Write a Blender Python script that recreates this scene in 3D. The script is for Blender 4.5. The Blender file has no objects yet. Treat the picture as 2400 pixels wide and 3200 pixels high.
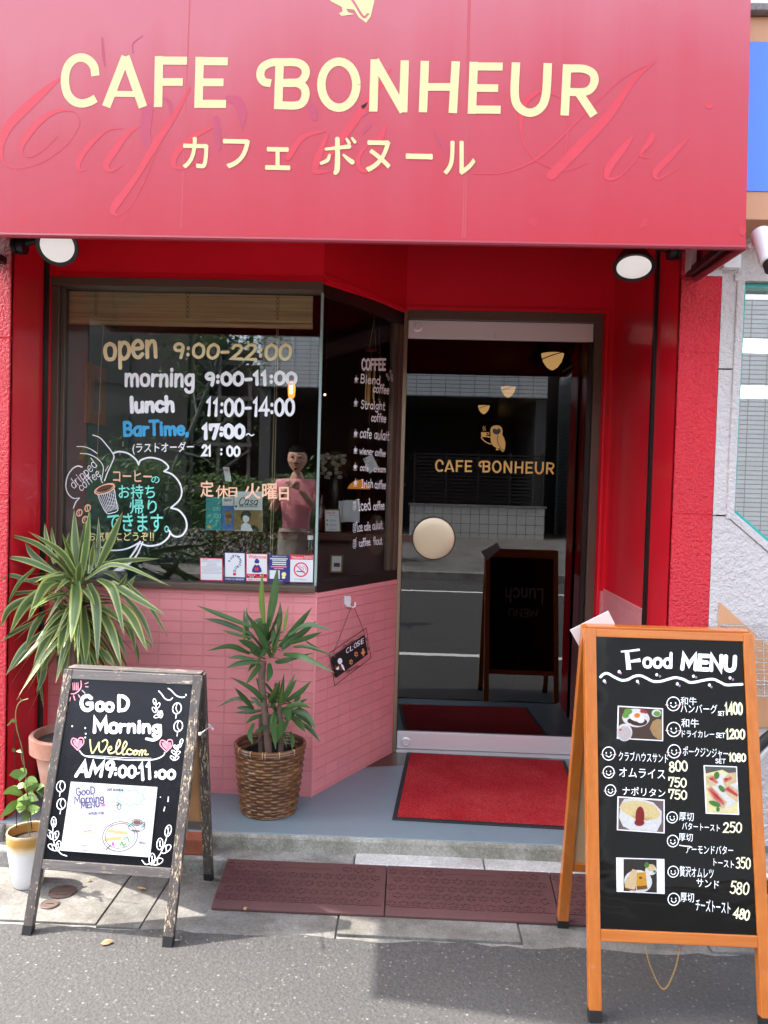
import bpy, math, random
from mathutils import Vector, Matrix
random.seed(7)
sc = bpy.context.scene
COL = sc.collection
RAD = math.radians
V = Vector

# ------------------------------------------------------------------ camera
CAMH, FPX = 1.45, 2500.0
PITCH, ROLL, YAW = RAD(1.694), RAD(1.5626), RAD(-1.8386)
_cy, _sy, _cp, _sp = math.cos(YAW), math.sin(YAW), math.cos(PITCH), math.sin(PITCH)
_f = V((_sy*_cp, _cy*_cp, -_sp)); _r = V((_cy, -_sy, 0)); _u = _r.cross(_f)
_c, _s = math.cos(ROLL), math.sin(ROLL)
CR, CU, CF = _r*_c + _u*_s, -_r*_s + _u*_c, _f
CAMP = V((0, 0, CAMH))
cam = bpy.data.cameras.new('camera'); cam.sensor_fit = 'VERTICAL'; cam.sensor_height = 24
cam.lens = 24*FPX/3200; cam.clip_end = 500; cam.clip_start = .02
camo = bpy.data.objects.new('camera', cam); COL.objects.link(camo)
camo.matrix_world = Matrix(((CR.x, CU.x, -CF.x, 0), (CR.y, CU.y, -CF.y, 0), (CR.z, CU.z, -CF.z, CAMH), (0, 0, 0, 1)))
sc.camera = camo

# ------------------------------------------------------------------ light
SUNV = V((.68, -.15, -1.0)).normalized()         # the way the light travels: from the left, a little from behind the shop
world = bpy.data.worlds.new('World'); sc.world = world; world.use_nodes = True
wn = world.node_tree.nodes; wl = world.node_tree.links
bg = wn['Background']; sky = wn.new('ShaderNodeTexSky'); sky.sky_type = 'NISHITA'; sky.sun_disc = False
sky.sun_elevation = math.asin(-SUNV.z)
sky.sun_rotation = math.atan2(-SUNV.x, -SUNV.y)
sky.air_density = 1.0; sky.dust_density = 3.0; sky.ozone_density = .6
hs_ = wn.new('ShaderNodeHueSaturation'); hs_.inputs['Saturation'].default_value = .5; wl.new(sky.outputs[0], hs_.inputs['Color']); wl.new(hs_.outputs[0], bg.inputs[0]); bg.inputs[1].default_value = .15
sun = bpy.data.lights.new('sun', 'SUN'); sun.energy = 2.0; sun.angle = RAD(.7); sun.color = (1, .95, .88)
suno = bpy.data.objects.new('sun', sun); COL.objects.link(suno)
suno.rotation_euler = SUNV.to_track_quat('-Z', 'Y').to_euler(); suno.location = (-4, 4, 8)
sc.view_settings.view_transform = 'Standard'; sc.view_settings.look = 'None'; sc.view_settings.gamma = 1
sc.view_settings.exposure = 2.68
sc.render.engine = 'CYCLES'
sc.cycles.use_denoising = True
sc.cycles.max_bounces = 10; sc.cycles.transparent_max_bounces = 24; sc.cycles.glossy_bounces = 5
sc.cycles.sample_clamp_indirect = 6
sc.cycles.caustics_reflective = False; sc.cycles.caustics_refractive = False

# ------------------------------------------------------------------ pixel helpers (2400 x 3200 photograph -> points on real planes)
def ray(x, y): return CR*((x-1200)/FPX) - CU*((y-1600)/FPX) + CF
def onY(x, y, Y): d = ray(x, y); return CAMP + d*(Y/d.y)
def onZ(x, y, Z): d = ray(x, y); return CAMP + d*((Z-CAMH)/d.z)
def refl(x, y, Ym, Yo):                       # what a pane at Ym shows: the point at depth Yo on the mirrored ray
    d = ray(x, y); p = CAMP + d*(Ym/d.y); d = V((d.x, -d.y, d.z)); return p + d*((Yo-Ym)/d.y)

CROP = dict(S=(0,0,1), A1=(0,0,.7233), A2=(1200,0,.7233), B3=(0,700,.7233), C1=(0,700,.3617), C2=(500,800,.4822), C3=(150,1300,.3315),
  C4=(550,1300,.3014), C5=(950,900,.2261), C6=(950,1350,.2261), C7=(600,1700,.2411), C8=(1250,900,.3918),
  D1=(50,2050,.3918), D2=(50,2400,.3918), D3=(1750,1900,.3918), D4=(1750,2350,.3918), D5=(2000,600,.3165), D6=(2000,1300,.3165),
  D7=(1000,1800,.1809), D8=(1200,1500,.4219), E1=(0,1500,.3617), E2=(600,1750,.3014), E3=(600,2200,.3014), E4=(0,2150,.3165),
  E5=(500,2600,.4822), E6=(1650,2500,.4521), E7=(1800,650,.3617), E8=(2150,0,.3165), F4=(0,100,.6028), F5=(900,100,.7836))
def src(crop, x, y): a, b, s = CROP[crop]; return a+x*s, b+y*s

class Plane:
    def __init__(self, O, u, v):
        self.O = V(O); self.u = V(u).normalized(); self.v = V(v).normalized(); self.n = self.u.cross(self.v).normalized()
    def uv(self, crop, x, y):
        d = ray(*src(crop, x, y)); t = (self.O-CAMP).dot(self.n)/d.dot(self.n); p = CAMP+d*t-self.O
        return p.dot(self.u), p.dot(self.v)
    def at(self, a, b, off=0): return self.O + self.u*a + self.v*b + self.n*off
    def px(self, crop, x, y, off=0): return self.at(*self.uv(crop, x, y), off)
    def scale(self, crop, x, y):               # metres per crop pixel, vertically
        a = self.uv(crop, x, y); b = self.uv(crop, x, y+10); return math.hypot(b[0]-a[0], b[1]-a[1])/10

# ------------------------------------------------------------------ meshes
ORG = {}
class MB:
    def __init__(s): s.v = []; s.f = []; s.uv = {}; s.sm = []
    def add(s, pts): i = len(s.v); s.v += [V(p) for p in pts]; return i
    def face(s, idx, uv=None, sm=False):
        if uv: s.uv[len(s.f)] = uv
        s.f.append(tuple(idx)); s.sm.append(sm)
    def poly(s, pts, uv=None): i = s.add(pts); s.face(range(i, i+len(pts)), uv)
    def box(s, x0, x1, y0, y1, z0, z1):
        s.obox(V(((x0+x1)/2, (y0+y1)/2, (z0+z1)/2)), V((1,0,0)), V((0,1,0)), V((0,0,1)), x1-x0, y1-y0, z1-z0)
    def obox(s, c, a, b, n, la, lb, ln):
        c = V(c); i = s.add([c+a*(la/2*x)+b*(lb/2*y)+n*(ln/2*z) for z in (-1,1) for y in (-1,1) for x in (-1,1)])
        for q, du, dv in (((0,2,3,1),lb,la),((4,5,7,6),la,lb),((0,1,5,4),la,ln),((2,6,7,3),ln,la),((0,4,6,2),ln,lb),((1,3,7,5),lb,ln)):
            s.face([i+k for k in q], [(0,0),(du,0),(du,dv),(0,dv)])
    def bar(s, p, q, w, h, side=(1,0,0)):
        p, q = V(p), V(q); t = (q-p); L = t.length; t.normalize(); a = V(side); a = (a-t*a.dot(t)).normalized(); n = t.cross(a)
        s.obox((p+q)/2, a, n, t, w, h, L)
    def wall(s, p, q, z0, z1, flip=False):     # vertical sheet p->q with uv in metres
        L = math.hypot(q[0]-p[0], q[1]-p[1]); pts = [(p[0],p[1],z0),(q[0],q[1],z0),(q[0],q[1],z1),(p[0],p[1],z1)]
        uv = [(0,z0),(L,z0),(L,z1),(0,z1)]
        if flip: pts.reverse(); uv.reverse()
        s.poly(pts, uv)
    def prism(s, poly, y0, y1):                # (x,z) outline extruded along y
        n = len(poly); i = s.add([(x,y0,z) for x,z in poly]+[(x,y1,z) for x,z in poly])
        s.face(range(i, i+n)); s.face(reversed(range(i+n, i+2*n)))
        for k in range(n): s.face((i+k, i+n+k, i+n+(k+1)%n, i+(k+1)%n))
    def slab(s, poly, z0, z1):                 # (x,y) outline extruded along z
        n = len(poly); i = s.add([(x,y,z0) for x,y in poly]+[(x,y,z1) for x,y in poly])
        s.face(reversed(range(i, i+n))); s.face(range(i+n, i+2*n))
        for k in range(n): s.face((i+k, i+(k+1)%n, i+n+(k+1)%n, i+n+k))
    def tube(s, pts, r, n=8, closed=False, cap=True):
        pts = [V(p) for p in pts]; m = len(pts); rr = r if isinstance(r, (list, tuple)) else [r]*m
        ref = None; rings = []
        for k, p in enumerate(pts):
            a = pts[(k-1) % m] if (closed or k) else p; b = pts[(k+1) % m] if (closed or k < m-1) else p
            t = (b-a).normalized()
            if ref is None: ref = V((0,0,1)) if abs(t.z) < .9 else V((1,0,0))
            ref = (ref-t*ref.dot(t))
            if ref.length < 1e-4: ref = t.orthogonal()
            ref.normalize(); w = t.cross(ref)
            rings.append(s.add([p+(ref*math.cos(2*math.pi*j/n)+w*math.sin(2*math.pi*j/n))*rr[k] for j in range(n)]))
        for k in range(m if closed else m-1):
            A, B = rings[k], rings[(k+1) % m]
            for j in range(n): s.face((A+j, A+(j+1)%n, B+(j+1)%n, B+j), sm=True)
        if cap and not closed:
            s.face(reversed(range(rings[0], rings[0]+n))); s.face(range(rings[-1], rings[-1]+n))
    def lathe(s, prof, c, n=32, axis=(0,0,1), capb=True, capt=True):
        c = V(c); ax = V(axis).normalized(); a = ax.orthogonal().normalized(); b = ax.cross(a)
        rings = [s.add([c+ax*z+(a*math.cos(2*math.pi*j/n)+b*math.sin(2*math.pi*j/n))*r for j in range(n)]) for r, z in prof]
        for k in range(len(rings)-1):
            A, B = rings[k], rings[k+1]
            for j in range(n): s.face((A+j, A+(j+1)%n, B+(j+1)%n, B+j), sm=True)
        if capb: s.face(reversed(range(rings[0], rings[0]+n)))
        if capt: s.face(range(rings[-1], rings[-1]+n))
    def ball(s, c, r, n=12, sc3=(1,1,1)):
        c = V(c); m = n//2; rings = []
        for k in range(1, m):
            th = math.pi*k/m
            rings.append(s.add([c+V((r*sc3[0]*math.sin(th)*math.cos(2*math.pi*j/n), r*sc3[1]*math.sin(th)*math.sin(2*math.pi*j/n), r*sc3[2]*math.cos(th))) for j in range(n)]))
        t = s.add([c+V((0,0,r*sc3[2]))]); b = s.add([c-V((0,0,r*sc3[2]))])
        for j in range(n):
            s.face((t, rings[0]+j, rings[0]+(j+1)%n), sm=True); s.face((b, rings[-1]+(j+1)%n, rings[-1]+j), sm=True)
            for k in range(m-2): s.face((rings[k]+j, rings[k+1]+j, rings[k+1]+(j+1)%n, rings[k]+(j+1)%n), sm=True)
    def blade(s, pts, w, side, fold=.15, n=12, prof=None):     # strap leaf along pts (base, mid.., tip), uv across/along
        P = catmull([V(p) for p in pts], max(3, n//(len(pts)-1))); m = len(P); rows = []
        for k, p in enumerate(P):
            t = (P[min(k+1, m-1)]-P[max(k-1, 0)]).normalized(); sd = V(side); sd = sd-t*sd.dot(t)
            sd = sd.normalized() if sd.length > 1e-3 else t.orthogonal().normalized()
            nn = t.cross(sd); f = k/(m-1)
            ww = w*.5*(prof(f) if prof else (.55+.45*min(1, f*3))*(1-max(0, (f-.45)/.55)**1.7))
            ww = max(ww, .0004)
            rows.append(s.add([p-sd*ww-nn*fold*ww, p, p+sd*ww-nn*fold*ww]))
        for k in range(m-1):
            A, B = rows[k], rows[k+1]; f0, f1 = k/(m-1), (k+1)/(m-1)
            s.face((A, A+1, B+1, B), [(0,f0),(.5,f0),(.5,f1),(0,f1)], True); s.face((A+1, A+2, B+2, B+1), [(.5,f0),(1,f0),(1,f1),(.5,f1)], True)
    def build(s, name, m, parent=None, bevel=0, seg=2, angle=40):
        org = ORG[parent.name] if parent else V((0,0,0))
        me = bpy.data.meshes.new(name); me.from_pydata([tuple(p-org) for p in s.v], [], s.f)
        if s.uv:
            L = me.uv_layers.new(name='UVMap')
            for fi, uv in s.uv.items():
                p = me.polygons[fi]
                for li, q in zip(p.loop_indices, uv): L.data[li].uv = q
        me.polygons.foreach_set('use_smooth', s.sm)
        if m: me.materials.append(m)
        me.update()
        if any(s.sm): me.set_sharp_from_angle(angle=RAD(angle))
        o = bpy.data.objects.new(name, me); COL.objects.link(o)
        if parent: o.parent = parent
        ORG[o.name] = org
        if bevel:
            b = o.modifiers.new('bevel', 'BEVEL'); b.width = bevel; b.segments = seg; b.limit_method = 'ANGLE'; b.angle_limit = RAD(35)
        return o

def catmull(P, n, closed=False):
    out = []; m = len(P)
    for i in range(m if closed else m-1):
        p1, p2 = P[i], P[(i+1) % m]
        p0 = P[i-1] if (i or closed) else p1*2-p2
        p3 = P[(i+2) % m] if (closed or i < m-2) else p2*2-p1
        for k in range(n):
            t = k/n; out.append(.5*((2*p1)+(p2-p0)*t+(2*p0-5*p1+4*p2-p3)*t*t+(3*p1-p0-3*p2+p3)*t**3))
    if not closed: out.append(P[-1].copy())
    return out

def tag(o, label=None, cat=None, group=None, kind=None):
    if label: o['label'] = label
    if cat: o['category'] = cat
    if group: o['group'] = group
    if kind: o['kind'] = kind
    return o
def thing(name, loc, label, cat, group=None):
    o = bpy.data.objects.new(name, None); COL.objects.link(o); o.location = loc; o.empty_display_size = .1
    ORG[o.name] = V(loc); return tag(o, label, cat, group)
def struct(mb, name, m, **k): return tag(mb.build(name, m, **k), kind='structure')
def dup(o, loc, label=None):
    r = o.copy(); COL.objects.link(r); r.location = loc
    if label: r['label'] = label
    for ch in list(o.children):
        c = ch.copy(); COL.objects.link(c); c.parent = r
        for g in list(ch.children):
            d = g.copy(); COL.objects.link(d); d.parent = c
    return r

# ------------------------------------------------------------------ materials
def lin(r, g, b): return tuple(((c/255)/12.92 if c/255 <= .04045 else ((c/255+.055)/1.055)**2.4) for c in (r, g, b))
class NT:
    def __init__(s, name):
        s.m = bpy.data.materials.new(name); s.m.use_nodes = True; s.t = s.m.node_tree; s.n = s.t.nodes; s.l = s.t.links
        s.b = s.n['Principled BSDF']; s.out = s.n['Material Output']
    def new(s, t, **kw):
        n = s.n.new(t)
        for k, v in kw.items(): setattr(n, k, v)
        return n
    def link(s, a, b): s.l.new(a, b)
    def coord(s, uv=False, scale=(1,1,1)):
        tc = s.new('ShaderNodeTexCoord'); mp = s.new('ShaderNodeMapping'); mp.inputs['Scale'].default_value = scale
        s.link(tc.outputs['UV' if uv else 'Object'], mp.inputs[0]); return mp.outputs[0]
    def noise(s, vec, scale, detail=4, rough=.6):
        n = s.new('ShaderNodeTexNoise'); n.inputs['Scale'].default_value = scale; n.inputs['Detail'].default_value = detail; n.inputs['Roughness'].default_value = rough
        s.link(vec, n.inputs['Vector']); return n.outputs['Fac']
    def ramp(s, fac, stops, const=False):
        r = s.new('ShaderNodeValToRGB'); e = r.color_ramp.elements
        if const: r.color_ramp.interpolation = 'CONSTANT'
        while len(e) < len(stops): e.new(.5)
        for q, (p, c) in zip(e, stops): q.position = p; q.color = (*c, 1) if len(c) == 3 else c
        s.link(fac, r.inputs[0]); return r.outputs[0]
    def mix(s, fac, a, b, mode='MIX'):
        m = s.new('ShaderNodeMix', data_type='RGBA', blend_type=mode)
        for v, i in ((fac, 0), (a, 6), (b, 7)):
            if isinstance(v, (int, float)): m.inputs[i].default_value = v
            elif isinstance(v, tuple): m.inputs[i].default_value = (*v, 1)
            else: s.link(v, m.inputs[i])
        return m.outputs[2]
    def math(s, op, a, b=0.0):
        m = s.new('ShaderNodeMath', operation=op)
        for v, i in ((a, 0), (b, 1)):
            if isinstance(v, (int, float)): m.inputs[i].default_value = v
            else: s.link(v, m.inputs[i])
        return m.outputs[0]
    def bump(s, h, st, dist=.01):
        b = s.new('ShaderNodeBump'); b.inputs['Strength'].default_value = st; b.inputs['Distance'].default_value = dist
        s.link(h, b.inputs['Height']); s.link(b.outputs[0], s.b.inputs['Normal']); return b
    def set(s, col=None, rough=None, metal=None, spec=None, coat=None):
        for v, k in ((col, 'Base Color'), (rough, 'Roughness'), (metal, 'Metallic'), (spec, 'Specular IOR Level'), (coat, 'Coat Weight')):
            if v is None: continue
            if isinstance(v, tuple): s.b.inputs[k].default_value = (*v, 1)
            elif isinstance(v, (int, float)): s.b.inputs[k].default_value = v
            else: s.link(v, s.b.inputs[k])
        return s
def cl(c, k): return tuple(min(1, max(0, x*k)) for x in c)
def mat(name, col, rough=.5, metal=0, var=.12, vs=6, bump=0, bs=60, spec=.5, coat=0, emit=0, scale=(1,1,1), dist=.004):
    t = NT(name); vec = t.coord(scale=scale)
    if var: t.set(col=t.mix(t.noise(vec, vs), cl(col, 1-var), cl(col, 1+var)))
    else: t.set(col=col)
    t.set(rough=rough, metal=metal, spec=spec, coat=coat)
    if bump: t.bump(t.noise(vec, bs, 5), bump, dist)
    if emit: t.b.inputs['Emission Color'].default_value = (*col, 1); t.b.inputs['Emission Strength'].default_value = emit
    return t.m
def glass(name, tint=(.9,.92,.9), refl_=.12, ior=1.5):
    t = NT(name); t.n.remove(t.b)
    tr = t.new('ShaderNodeBsdfTransparent'); tr.inputs[0].default_value = (*tint, 1)
    gl = t.new('ShaderNodeBsdfGlossy'); gl.inputs['Roughness'].default_value = 0; gl.inputs['Color'].default_value = (.95,.97,1,1)
    lw = t.new('ShaderNodeLayerWeight'); geo = t.new('ShaderNodeNewGeometry'); f0 = refl_+.04
    f = t.math('ADD', f0, t.math('MULTIPLY', t.math('POWER', lw.outputs['Facing'], 5.0), 1-f0))
    f = t.math('MULTIPLY', f, t.math('SUBTRACT', 1.0, geo.outputs['Backfacing']))      # one mirror per pane, on its outer face
    mx = t.new('ShaderNodeMixShader'); t.link(f, mx.inputs[0]); t.link(tr.outputs[0], mx.inputs[1]); t.link(gl.outputs[0], mx.inputs[2])
    t.link(mx.outputs[0], t.out.inputs[0]); return t.m

def stucco(name, col, rough, st=.9, sc_=(55, 140)):
    t = NT(name); v = t.coord(); n1 = t.noise(v, sc_[0], 3, .55); n2 = t.noise(v, sc_[1], 3, .6)
    h = t.math('ADD', n1, t.math('MULTIPLY', n2, .45)); t.bump(h, st, .016)
    t.set(col=t.mix(t.noise(v, 3), cl(col, .88), cl(col, 1.1)), rough=rough); return t.m
def woodmat(name, col, dark, rough, axis=2, chips=None, coat=0):
    t = NT(name); s = [70, 70, 70]; s[axis] = 4; v = t.coord(scale=tuple(s)); n = t.noise(v, 1, 5, .65)
    c = t.ramp(n, [(.3, dark), (.7, col)])
    if chips:
        s2 = [190, 190, 190]; s2[axis] = 11; m = t.noise(t.coord(scale=tuple(s2)), 1, 5, .75); m2 = t.noise(t.coord(), 7, 4)
        f = t.ramp(t.math('ADD', m, t.math('MULTIPLY', m2, .45)), [(.815, (0,0,0)), (.86, (1,1,1))])
        c = t.mix(f, c, chips)
    t.set(col=c, rough=rough, coat=coat); t.bump(n, .25, .002); return t.m

RED = (.84, .014, .032)
M = {}
M['red_stucco'] = stucco('red_stucco', (.74, .017, .036), .26, 1.0, (80, 210))
M['red_paint'] = mat('red_paint', RED, .22, var=.1, vs=3, bump=.06, bs=14)
M['red_jamb'] = mat('red_jamb', (.72,.011,.026), .16, var=.12, vs=4, bump=.16, bs=35)
def tilemat(name, col, w, h, off=0, rough=.4):
    t = NT(name); uv = t.coord(uv=True); br = t.new('ShaderNodeTexBrick'); br.offset = off; br.squash = 1
    br.inputs['Scale'].default_value = 1; br.inputs['Brick Width'].default_value = w; br.inputs['Row Height'].default_value = h
    br.inputs['Mortar Size'].default_value = .0020; br.inputs['Mortar Smooth'].default_value = .3
    br.inputs['Color1'].default_value = (1,1,1,1); br.inputs['Color2'].default_value = (.93,.93,.94,1); br.inputs['Mortar'].default_value = (.98,.98,.98,1)
    t.link(uv, br.inputs[0]); o = t.coord()
    c = t.mix(t.noise(o, 2.5), cl(col, .9), cl(col, 1.08)); c = t.mix(1.0, c, br.outputs['Color'], 'MULTIPLY')
    t.set(col=c, rough=rough)
    h_ = t.math('SUBTRACT', t.math('MULTIPLY', t.noise(o, 90, 3), .12), br.outputs['Fac']); t.bump(h_, 1.0, .006); return t.m
M['pink_tile'] = tilemat('pink_tile', (.78, .270, .275), .0955, .0478)
M['pink_cap'] = mat('pink_cap', (.79,.275,.28), .4, var=.06)
M['brown_metal'] = mat('brown_metal', (.13,.085,.063), .38, .35, var=.1)
M['dark_metal'] = mat('dark_metal', (.03,.022,.02), .3, .3, var=.1)
M['bronze'] = mat('bronze', (.30,.215,.15), .3, .8, var=.1)
M['steel'] = mat('steel', (.82,.80,.79), .36, .35, var=.05, vs=2, bump=.03, bs=3, scale=(3,3,200))
M['black'] = mat('black_plastic', (.012,.012,.012), .4, var=0)
M['black_metal'] = mat('black_metal', (.02,.02,.02), .35, .4, var=0)
M['glass'] = glass('window_glass', (.90,.93,.92), .10); M['side_glass'] = glass('side_glass', (.86,.87,.86), .0)
M['door_glass'] = glass('door_glass', (.34,.34,.34), .045)
M['glass_edge'] = mat('glass_edge', (.30,.40,.37), .25, var=.1)
M['white'] = mat('white_paint', (.82,.82,.84), .5, var=.04)
M['ink'] = mat('black_ink', (.02,.02,.022), .6, var=0)
def ink(name, rgb): return mat(name, lin(*rgb), .55, var=.05, vs=60)
M['t_white'] = ink('marker_white', (246,248,252)); M['t_cream'] = ink('marker_cream', (244,230,180)); M['t_blue'] = ink('marker_blue', (60,165,215))
M['t_peach'] = ink('marker_peach', (248,196,160)); M['t_mint'] = ink('marker_mint', (130,235,215)); M['t_yellow'] = ink('marker_yellow', (238,226,150))
M['t_pale'] = ink('marker_pale_yellow', (242,236,192)); M['t_pink'] = ink('marker_pink', (238,150,165)); M['t_gold'] = mat('gold_vinyl', (.80,.48,.11), .4, var=.08); M['t_soft'] = mat('gold_lettering', (.68,.535,.265), .5, var=.1, vs=5)
M['t_red'] = ink('print_red', (214,40,60)); M['t_navy'] = ink('print_navy', (48,44,120)); M['t_teal'] = ink('print_teal', (40,150,150))
M['t_grey'] = ink('print_grey', (120,120,130)); M['t_purple'] = ink('marker_mauve', (150,110,150)); M['t_orange'] = ink('print_orange', (225,150,95)); M['t_green'] = ink('print_green', (70,140,60))
M['t_brown'] = ink('print_brown', (110,60,45)); M['paper'] = mat('paper', (.72,.71,.72), .35, var=.03)
M['gap'] = mat('dark_gap', (.01,.01,.01), .9, var=0)
# ------------------------------------------------------------------ lettering: pen strokes and glyphs laid on a plane
GL = {
'A':(66,'0,0 33,100! 66,0|13,36 53,36'),'B':(58,'6,0 6,100|6,98 36,98 50,76 36,54 8,53|36,54 56,30 40,4 6,2'),'C':(60,'58,82 40,99 14,88 3,50 14,12 38,1 58,16'),
'D':(64,'6,0 6,100|6,98 34,94 58,70 60,40 42,8 6,2'),'E':(52,'52,98 6,98! 6,2! 52,2|6,52 44,52'),'F':(54,'54,98 6,98! 6,0|6,52 44,52'),
'G':(66,'60,84 42,99 14,88 3,50 14,12 40,1 62,14! 62,46! 38,46'),'H':(62,'6,0 6,100|56,0 56,100|6,52 56,52'),'P':(56,'6,0 6,100|6,98 36,98 52,76 36,50 6,48'),'I':(40,'4,98 36,98|20,98 20,2|4,2 36,2'),'K':(60,'6,100 6,0|56,98 8,48 58,0'),'L':(48,'6,100 6,2! 48,2'),
'M':(80,'4,0 8,98! 40,30! 72,98! 76,0'),'N':(66,'6,0 6,98! 58,2! 58,100'),'O':(66,'33,99 10,84 3,50 10,14 33,1 56,14 63,50 56,84 33,99'),
'R':(60,'6,0 6,100|6,98 38,98 52,75 36,50 8,48|32,49 58,0'),'S':(54,'50,84 34,99 12,94 6,74 20,56 42,46 50,26 38,4 16,2 3,18'),'T':(62,'2,98 60,98|31,98 31,0'),
'U':(62,'6,100 6,30 18,4 40,4 54,28 56,100'),'W':(88,'2,98 22,2! 44,80! 66,2! 86,98'),'Y':(60,'2,98 30,50! 58,98|30,50 30,0'),
'a':(52,'46,56 28,62 8,50 4,24 16,4 34,8 46,30|46,62 46,0'),'b':(50,'6,100 6,0|6,40 22,60 42,52 48,28 38,6 20,0 6,14'),'c':(46,'44,50 28,62 10,52 3,28 12,6 28,0 46,12'),
'd':(52,'46,100 46,0|46,40 30,60 10,52 3,28 12,6 30,0 46,18'),'e':(50,'5,32 44,36 40,56 24,62 8,50 3,28 12,6 30,0 46,12'),'f':(36,'38,90 28,99 18,90 16,0|2,60 34,60'),
'g':(52,'46,54 28,62 8,50 4,28 16,8 34,12 46,32|46,62 46,-14 34,-32 14,-30 4,-18'),'h':(50,'6,100 6,0|6,36 22,60 40,54 44,0'),'i':(16,'8,62 8,0|8,82 8,88'),
'k':(48,'6,100 6,0|42,60 8,30 46,0'),'l':(16,'8,100 8,0'),'m':(80,'6,62 6,0|6,38 20,60 36,52 40,0|40,38 54,60 70,52 74,0'),'n':(50,'6,62 6,0|6,36 22,60 40,54 44,0'),
'o':(52,'26,62 8,52 3,30 10,6 26,0 42,6 49,30 44,52 26,62'),'p':(50,'6,62 6,-34|6,40 22,60 42,52 48,28 38,6 20,0 6,14'),'r':(36,'6,62 6,0|6,34 18,56 36,58'),
's':(42,'38,52 24,62 8,54 10,40 30,28 38,14 26,0 4,8'),'t':(36,'16,90 16,14 24,0 38,6|2,60 34,60'),'u':(50,'6,62 6,18 16,0 34,6 44,24|44,62 44,0'),
'w':(68,'2,62 16,2! 34,50! 50,2! 66,62'),'y':(48,'4,62 24,8|46,62 14,-32'),
'0':(56,'28,99 8,80 3,50 8,18 28,1 48,18 53,50 48,80 28,99'),'1':(34,'6,80 20,99! 20,0'),'2':(54,'6,78 18,97 40,96 48,74 36,46 4,2! 54,2'),
'3':(50,'6,90 26,99 44,84 40,60 20,54|20,54 46,42 46,14 26,0 4,10'),'4':(58,'42,0 42,99! 2,30! 58,30'),'5':(52,'48,98 12,98! 8,56 30,62 50,44 48,16 28,0 4,10'),
'7':(52,'4,70 4,98! 50,98! 26,0'),'8':(54,'27,54 8,70 12,92 27,99 42,92 46,70 27,54 6,38 4,14 27,0 50,14 48,38 27,54'),'9':(52,'46,70 36,52 14,54 6,76 16,96 34,98 46,80 46,50 40,0'),
':':(20,'10,20 10,26|10,64 10,70'),'-':(38,'4,44 34,46'),'~':(48,'2,40 14,52 30,38 46,50'),'.':(14,'7,2 7,6'),',':(14,'8,6 4,-14'),'!':(16,'8,100 8,30|8,4 8,8'),'(':(24,'22,104 6,60 20,-4'),' ':(32,'')}
_parsed = {}
def glyph(ch):
    if ch not in _parsed:
        w, s = GL[ch]; st = []
        for part in s.split('|') if s else []:
            pts = []
            for tok in part.split():
                c = tok.endswith('!'); x, y = tok.rstrip('!').split(','); pts.append((float(x), float(y)))
                if c: pts.append((float(x), float(y)))
            st.append(pts)
        _parsed[ch] = (w, st)
    return _parsed[ch]
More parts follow.
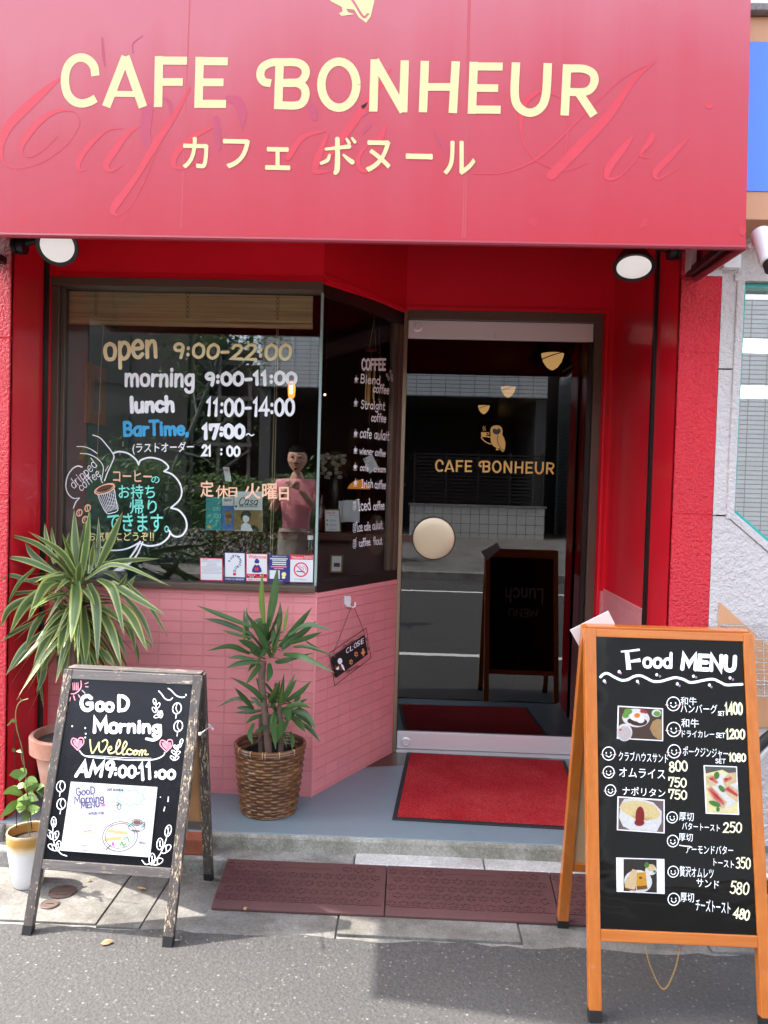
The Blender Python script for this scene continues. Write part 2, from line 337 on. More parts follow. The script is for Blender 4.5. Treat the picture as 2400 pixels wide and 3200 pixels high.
class Ink(MB):
    """flat paint: pen ribbons and filled shapes on one plane, each a hair above the one before"""
    def __init__(s, pl, off=.0012): MB.__init__(s); s.pl = pl; s.off = off; s.k = 0; s.wk = 1; s.cuts = []
    def lift(s): s.k += 1; return s.off + s.k*.00002
    def ribbon2(s, pts, w, smooth=True, flat=False, closed=False):   # pts in plane metres
        P = [V((a, b, 0)) for a, b in pts]; segs = [[P[0]]]
        for a, b in zip(P, P[1:]):
            if (b-a).length < 1e-7: segs.append([b])
            else: segs[-1].append(b)
        Q = []
        for g in segs:
            if len(g) < 2: continue
            q = catmull(g, 6) if (smooth and len(g) > 2) else g
            Q += q if not Q else q[1:]
        if len(Q) < 2: return
        m = len(Q); ww = w if isinstance(w, (list, tuple)) else None; z = s.lift(); rows = []
        def wid(k):
            if not ww: return w/2
            f = k/(m-1)*(len(ww)-1); i = min(int(f), len(ww)-2); return (ww[i]+(ww[i+1]-ww[i])*(f-i))/2
        for k, p in enumerate(Q):
            a = Q[k-1] if k else p; b = Q[k+1] if k < m-1 else p
            t1 = (p-a).normalized() if k else (b-p).normalized(); t2 = (b-p).normalized() if k < m-1 else t1
            n1 = V((-t1.y, t1.x, 0)); n2 = V((-t2.y, t2.x, 0)); n = (n1+n2)
            n = n.normalized() if n.length > .2 else n1
            mi = min(1/max(n.dot(n1), .35), 2.2); d = n*wid(k)*mi; zz = z+k*.0000012
            rows.append(s.add([s.pl.at(p.x+d.x, p.y+d.y, zz), s.pl.at(p.x-d.x, p.y-d.y, zz)]))
        for k in range(m-1): s.face((rows[k], rows[k+1], rows[k+1]+1, rows[k]+1))
        if not flat:
            for k, sg in ((0, -1), (m-1, 1)):
                t = (Q[1]-Q[0]).normalized() if k == 0 else (Q[-1]-Q[-2]).normalized()
                t = t*sg; n = V((-t.y, t.x, 0)); r = wid(k)
                arc = [Q[k]+n*(r*math.cos(a))+t*(r*math.sin(a)) for a in [math.pi*j/6 for j in range(7)]]
                s.poly([s.pl.at(p.x, p.y, z+k*.0000012) for p in arc])
    def pen(s, crop, pts, w, **k):                                  # pts and width in crop pixels
        c = pts[len(pts)//2]; sc_ = s.pl.scale(crop, *c[:2])
        sc_ *= s.wk; wm = [x*sc_ for x in w] if isinstance(w, (list, tuple)) else w*sc_
        s.ribbon2([s.pl.uv(crop, *p) for p in pts], wm, **k)
    def fill(s, crop, pts):
        z = s.lift(); s.poly([s.pl.at(*s.pl.uv(crop, *p), z) for p in pts])
    def oval(s, crop, cx, cy, rx, ry, w=0, n=22, a0=0, a1=360, rot=0):
        c, q = math.cos(RAD(rot)), math.sin(RAD(rot))
        pts = [(cx+rx*math.cos(a)*c-ry*math.sin(a)*q, cy+rx*math.cos(a)*q+ry*math.sin(a)*c) for a in [RAD(a0+(a1-a0)*i/n) for i in range(n+1)]]
        if w: s.pen(crop, pts, w, smooth=False)
        else: s.fill(crop, pts[:-1])
    def text(s, crop, t, x0, y0, x1, y1, cap, w, slant=0, jit=.03):   # hand lettering along a baseline, in crop pixels
        s.cuts.append((len(s.f), 1)); tot = sum(glyph(c)[0]+12 for c in t)-12; L = math.hypot(x1-x0, y1-y0); kx = L/tot; ky = cap/100
        dx, dy = (x1-x0)/L, (y1-y0)/L; nx, ny = dy, -dx; cur = 0; rnd = random.Random(t+str(x0))
        for ch in t:
            gw, st = glyph(ch); js = 1+rnd.uniform(-jit, jit)*1.5; jb = rnd.uniform(-jit, jit)*100; jr = rnd.uniform(-jit, jit)*1.2
            for p in st:
                q = []
                for gx, gy in p:
                    gx2 = gx+gy*(slant+jr); gy2 = gy*js+jb+(gx-gw/2)*jr*.5
                    X = (cur+gx2)*kx; Y = gy2*ky
                    q.append((x0+dx*X+nx*Y, y0+dy*X+ny*Y))
                s.pen(crop, q, w)
            cur += gw+12
        s.cuts.append((len(s.f), 0))
    def font(s, crop, t, x0, y0, x1, y1, sl=0, bold=0, rot=0):         # a line of type whose ink fills the box, sl = slope of the baseline
        s.cuts.append((len(s.f), 1)); vs, fs = typeset(t); xs = [v[0] for v in vs]; ys = [v[1] for v in vs]
        ax, bx, ay, by = min(xs), max(xs), min(ys), max(ys); kx, ky = (x1-x0)/max(bx-ax, 1e-6), (y1-y0)/max(by-ay, 1e-6)
        for ox, oy in (((0,0),(bold,0),(-bold,0),(0,bold),(0,-bold)) if bold else ((0,0),)): s._font1(crop, vs, fs, ax, ay, kx, ky, x0, y0, x1, y1, sl, rot, ox*kx*.62, oy*ky*.62)
        s.cuts.append((len(s.f), 0))
    def _font1(s, crop, vs, fs, ax, ay, kx, ky, x0, y0, x1, y1, sl, rot, ox, oy):
        z = s.lift(); P = []
        for x, y in vs:
            X = x0+(x-ax)*kx+ox; Y = y1-(y-ay)*ky+sl*(X-x0)+oy
            if rot:
                cx, cy = (x0+x1)/2, (y0+y1)/2; c, q = math.cos(RAD(rot)), math.sin(RAD(rot)); X, Y = cx+(X-cx)*c-(Y-cy)*q, cy+(X-cx)*q+(Y-cy)*c
            P.append(s.pl.at(*s.pl.uv(crop, X, Y), z))
        i = s.add(P)
        for f in fs: s.face([i+k for k in f])
_type = {}
def typeset(t, bold=0):
    if (t, bold) not in _type:
        c = bpy.data.curves.new('type', 'FONT'); c.body = t; c.offset = bold; c.resolution_u = 4
        o = bpy.data.objects.new('type', c); me = o.to_mesh()
        _type[(t, bold)] = ([(v.co.x, v.co.y) for v in me.vertices], [tuple(p.vertices) for p in me.polygons])
        o.to_mesh_clear(); bpy.data.objects.remove(o); bpy.data.curves.remove(c)
    return _type[(t, bold)]

# ------------------------------------------------------------------ the logo: lettering and the owl, drawn once in photograph pixels
def _f4(*p): return [src('F4', *q) for q in p]
def _f5(*p): return [src('F5', *q) for q in p]
LOGO = [(_f4((495,228),(488,182),(462,148),(422,133),(380,146),(349,186),(337,250),(349,318),(382,358),(425,371),(466,362),(497,345)), 26, True),
 (_f4((551,388),(652,128)), 27, False), (_f4((650,128),(742,390)), 27, False), (_f4((592,321),(706,323)), 18, False),
 (_f4((825,126),(820,390)), 26, False), (_f4((826,149),(970,150)), 25, False), (_f4((824,260),(948,260)), 24, False),
 (_f4((1036,130),(1029,394)), 26, False), (_f4((1036,152),(1181,153)), 25, False), (_f4((1034,262),(1159,262)), 24, False), (_f4((1030,373),(1172,374)), 25, False),
 (_f4((1451,140),(1442,401)), 26, False), (_f4((1405,267),(1368,258),(1350,226),(1362,184),(1408,160),(1460,158),(1540,160),(1580,186),(1582,228),(1545,262),(1450,266)), 25, True),
 (_f4((1450,266),(1540,266),(1580,296),(1580,346),(1545,380),(1442,381)), 25, True),
 (_f5(*[(203+70*math.cos(a), 211+92*math.sin(a)) for a in [2*math.pi*i/28 for i in range(29)]]), 26, False),
 (_f5((346,110),(340,318)), 26, False), (_f5((346,114),(462,318)), 27, False), (_f5((466,114),(459,321)), 26, False),
 (_f5((546,116),(538,321)), 26, False), (_f5((669,118),(657,324)), 26, False), (_f5((542,220),(663,220)), 24, False),
 (_f5((741,120),(733,327)), 26, False), (_f5((741,138),(856,139)), 25, False), (_f5((738,224),(838,225)), 24, False), (_f5((734,310),(848,311)), 25, False),
 (_f5((909,122),(904,250),(920,300),(962,323),(1005,305),(1028,252),(1036,125)), 26, True),
 (_f5((1113,130),(1103,334)), 26, False), (_f5((1112,147),(1178,148),(1216,168),(1220,205),(1190,238),(1108,240)), 25, True), (_f5((1158,242),(1220,334)), 26, False)]
def logo(ink, fx, ws):
    for pts, w, sm in LOGO: ink.pen('S', [fx(*p) for p in pts], w*ws, smooth=sm, flat=True)
def owl(ink, dark, fx, ws):                   # in C8 pixels
    S = lambda pts: [fx(*src('C8', *p)) for p in pts]
    body = [(722,1160),(719,1135),(728,1110),(748,1097),(770,1094),(795,1099),(812,1115),(818,1140),(815,1170),(828,1192),(840,1230),(840,1262),(832,1295),(822,1309),(806,1297),(795,1280),(778,1278),(782,1286),(796,1290),(768,1294),(762,1288),(770,1284),(768,1274),(745,1262),(728,1240),(722,1210),(724,1190)]
    ink.fill('S', S(body))
    ink.pen('S', S([(724,1245),(690,1232),(662,1210),(650,1188),(690,1186),(730,1190)]), 8*.39*ws)
    ink.fill('S', S([(646,1150),(690,1150),(690,1168),(684,1182),(672,1187),(656,1186),(648,1176)]))
    ink.pen('S', S([(690,1154),(707,1154),(707,1168),(688,1172)]), 5*.39*ws)
    for x in (662, 676): ink.pen('S', S([(x,1138),(x+6,1126),(x-2,1116),(x+5,1102)]), 3.5*.39*ws)
    if dark:
        dark.fill('S', S([(737,1140),(742,1124),(756,1120),(770,1130),(784,1120),(800,1126),(803,1142),(795,1158),(782,1168),(768,1170),(752,1164),(742,1154)]))
        dark.pen('S', S([(782,1180),(776,1205),(782,1240),(800,1272),(816,1296),(826,1290)]), 5*.39*ws)
        for x in (753, 788): ink.oval('S', *fx(*src('C8', x, 1141)), 7*.39*ws, 7*.39*ws)
        ink.oval('S', *fx(*src('C8', 770, 1153)), 4*.39*ws, 5*.39*ws)
# ------------------------------------------------------------------ ground
t = NT('asphalt'); o = t.coord(); n = t.noise(o, 75, 6, .8); big = t.noise(o, 1.3, 3)
vo = t.new('ShaderNodeTexVoronoi'); vo.inputs['Scale'].default_value = 105; t.link(o, vo.inputs[0])
sp = t.ramp(vo.outputs['Color'], [(.74, (0,0,0)), (1.0, (1,1,1))]); far = t.ramp(vo.outputs['Distance'], [(.25, (1,1,1)), (.5, (0,0,0))])
c = t.ramp(n, [(.30, (.026,.025,.024)), (.70, (.078,.074,.070))]); c = t.mix(t.math('MULTIPLY', sp, far), c, (.22,.207,.19))
c = t.mix(1.0, c, t.ramp(big, [(.3, (.85,.85,.85)), (.7, (1.1,1.1,1.1))]), 'MULTIPLY')
t.set(col=c, rough=.85); t.bump(t.math('ADD', n, t.math('MULTIPLY', vo.outputs['Distance'], -.8)), .55, .005); M['asphalt'] = t.m
def concrete(name, col, dark, sc_=7, bump=.5):
    t = NT(name); o = t.coord(); c = t.ramp(t.noise(o, sc_, 6, .7), [(.32, dark), (.62, col)]); f = t.noise(o, 130, 4, .7)
    c = t.mix(1.0, c, t.ramp(f, [(.3, (.62,.62,.62)), (.65, (1.1,1.1,1.1))]), 'MULTIPLY'); c = t.mix(1.0, c, t.ramp(t.noise(o, 2.1, 6, .75), [(.36, (.62,.59,.54)), (.58, (1.05,1.05,1.05))]), 'MULTIPLY'); t.set(col=c, rough=.8); t.bump(f, bump, .004); return t.m
M['concrete'] = concrete('concrete', (.32,.31,.29), (.16,.152,.14)); M['concrete2'] = concrete('gutter_concrete', (.225,.215,.198), (.11,.104,.095), 5)
M['marble'] = concrete('pale_kerb_stone', (.60,.585,.56), (.42,.41,.40), 3, .15); M['mossy'] = concrete('mossy_concrete', (.40,.385,.34), (.19,.185,.13), 9, .9)
M['floor'] = mat('grey_floor_paint', (.185,.24,.27), .4, var=.12, vs=4, bump=.1, bs=40)
M['line'] = mat('road_paint', (.75,.75,.72), .7, var=.1, vs=20)

XL, XR, YF, YW, YD, ZF = -1.53, .975, 3.0, 3.375, 4.0, .13
b = MB(); b.poly([(-40,-60,0),(40,-60,0),(40,2.505,0),(-40,2.505,0)]); struct(b, 'road', M['asphalt'])
b = MB(); rnd = random.Random(44); ed = [(-4+i*.05, 2.506+rnd.uniform(-.006,.012)+.006*math.sin(i*.7)) for i in range(161)]; i0 = b.add([(x,2.44,.0002) for x, y in ed]+[(x,y,.0095) for x, y in ed])
for i in range(160): b.face((i0+i, i0+i+1, i0+161+i+1, i0+161+i))
struct(b, 'road_edge', M['asphalt'])
b = MB(); b.poly([(-40,2.505,-.004),(40,2.505,-.004),(40,60,-.004),(-40,60,-.004)]); struct(b, 'ground', M['concrete'])
for nm, Y, w, a in (('road_line', 1.0, .11, (-30, 30)), ('road_line', -3.4, .11, (-30, 30))):
    b = MB(); b.poly([(a[0],Y-w/2,.004),(a[1],Y-w/2,.004),(a[1],Y+w/2,.004),(a[0],Y+w/2,.004)]); struct(b, nm, M['line'])
b = MB(); xs = [-6,-3.6,-2.4,-1.62,-.985,-.20,.40,1.0,1.6,2.2,4,6]
for i, (x0, x1) in enumerate(zip(xs, xs[1:])):
    if x0 == -.985: b.box(x0+.003, -.84, 2.53, 2.90, -.1, .003); b.box(-.834, x1-.003, 2.515, 2.90, -.1, .005)
    else: b.box(x0+.003, x1-.003, 2.512+(.03 if i % 2 else 0), 2.90, -.1, .004+.0015*(i % 3))
struct(b, 'gutter', M['concrete2'], bevel=.002)
b = MB(); b.box(-6, -.17, 2.895, 3.01, -.1, .066); struct(b, 'kerb', M['concrete'], bevel=.008)
b = MB(); b.box(-.166, .31, 2.892, 3.01, -.1, .072); b.box(.314, 1.2, 2.892, 3.01, -.1, .071); struct(b, 'kerb', M['marble'], bevel=.006)
b = MB(); b.box(-1.56, 1.14, 2.975, 3.2, -.1, .1265); struct(b, 'entrance_step', M['mossy'], bevel=.012)
b = MB(); b.slab([(-1.56,2.985),(1.14,2.988),(1.14,4.05),(-1.56,4.05)], .1, ZF); struct(b, 'entrance_floor', M['floor'], bevel=.004)

# ------------------------------------------------------------------ the cafe building
cafe = thing('cafe_building', (-.3, 3.4, 0), 'red painted cafe front with a recessed glass door and pink tiled window wall', 'cafe')
K, J = V((-.385, 3.36, 0)), V((-.045, 3.985, 0)); DD = (J-K); DL = DD.length; DD.normalize(); DN = V((DD.y, -DD.x, 0))
def P2(t, off=0, z=0): return K+DD*t+DN*off+V((0,0,z))
za, zb = onY(2175,1102,3.0).z, onY(2160,1608,3.0).z
for x0, x1, ztop in ((-1.80, XL, 3.4), (XR, 1.1225, 2.262)):
    c_ = MB(); c_.box(x0, x1, 3.021, 3.42, .13, 3.4); col = c_.build('column', M['red_jamb'], cafe, bevel=.006)
    f_ = MB()
    for q0, q1 in ((.128, zb-.0012), (zb+.0012, za-.0008), (za+.0008, ztop)): f_.box(x0, x1, 3.0, 3.02, q0, q1)
    if x0 > 0: f_.box(XR, 1.02, 3.0, 3.02, 2.2621, 3.4)
    f_.box(x0, x1, 3.0025, 3.0199, .128, ztop)
    f_.build('stucco_face', M['red_stucco'], col, bevel=.004)
    if x0 > 0: w_ = MB(); w_.box(1.0205, 1.122, 2.998, 3.02, 2.2622, 3.4); w_.build('stucco_face', stucco('white_stucco', (.72,.71,.75), .7, .6), col)
    g_ = MB(); g_.box(x0-.02, x1+.02, 2.955, 3.43, 0, .128); g_.build('plinth', M['concrete'], col, bevel=.01)
b = MB(); b.wall((XL,3.36), (-.385,3.36), 2.29, 2.78)
b.poly([P2(0,0,2.296), P2(DL,0,2.330), P2(DL,0,2.78), P2(0,0,2.78)])
b.wall((-.05,3.985), (XR,3.985), 2.325, 2.78); b.wall((.918,3.9845), (XR,3.9845), ZF, 2.326)
b.poly([(XL,3.0,2.78),(XR,3.0,2.78),(XR,4.0,2.78),(XL,4.0,2.78)][::-1])
b.build('fascia', M['red_paint'], cafe)
b = MB(); b.box(XL, -.383, 3.348, 3.362, 2.298, 2.323)
b.obox(P2(DL/2, .006, 2.3265), DD, DN, V((0,0,1)), DL, .013, .024); b.box(-.04, .95, 3.972, 3.986, 2.333, 2.354); b.box(.935, .950, 3.972, 3.9862, ZF, 2.3328)
b.build('trim', M['red_paint'], cafe, bevel=.003)
b = MB(); b.poly([(XR-.002,4.0,ZF),(XR-.002,3.02,ZF),(XR-.002,3.02,2.78),(XR-.002,4.0,2.78)][::-1]); b.build('side_wall', M['red_jamb'], cafe); b = MB(); b.poly([(XL+.002,3.02,ZF),(XL+.002,3.38,ZF),(XL+.002,3.38,2.78),(XL+.002,3.02,2.78)][::-1]); b.build('side_wall', M['red_jamb'], cafe)
b = MB(); b.wall((XL,3.357), (-.383,3.357), ZF, .982); b.build('tiled_wall', M['pink_tile'], cafe)
b = MB(); p, q = P2(0,.003), P2(DL,.003); b.wall((p.x,p.y), (q.x,q.y), ZF, .976); b.build('tiled_wall', M['pink_tile'], cafe)
b = MB(); b.wall((XR-.0065,3.98), (XR-.0065,3.32), ZF, .972); b.wall((.951,3.979), (XR-.006,3.979), ZF, .972); b.build('tiled_wall', M['pink_tile'], cafe)
b = MB(); b.box(XL, -.381, 3.353, 3.37, .9822, 1.004); b.build('tile_cap', M['pink_cap'], cafe, bevel=.003); b = MB(); b.obox(P2(DL/2, -.001, .988), DD, DN, V((0,0,1)), DL, .014, .022); b.build('tile_cap', M['pink_cap'], cafe, bevel=.003); b = MB()
b.box(-.3875,-.3795,3.351,3.36,ZF,.98); b.build('corner_bead', M['pink_cap'], cafe); b = MB(); b.box(XR-.0085, XR-.003, 3.32, 3.98, .9725, .984); b.build('tile_cap', M['pink_cap'], cafe, bevel=.003)
for x0 in (XL+.0025, XR-.0145):
    b = MB(); b.box(x0, x0+.012, 3.262, 3.29, ZF, 2.77); b.build('shutter_rail', M['black_metal'], cafe)
# display window
fr = MB()
fr.box(XL+.001, -.386, 3.325, 3.40, 2.262, 2.2978); fr.box(XL+.001, -1.497, 3.34, 3.40, 1.030, 2.2615); fr.box(XL+.001, -.386, 3.325, 3.41, 1.0045, 1.0295)
fr.box(-1.4968, -1.480, 3.362, 3.40, 1.030, 2.2615)
win = fr.build('display_window', M['brown_metal'], cafe, bevel=.002)
b = MB(); b.box(-1.48, -.386, 3.372, 3.378, 1.0297, 2.2618); b.build('pane', M['glass'], win)
fd = MB(); UZ = V((0,0,1))
fd.obox(P2(DL/2, -.02, 2.295), DD, DN, UZ, DL-.01, .03, .078); fd.build('frame', M['dark_metal'], win, bevel=.002); fd = MB(); fd.obox(P2(DL/2, -.018, 1.0225), DD, DN, UZ, DL-.01, .034, .045)
fd.build('frame', M['dark_metal'], win, bevel=.002)
fd = MB(); fd.obox(P2(DL-.075, -.02, 1.651), DD, DN, UZ, .034, .028, 1.208); fd.build('frame', M['brown_metal'], win, bevel=.002); fd = MB(); fd.obox(P2(DL-.038, -.015, 1.651), DD, DN, UZ, .034, .034, 1.208); fd.build('frame', M['brown_metal'], win, bevel=.002)
b = MB(); b.obox(P2(DL/2-.05, -.018, 1.65), DD, DN, UZ, DL-.1, .006, 1.21); b.build('pane', M['side_glass'], win)
b = MB(); b.box(-.396, -.3855, 3.3665, 3.3835, 1.0299, 2.2616); b.build('glass_edge', M['glass_edge'], win)
# entrance door
fr = MB(); fr.box(-.034, .92, 3.965, 4.03, 2.286, 2.332); fr.box(.881, .92, 3.965, 4.03, .131, 2.2858); door = fr.build('entrance_door', M['brown_metal'], cafe, bevel=.002)
b = MB(); b.box(-.054, -.0345, 3.962, 4.03, .131, 2.331); b.build('door_jamb', M['bronze'], door, bevel=.002)
b = MB(); b.box(-.0343, .92, 3.97, 4.06, .1302, .143); b.build('threshold', M['steel'], door)
b = MB(); b.box(-.0325, .8775, 3.985, 4.02, 2.197, 2.2852); b.build('top_rail', M['steel'], door, bevel=.002)
b = MB(); b.box(-.0325, .8775, 3.985, 4.02, .147, .232); b.build('bottom_rail', M['steel'], door, bevel=.002)
b = MB(); b.box(-.0325, .8775, 4.0, 4.008, .2322, 2.1968); b.build('pane', M['door_glass'], door)
b = MB(); b.box(.8575, .8777, 3.99, 4.015, .2324, 2.1966); b.build('door_edge', M['dark_metal'], door)
for c_ in (('C8',142,312), ('D8',163,1940)):
    p = onY(*src(*c_), 3.985); b = MB(); b.lathe([(.0245,0),(.0245,.004),(.021,.006),(.014,.0065),(.013,.004),(.004,.004)], p+V((0,.0002,0)), 24, (0,-1,0)); b.build('lock', M['steel'], door)
p = onY(*src('C8',757,380), 3.985); b = MB(); b.box(p.x-.008, p.x+.008, 3.9838, 3.985, p.z-.014, p.z+.012); b.build('label', M['paper'], door)
p = onY(*src('D8',368,432), 3.99); prof = [(.109,0),(.109,.008)]; b = MB(); b.lathe(prof, p+V((0,.009,0)), 48, (0,-1,0)); pp = b.build('push_plate', M['dark_metal'], door)
t = NT('gold_plate'); t.set(col=(.70,.56,.38), rough=.38, metal=.6); M['gold_plate'] = t.m
b = MB(); b.lathe([(.1035,0),(.102,.003),(.09,.006),(.06,.009),(.03,.0105),(.0005,.011)], p+V((0,-.0012,0)), 48, (0,-1,0)); b.build('dome', M['gold_plate'], pp)
DP = Plane((0, 3.9975, 1.4), (1,0,0), (0,0,1))
k_ = Ink(DP, .0012)
x0, y0, x1, y1, yb = src('C8',280,0)[0], src('C8',0,1466)[1], src('C8',1230,0)[0], 0, src('C8',0,1484)[1]
def fxd(x, y):
    f = (x-190)/(1869-190); base = 335+f*26; return x0+f*(x1-x0), y0+f*(yb-y0)+(y-base)*.232
logo(k_, fxd, .225); k_.build('lettering', M['t_gold'], door)
k_, d_ = Ink(DP, .0012), Ink(DP, .0024); owl(k_, d_, lambda x, y: (x, y), 1); k_.build('owl_emblem', M['t_gold'], door); d_.build('owl_emblem', M['black'], door)

# interior shell
M['wall_teal'] = mat('teal_wall', (.06,.20,.18), .7); M['wall_brown'] = mat('dark_red_wall', (.08,.025,.02), .5); M['ceil'] = mat('dark_ceiling', (.02,.016,.015), .7); M['wood_floor'] = mat('dark_wood_floor', (.06,.035,.022), .3)
M['counter'] = woodmat('counter_wood', (.10,.03,.018), (.05,.014,.009), .25, 0)
b = MB(); b.poly([(-1.52,3.41,ZF),(-1.52,7.0,ZF),(-1.52,7.0,2.7),(-1.52,3.41,2.7)][::-1]); b.build('interior_wall', M['wall_teal'], cafe)
b = MB(); b.poly([(1.08,4.05,ZF),(1.08,11,ZF),(1.08,11,2.7),(1.08,4.05,2.7)]); b.wall((-1.52,7.0),(-.3,7.0),ZF,2.7); b.poly([(-.3,7,ZF),(-.3,11,ZF),(-.3,11,2.7),(-.3,7,2.7)][::-1]); b.wall((-.3,11),(1.08,11),ZF,2.7)
b.wall((XL,3.405),(-.42,3.405),ZF,1.0,True); b.poly([P2(.03,-.04,ZF), P2(DL,-.04,ZF), P2(DL,-.04,1.0), P2(.03,-.04,1.0)][::-1]); b.build('interior_wall', M['wall_brown'], cafe)
b = MB(); b.poly([(-1.54,3.37,2.7),(1.1,3.37,2.7),(1.1,11,2.7),(-1.54,11,2.7)][::-1]); b.build('interior_ceiling', M['ceil'], cafe)
b = MB(); b.poly([(-1.54,3.4,ZF+.001),(1.1,4.06,ZF+.001),(1.1,11,ZF+.001),(-1.54,11,ZF+.001)]); b.build('interior_floor', M['wood_floor'], cafe)
b = MB(); b.box(-1.80, 1.122, 3.0, 3.2, 3.4005, 7.5); b.box(-1.8, 1.122, 3.2, 9, 7.3, 7.5); b.box(1.10,1.2,3.45,9,.13,7.3); b.box(-1.8,-1.56,3.45,9,.13,7.3); b.build('upper_wall', M['red_stucco'], cafe)

# ------------------------------------------------------------------ awning
AX0, AX1, AZ0, AY0, AZ1, AY1 = -1.585, 1.03, 2.237, 2.57, 3.38, 2.624
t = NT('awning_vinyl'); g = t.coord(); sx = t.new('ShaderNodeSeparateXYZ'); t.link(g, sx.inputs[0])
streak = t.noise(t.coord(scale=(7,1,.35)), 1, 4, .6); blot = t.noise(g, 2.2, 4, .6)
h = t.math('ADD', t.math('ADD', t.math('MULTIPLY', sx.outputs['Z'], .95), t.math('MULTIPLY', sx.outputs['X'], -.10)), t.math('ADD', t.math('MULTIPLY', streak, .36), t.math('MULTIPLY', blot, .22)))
c = t.ramp(h, [(.12, (.43,.008,.019)), (.32, (.43,.020,.036)), (.66, (.43,.044,.066)), (1.05, (.46,.110,.140))])  # faded vinyl, with veiling glare painted in as paler pink toward the top
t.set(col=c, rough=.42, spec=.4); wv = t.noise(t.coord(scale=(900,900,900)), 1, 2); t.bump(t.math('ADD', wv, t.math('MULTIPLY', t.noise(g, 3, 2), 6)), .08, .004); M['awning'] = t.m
M['awn_red'] = mat('unfaded_vinyl', (.53,.021,.041), .4, var=.12, vs=5); M['awn_mauve'] = mat('patched_vinyl', (.38,.030,.075), .45, var=.15, vs=12); M['awn_dark'] = mat('awning_hem', (.26,.02,.035), .4)
awn = thing('awning', (-.28, 2.8, 2.24), 'large faded red vinyl awning lettered in pale gold, over the shop front', 'awning')
b = MB(); th = .006
NX = 24
for i in range(NX):                                             # the front sheet, stretched a little between its ribs
    pass
def awy(z): return AY0+(AY1-AY0)*(z-AZ0)/(AZ1-AZ0)
b.poly([(AX0,AY0,AZ0),(AX1,AY0,AZ0),(AX1,AY1,AZ1),(AX0,AY1,AZ1)])
b.poly([(AX0,AY0+.004,AZ0),(AX1,AY0+.004,AZ0),(AX1,AY1+.004,AZ1),(AX0,AY1+.004,AZ1)][::-1])
for x, s_ in ((AX1, 1), (AX0, -1)):
    q = [(x,AY0,AZ0),(x,2.998,AZ0+.012),(x,2.998,AZ1+.2),(x,AY1,AZ1)]; b.poly(q if s_ > 0 else q[::-1])
    q = [(x-s_*.004,AY0+.004,AZ0),(x-s_*.004,2.998,AZ0+.012),(x-s_*.004,2.998,AZ1+.2),(x-s_*.004,AY1+.004,AZ1)]; b.poly(q[::-1] if s_ > 0 else q)
b.poly([(AX0,AY1,AZ1),(AX1,AY1,AZ1),(AX1,2.998,AZ1+.2),(AX0,2.998,AZ1+.2)])
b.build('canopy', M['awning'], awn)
b = MB(); b.tube([(AX0,AY0+.004,AZ0-.001),(AX1,AY0+.004,AZ0-.001)], .0085, 8)
for x in (AX0+.006, AX1-.006): b.tube([(x,AY0+.01,AZ0),(x,2.995,AZ0+.012)], .012, 8)
b.build('hem', M['awn_dark'], awn)
b = MB()
for x in (AX0+.03, AX1-.03): b.bar((x,AY0+.03,AZ0+.03),(x,2.99,AZ0+.03),.025,.025); b.bar((x,AY0+.03,AZ0+.03),(x,AY1+.03,AZ1-.02),.025,.025)
b.build('awning_frame', M['black_metal'], awn)
b = MB(); b.box(.985, 1.005, 2.94, 2.998, 2.27, 2.36); b.build('bracket', M['steel'], awn)
AP = Plane((-.3, AY0, AZ0), (1,0,0), (0, AY1-AY0, AZ1-AZ0))
gh = Ink(AP, .0006)                                               # old lettering, where the vinyl kept its red
def g4(pts, w): gh.pen('F4', pts, w)
g4([(330,225),(250,290),(150,380),(60,470),(20,540),(5,610)], [4,34,52,50,40,16]); g4([(5,600),(12,660),(50,700),(120,705),(230,670),(340,590),(405,500),(408,440),(370,410),(290,412),(210,460),(140,540),(110,600),(125,640),(170,645),(240,600),(300,540)], [26,14,6,5,4,4,4,4,6,20,34,36,24,8,5,4,3])
g4([(640,500),(560,510),(470,580),(410,660),(412,715),(450,712)], [4,8,26,34,14,4]); g4([(720,490),(660,530),(590,620),(550,690),(575,720),(640,690)], [10,28,40,34,14,4])
g4([(985,290),(900,440),(800,590),(700,760),(610,880),(585,930),(610,955)], [10,30,40,30,44,30,6]); g4([(610,955),(680,900),(760,750),(800,640),(830,600)], [5,4,4,4,6])
g4([(1110,490),(1010,540),(920,620),(900,690),(960,705),(1080,640)], [10,26,36,26,8,4])
def g5(pts, w): gh.pen('F5', pts, w)
g5([(410,150),(340,250),(240,390),(160,500)], [6,26,34,20]); g5([(150,395),(60,420),(0,500)], [6,20,26]); g5([(160,400),(120,500),(110,555),(170,555)], [10,30,24,5])
g5([(385,380),(370,420),(330,440),(280,500),(300,555),(380,530)], [16,24,6,18,16,5])
g5([(1465,118),(1380,190),(1280,330),(1170,450),(1050,572)], [4,22,36,40,38]); g5([(1465,118),(1330,190),(1160,350),(1000,500),(860,560),(740,565)], [3,4,6,8,6,5])
g5([(1000,235),(940,290),(930,400),(960,480),(1020,530),(1110,552),(1200,520)], [14,26,8,6,5,4,3]); g5([(1000,235),(1080,260),(1120,330),(1110,440),(1105,550)], [10,5,5,6,3])
g5([(1375,415),(1340,460),(1280,540),(1275,585),(1330,570),(1410,480)], [8,28,32,16,5,4]); g5([(1455,410),(1440,440),(1405,490),(1440,505)], [22,26,8,3]); g5([(1600,420),(1520,500),(1465,560),(1480,585),(1560,540)], [6,28,24,8,3]); gh.oval('A2', 1405, 458, 16, 13)
gh.build('old_lettering', M['awn_red'], awn)
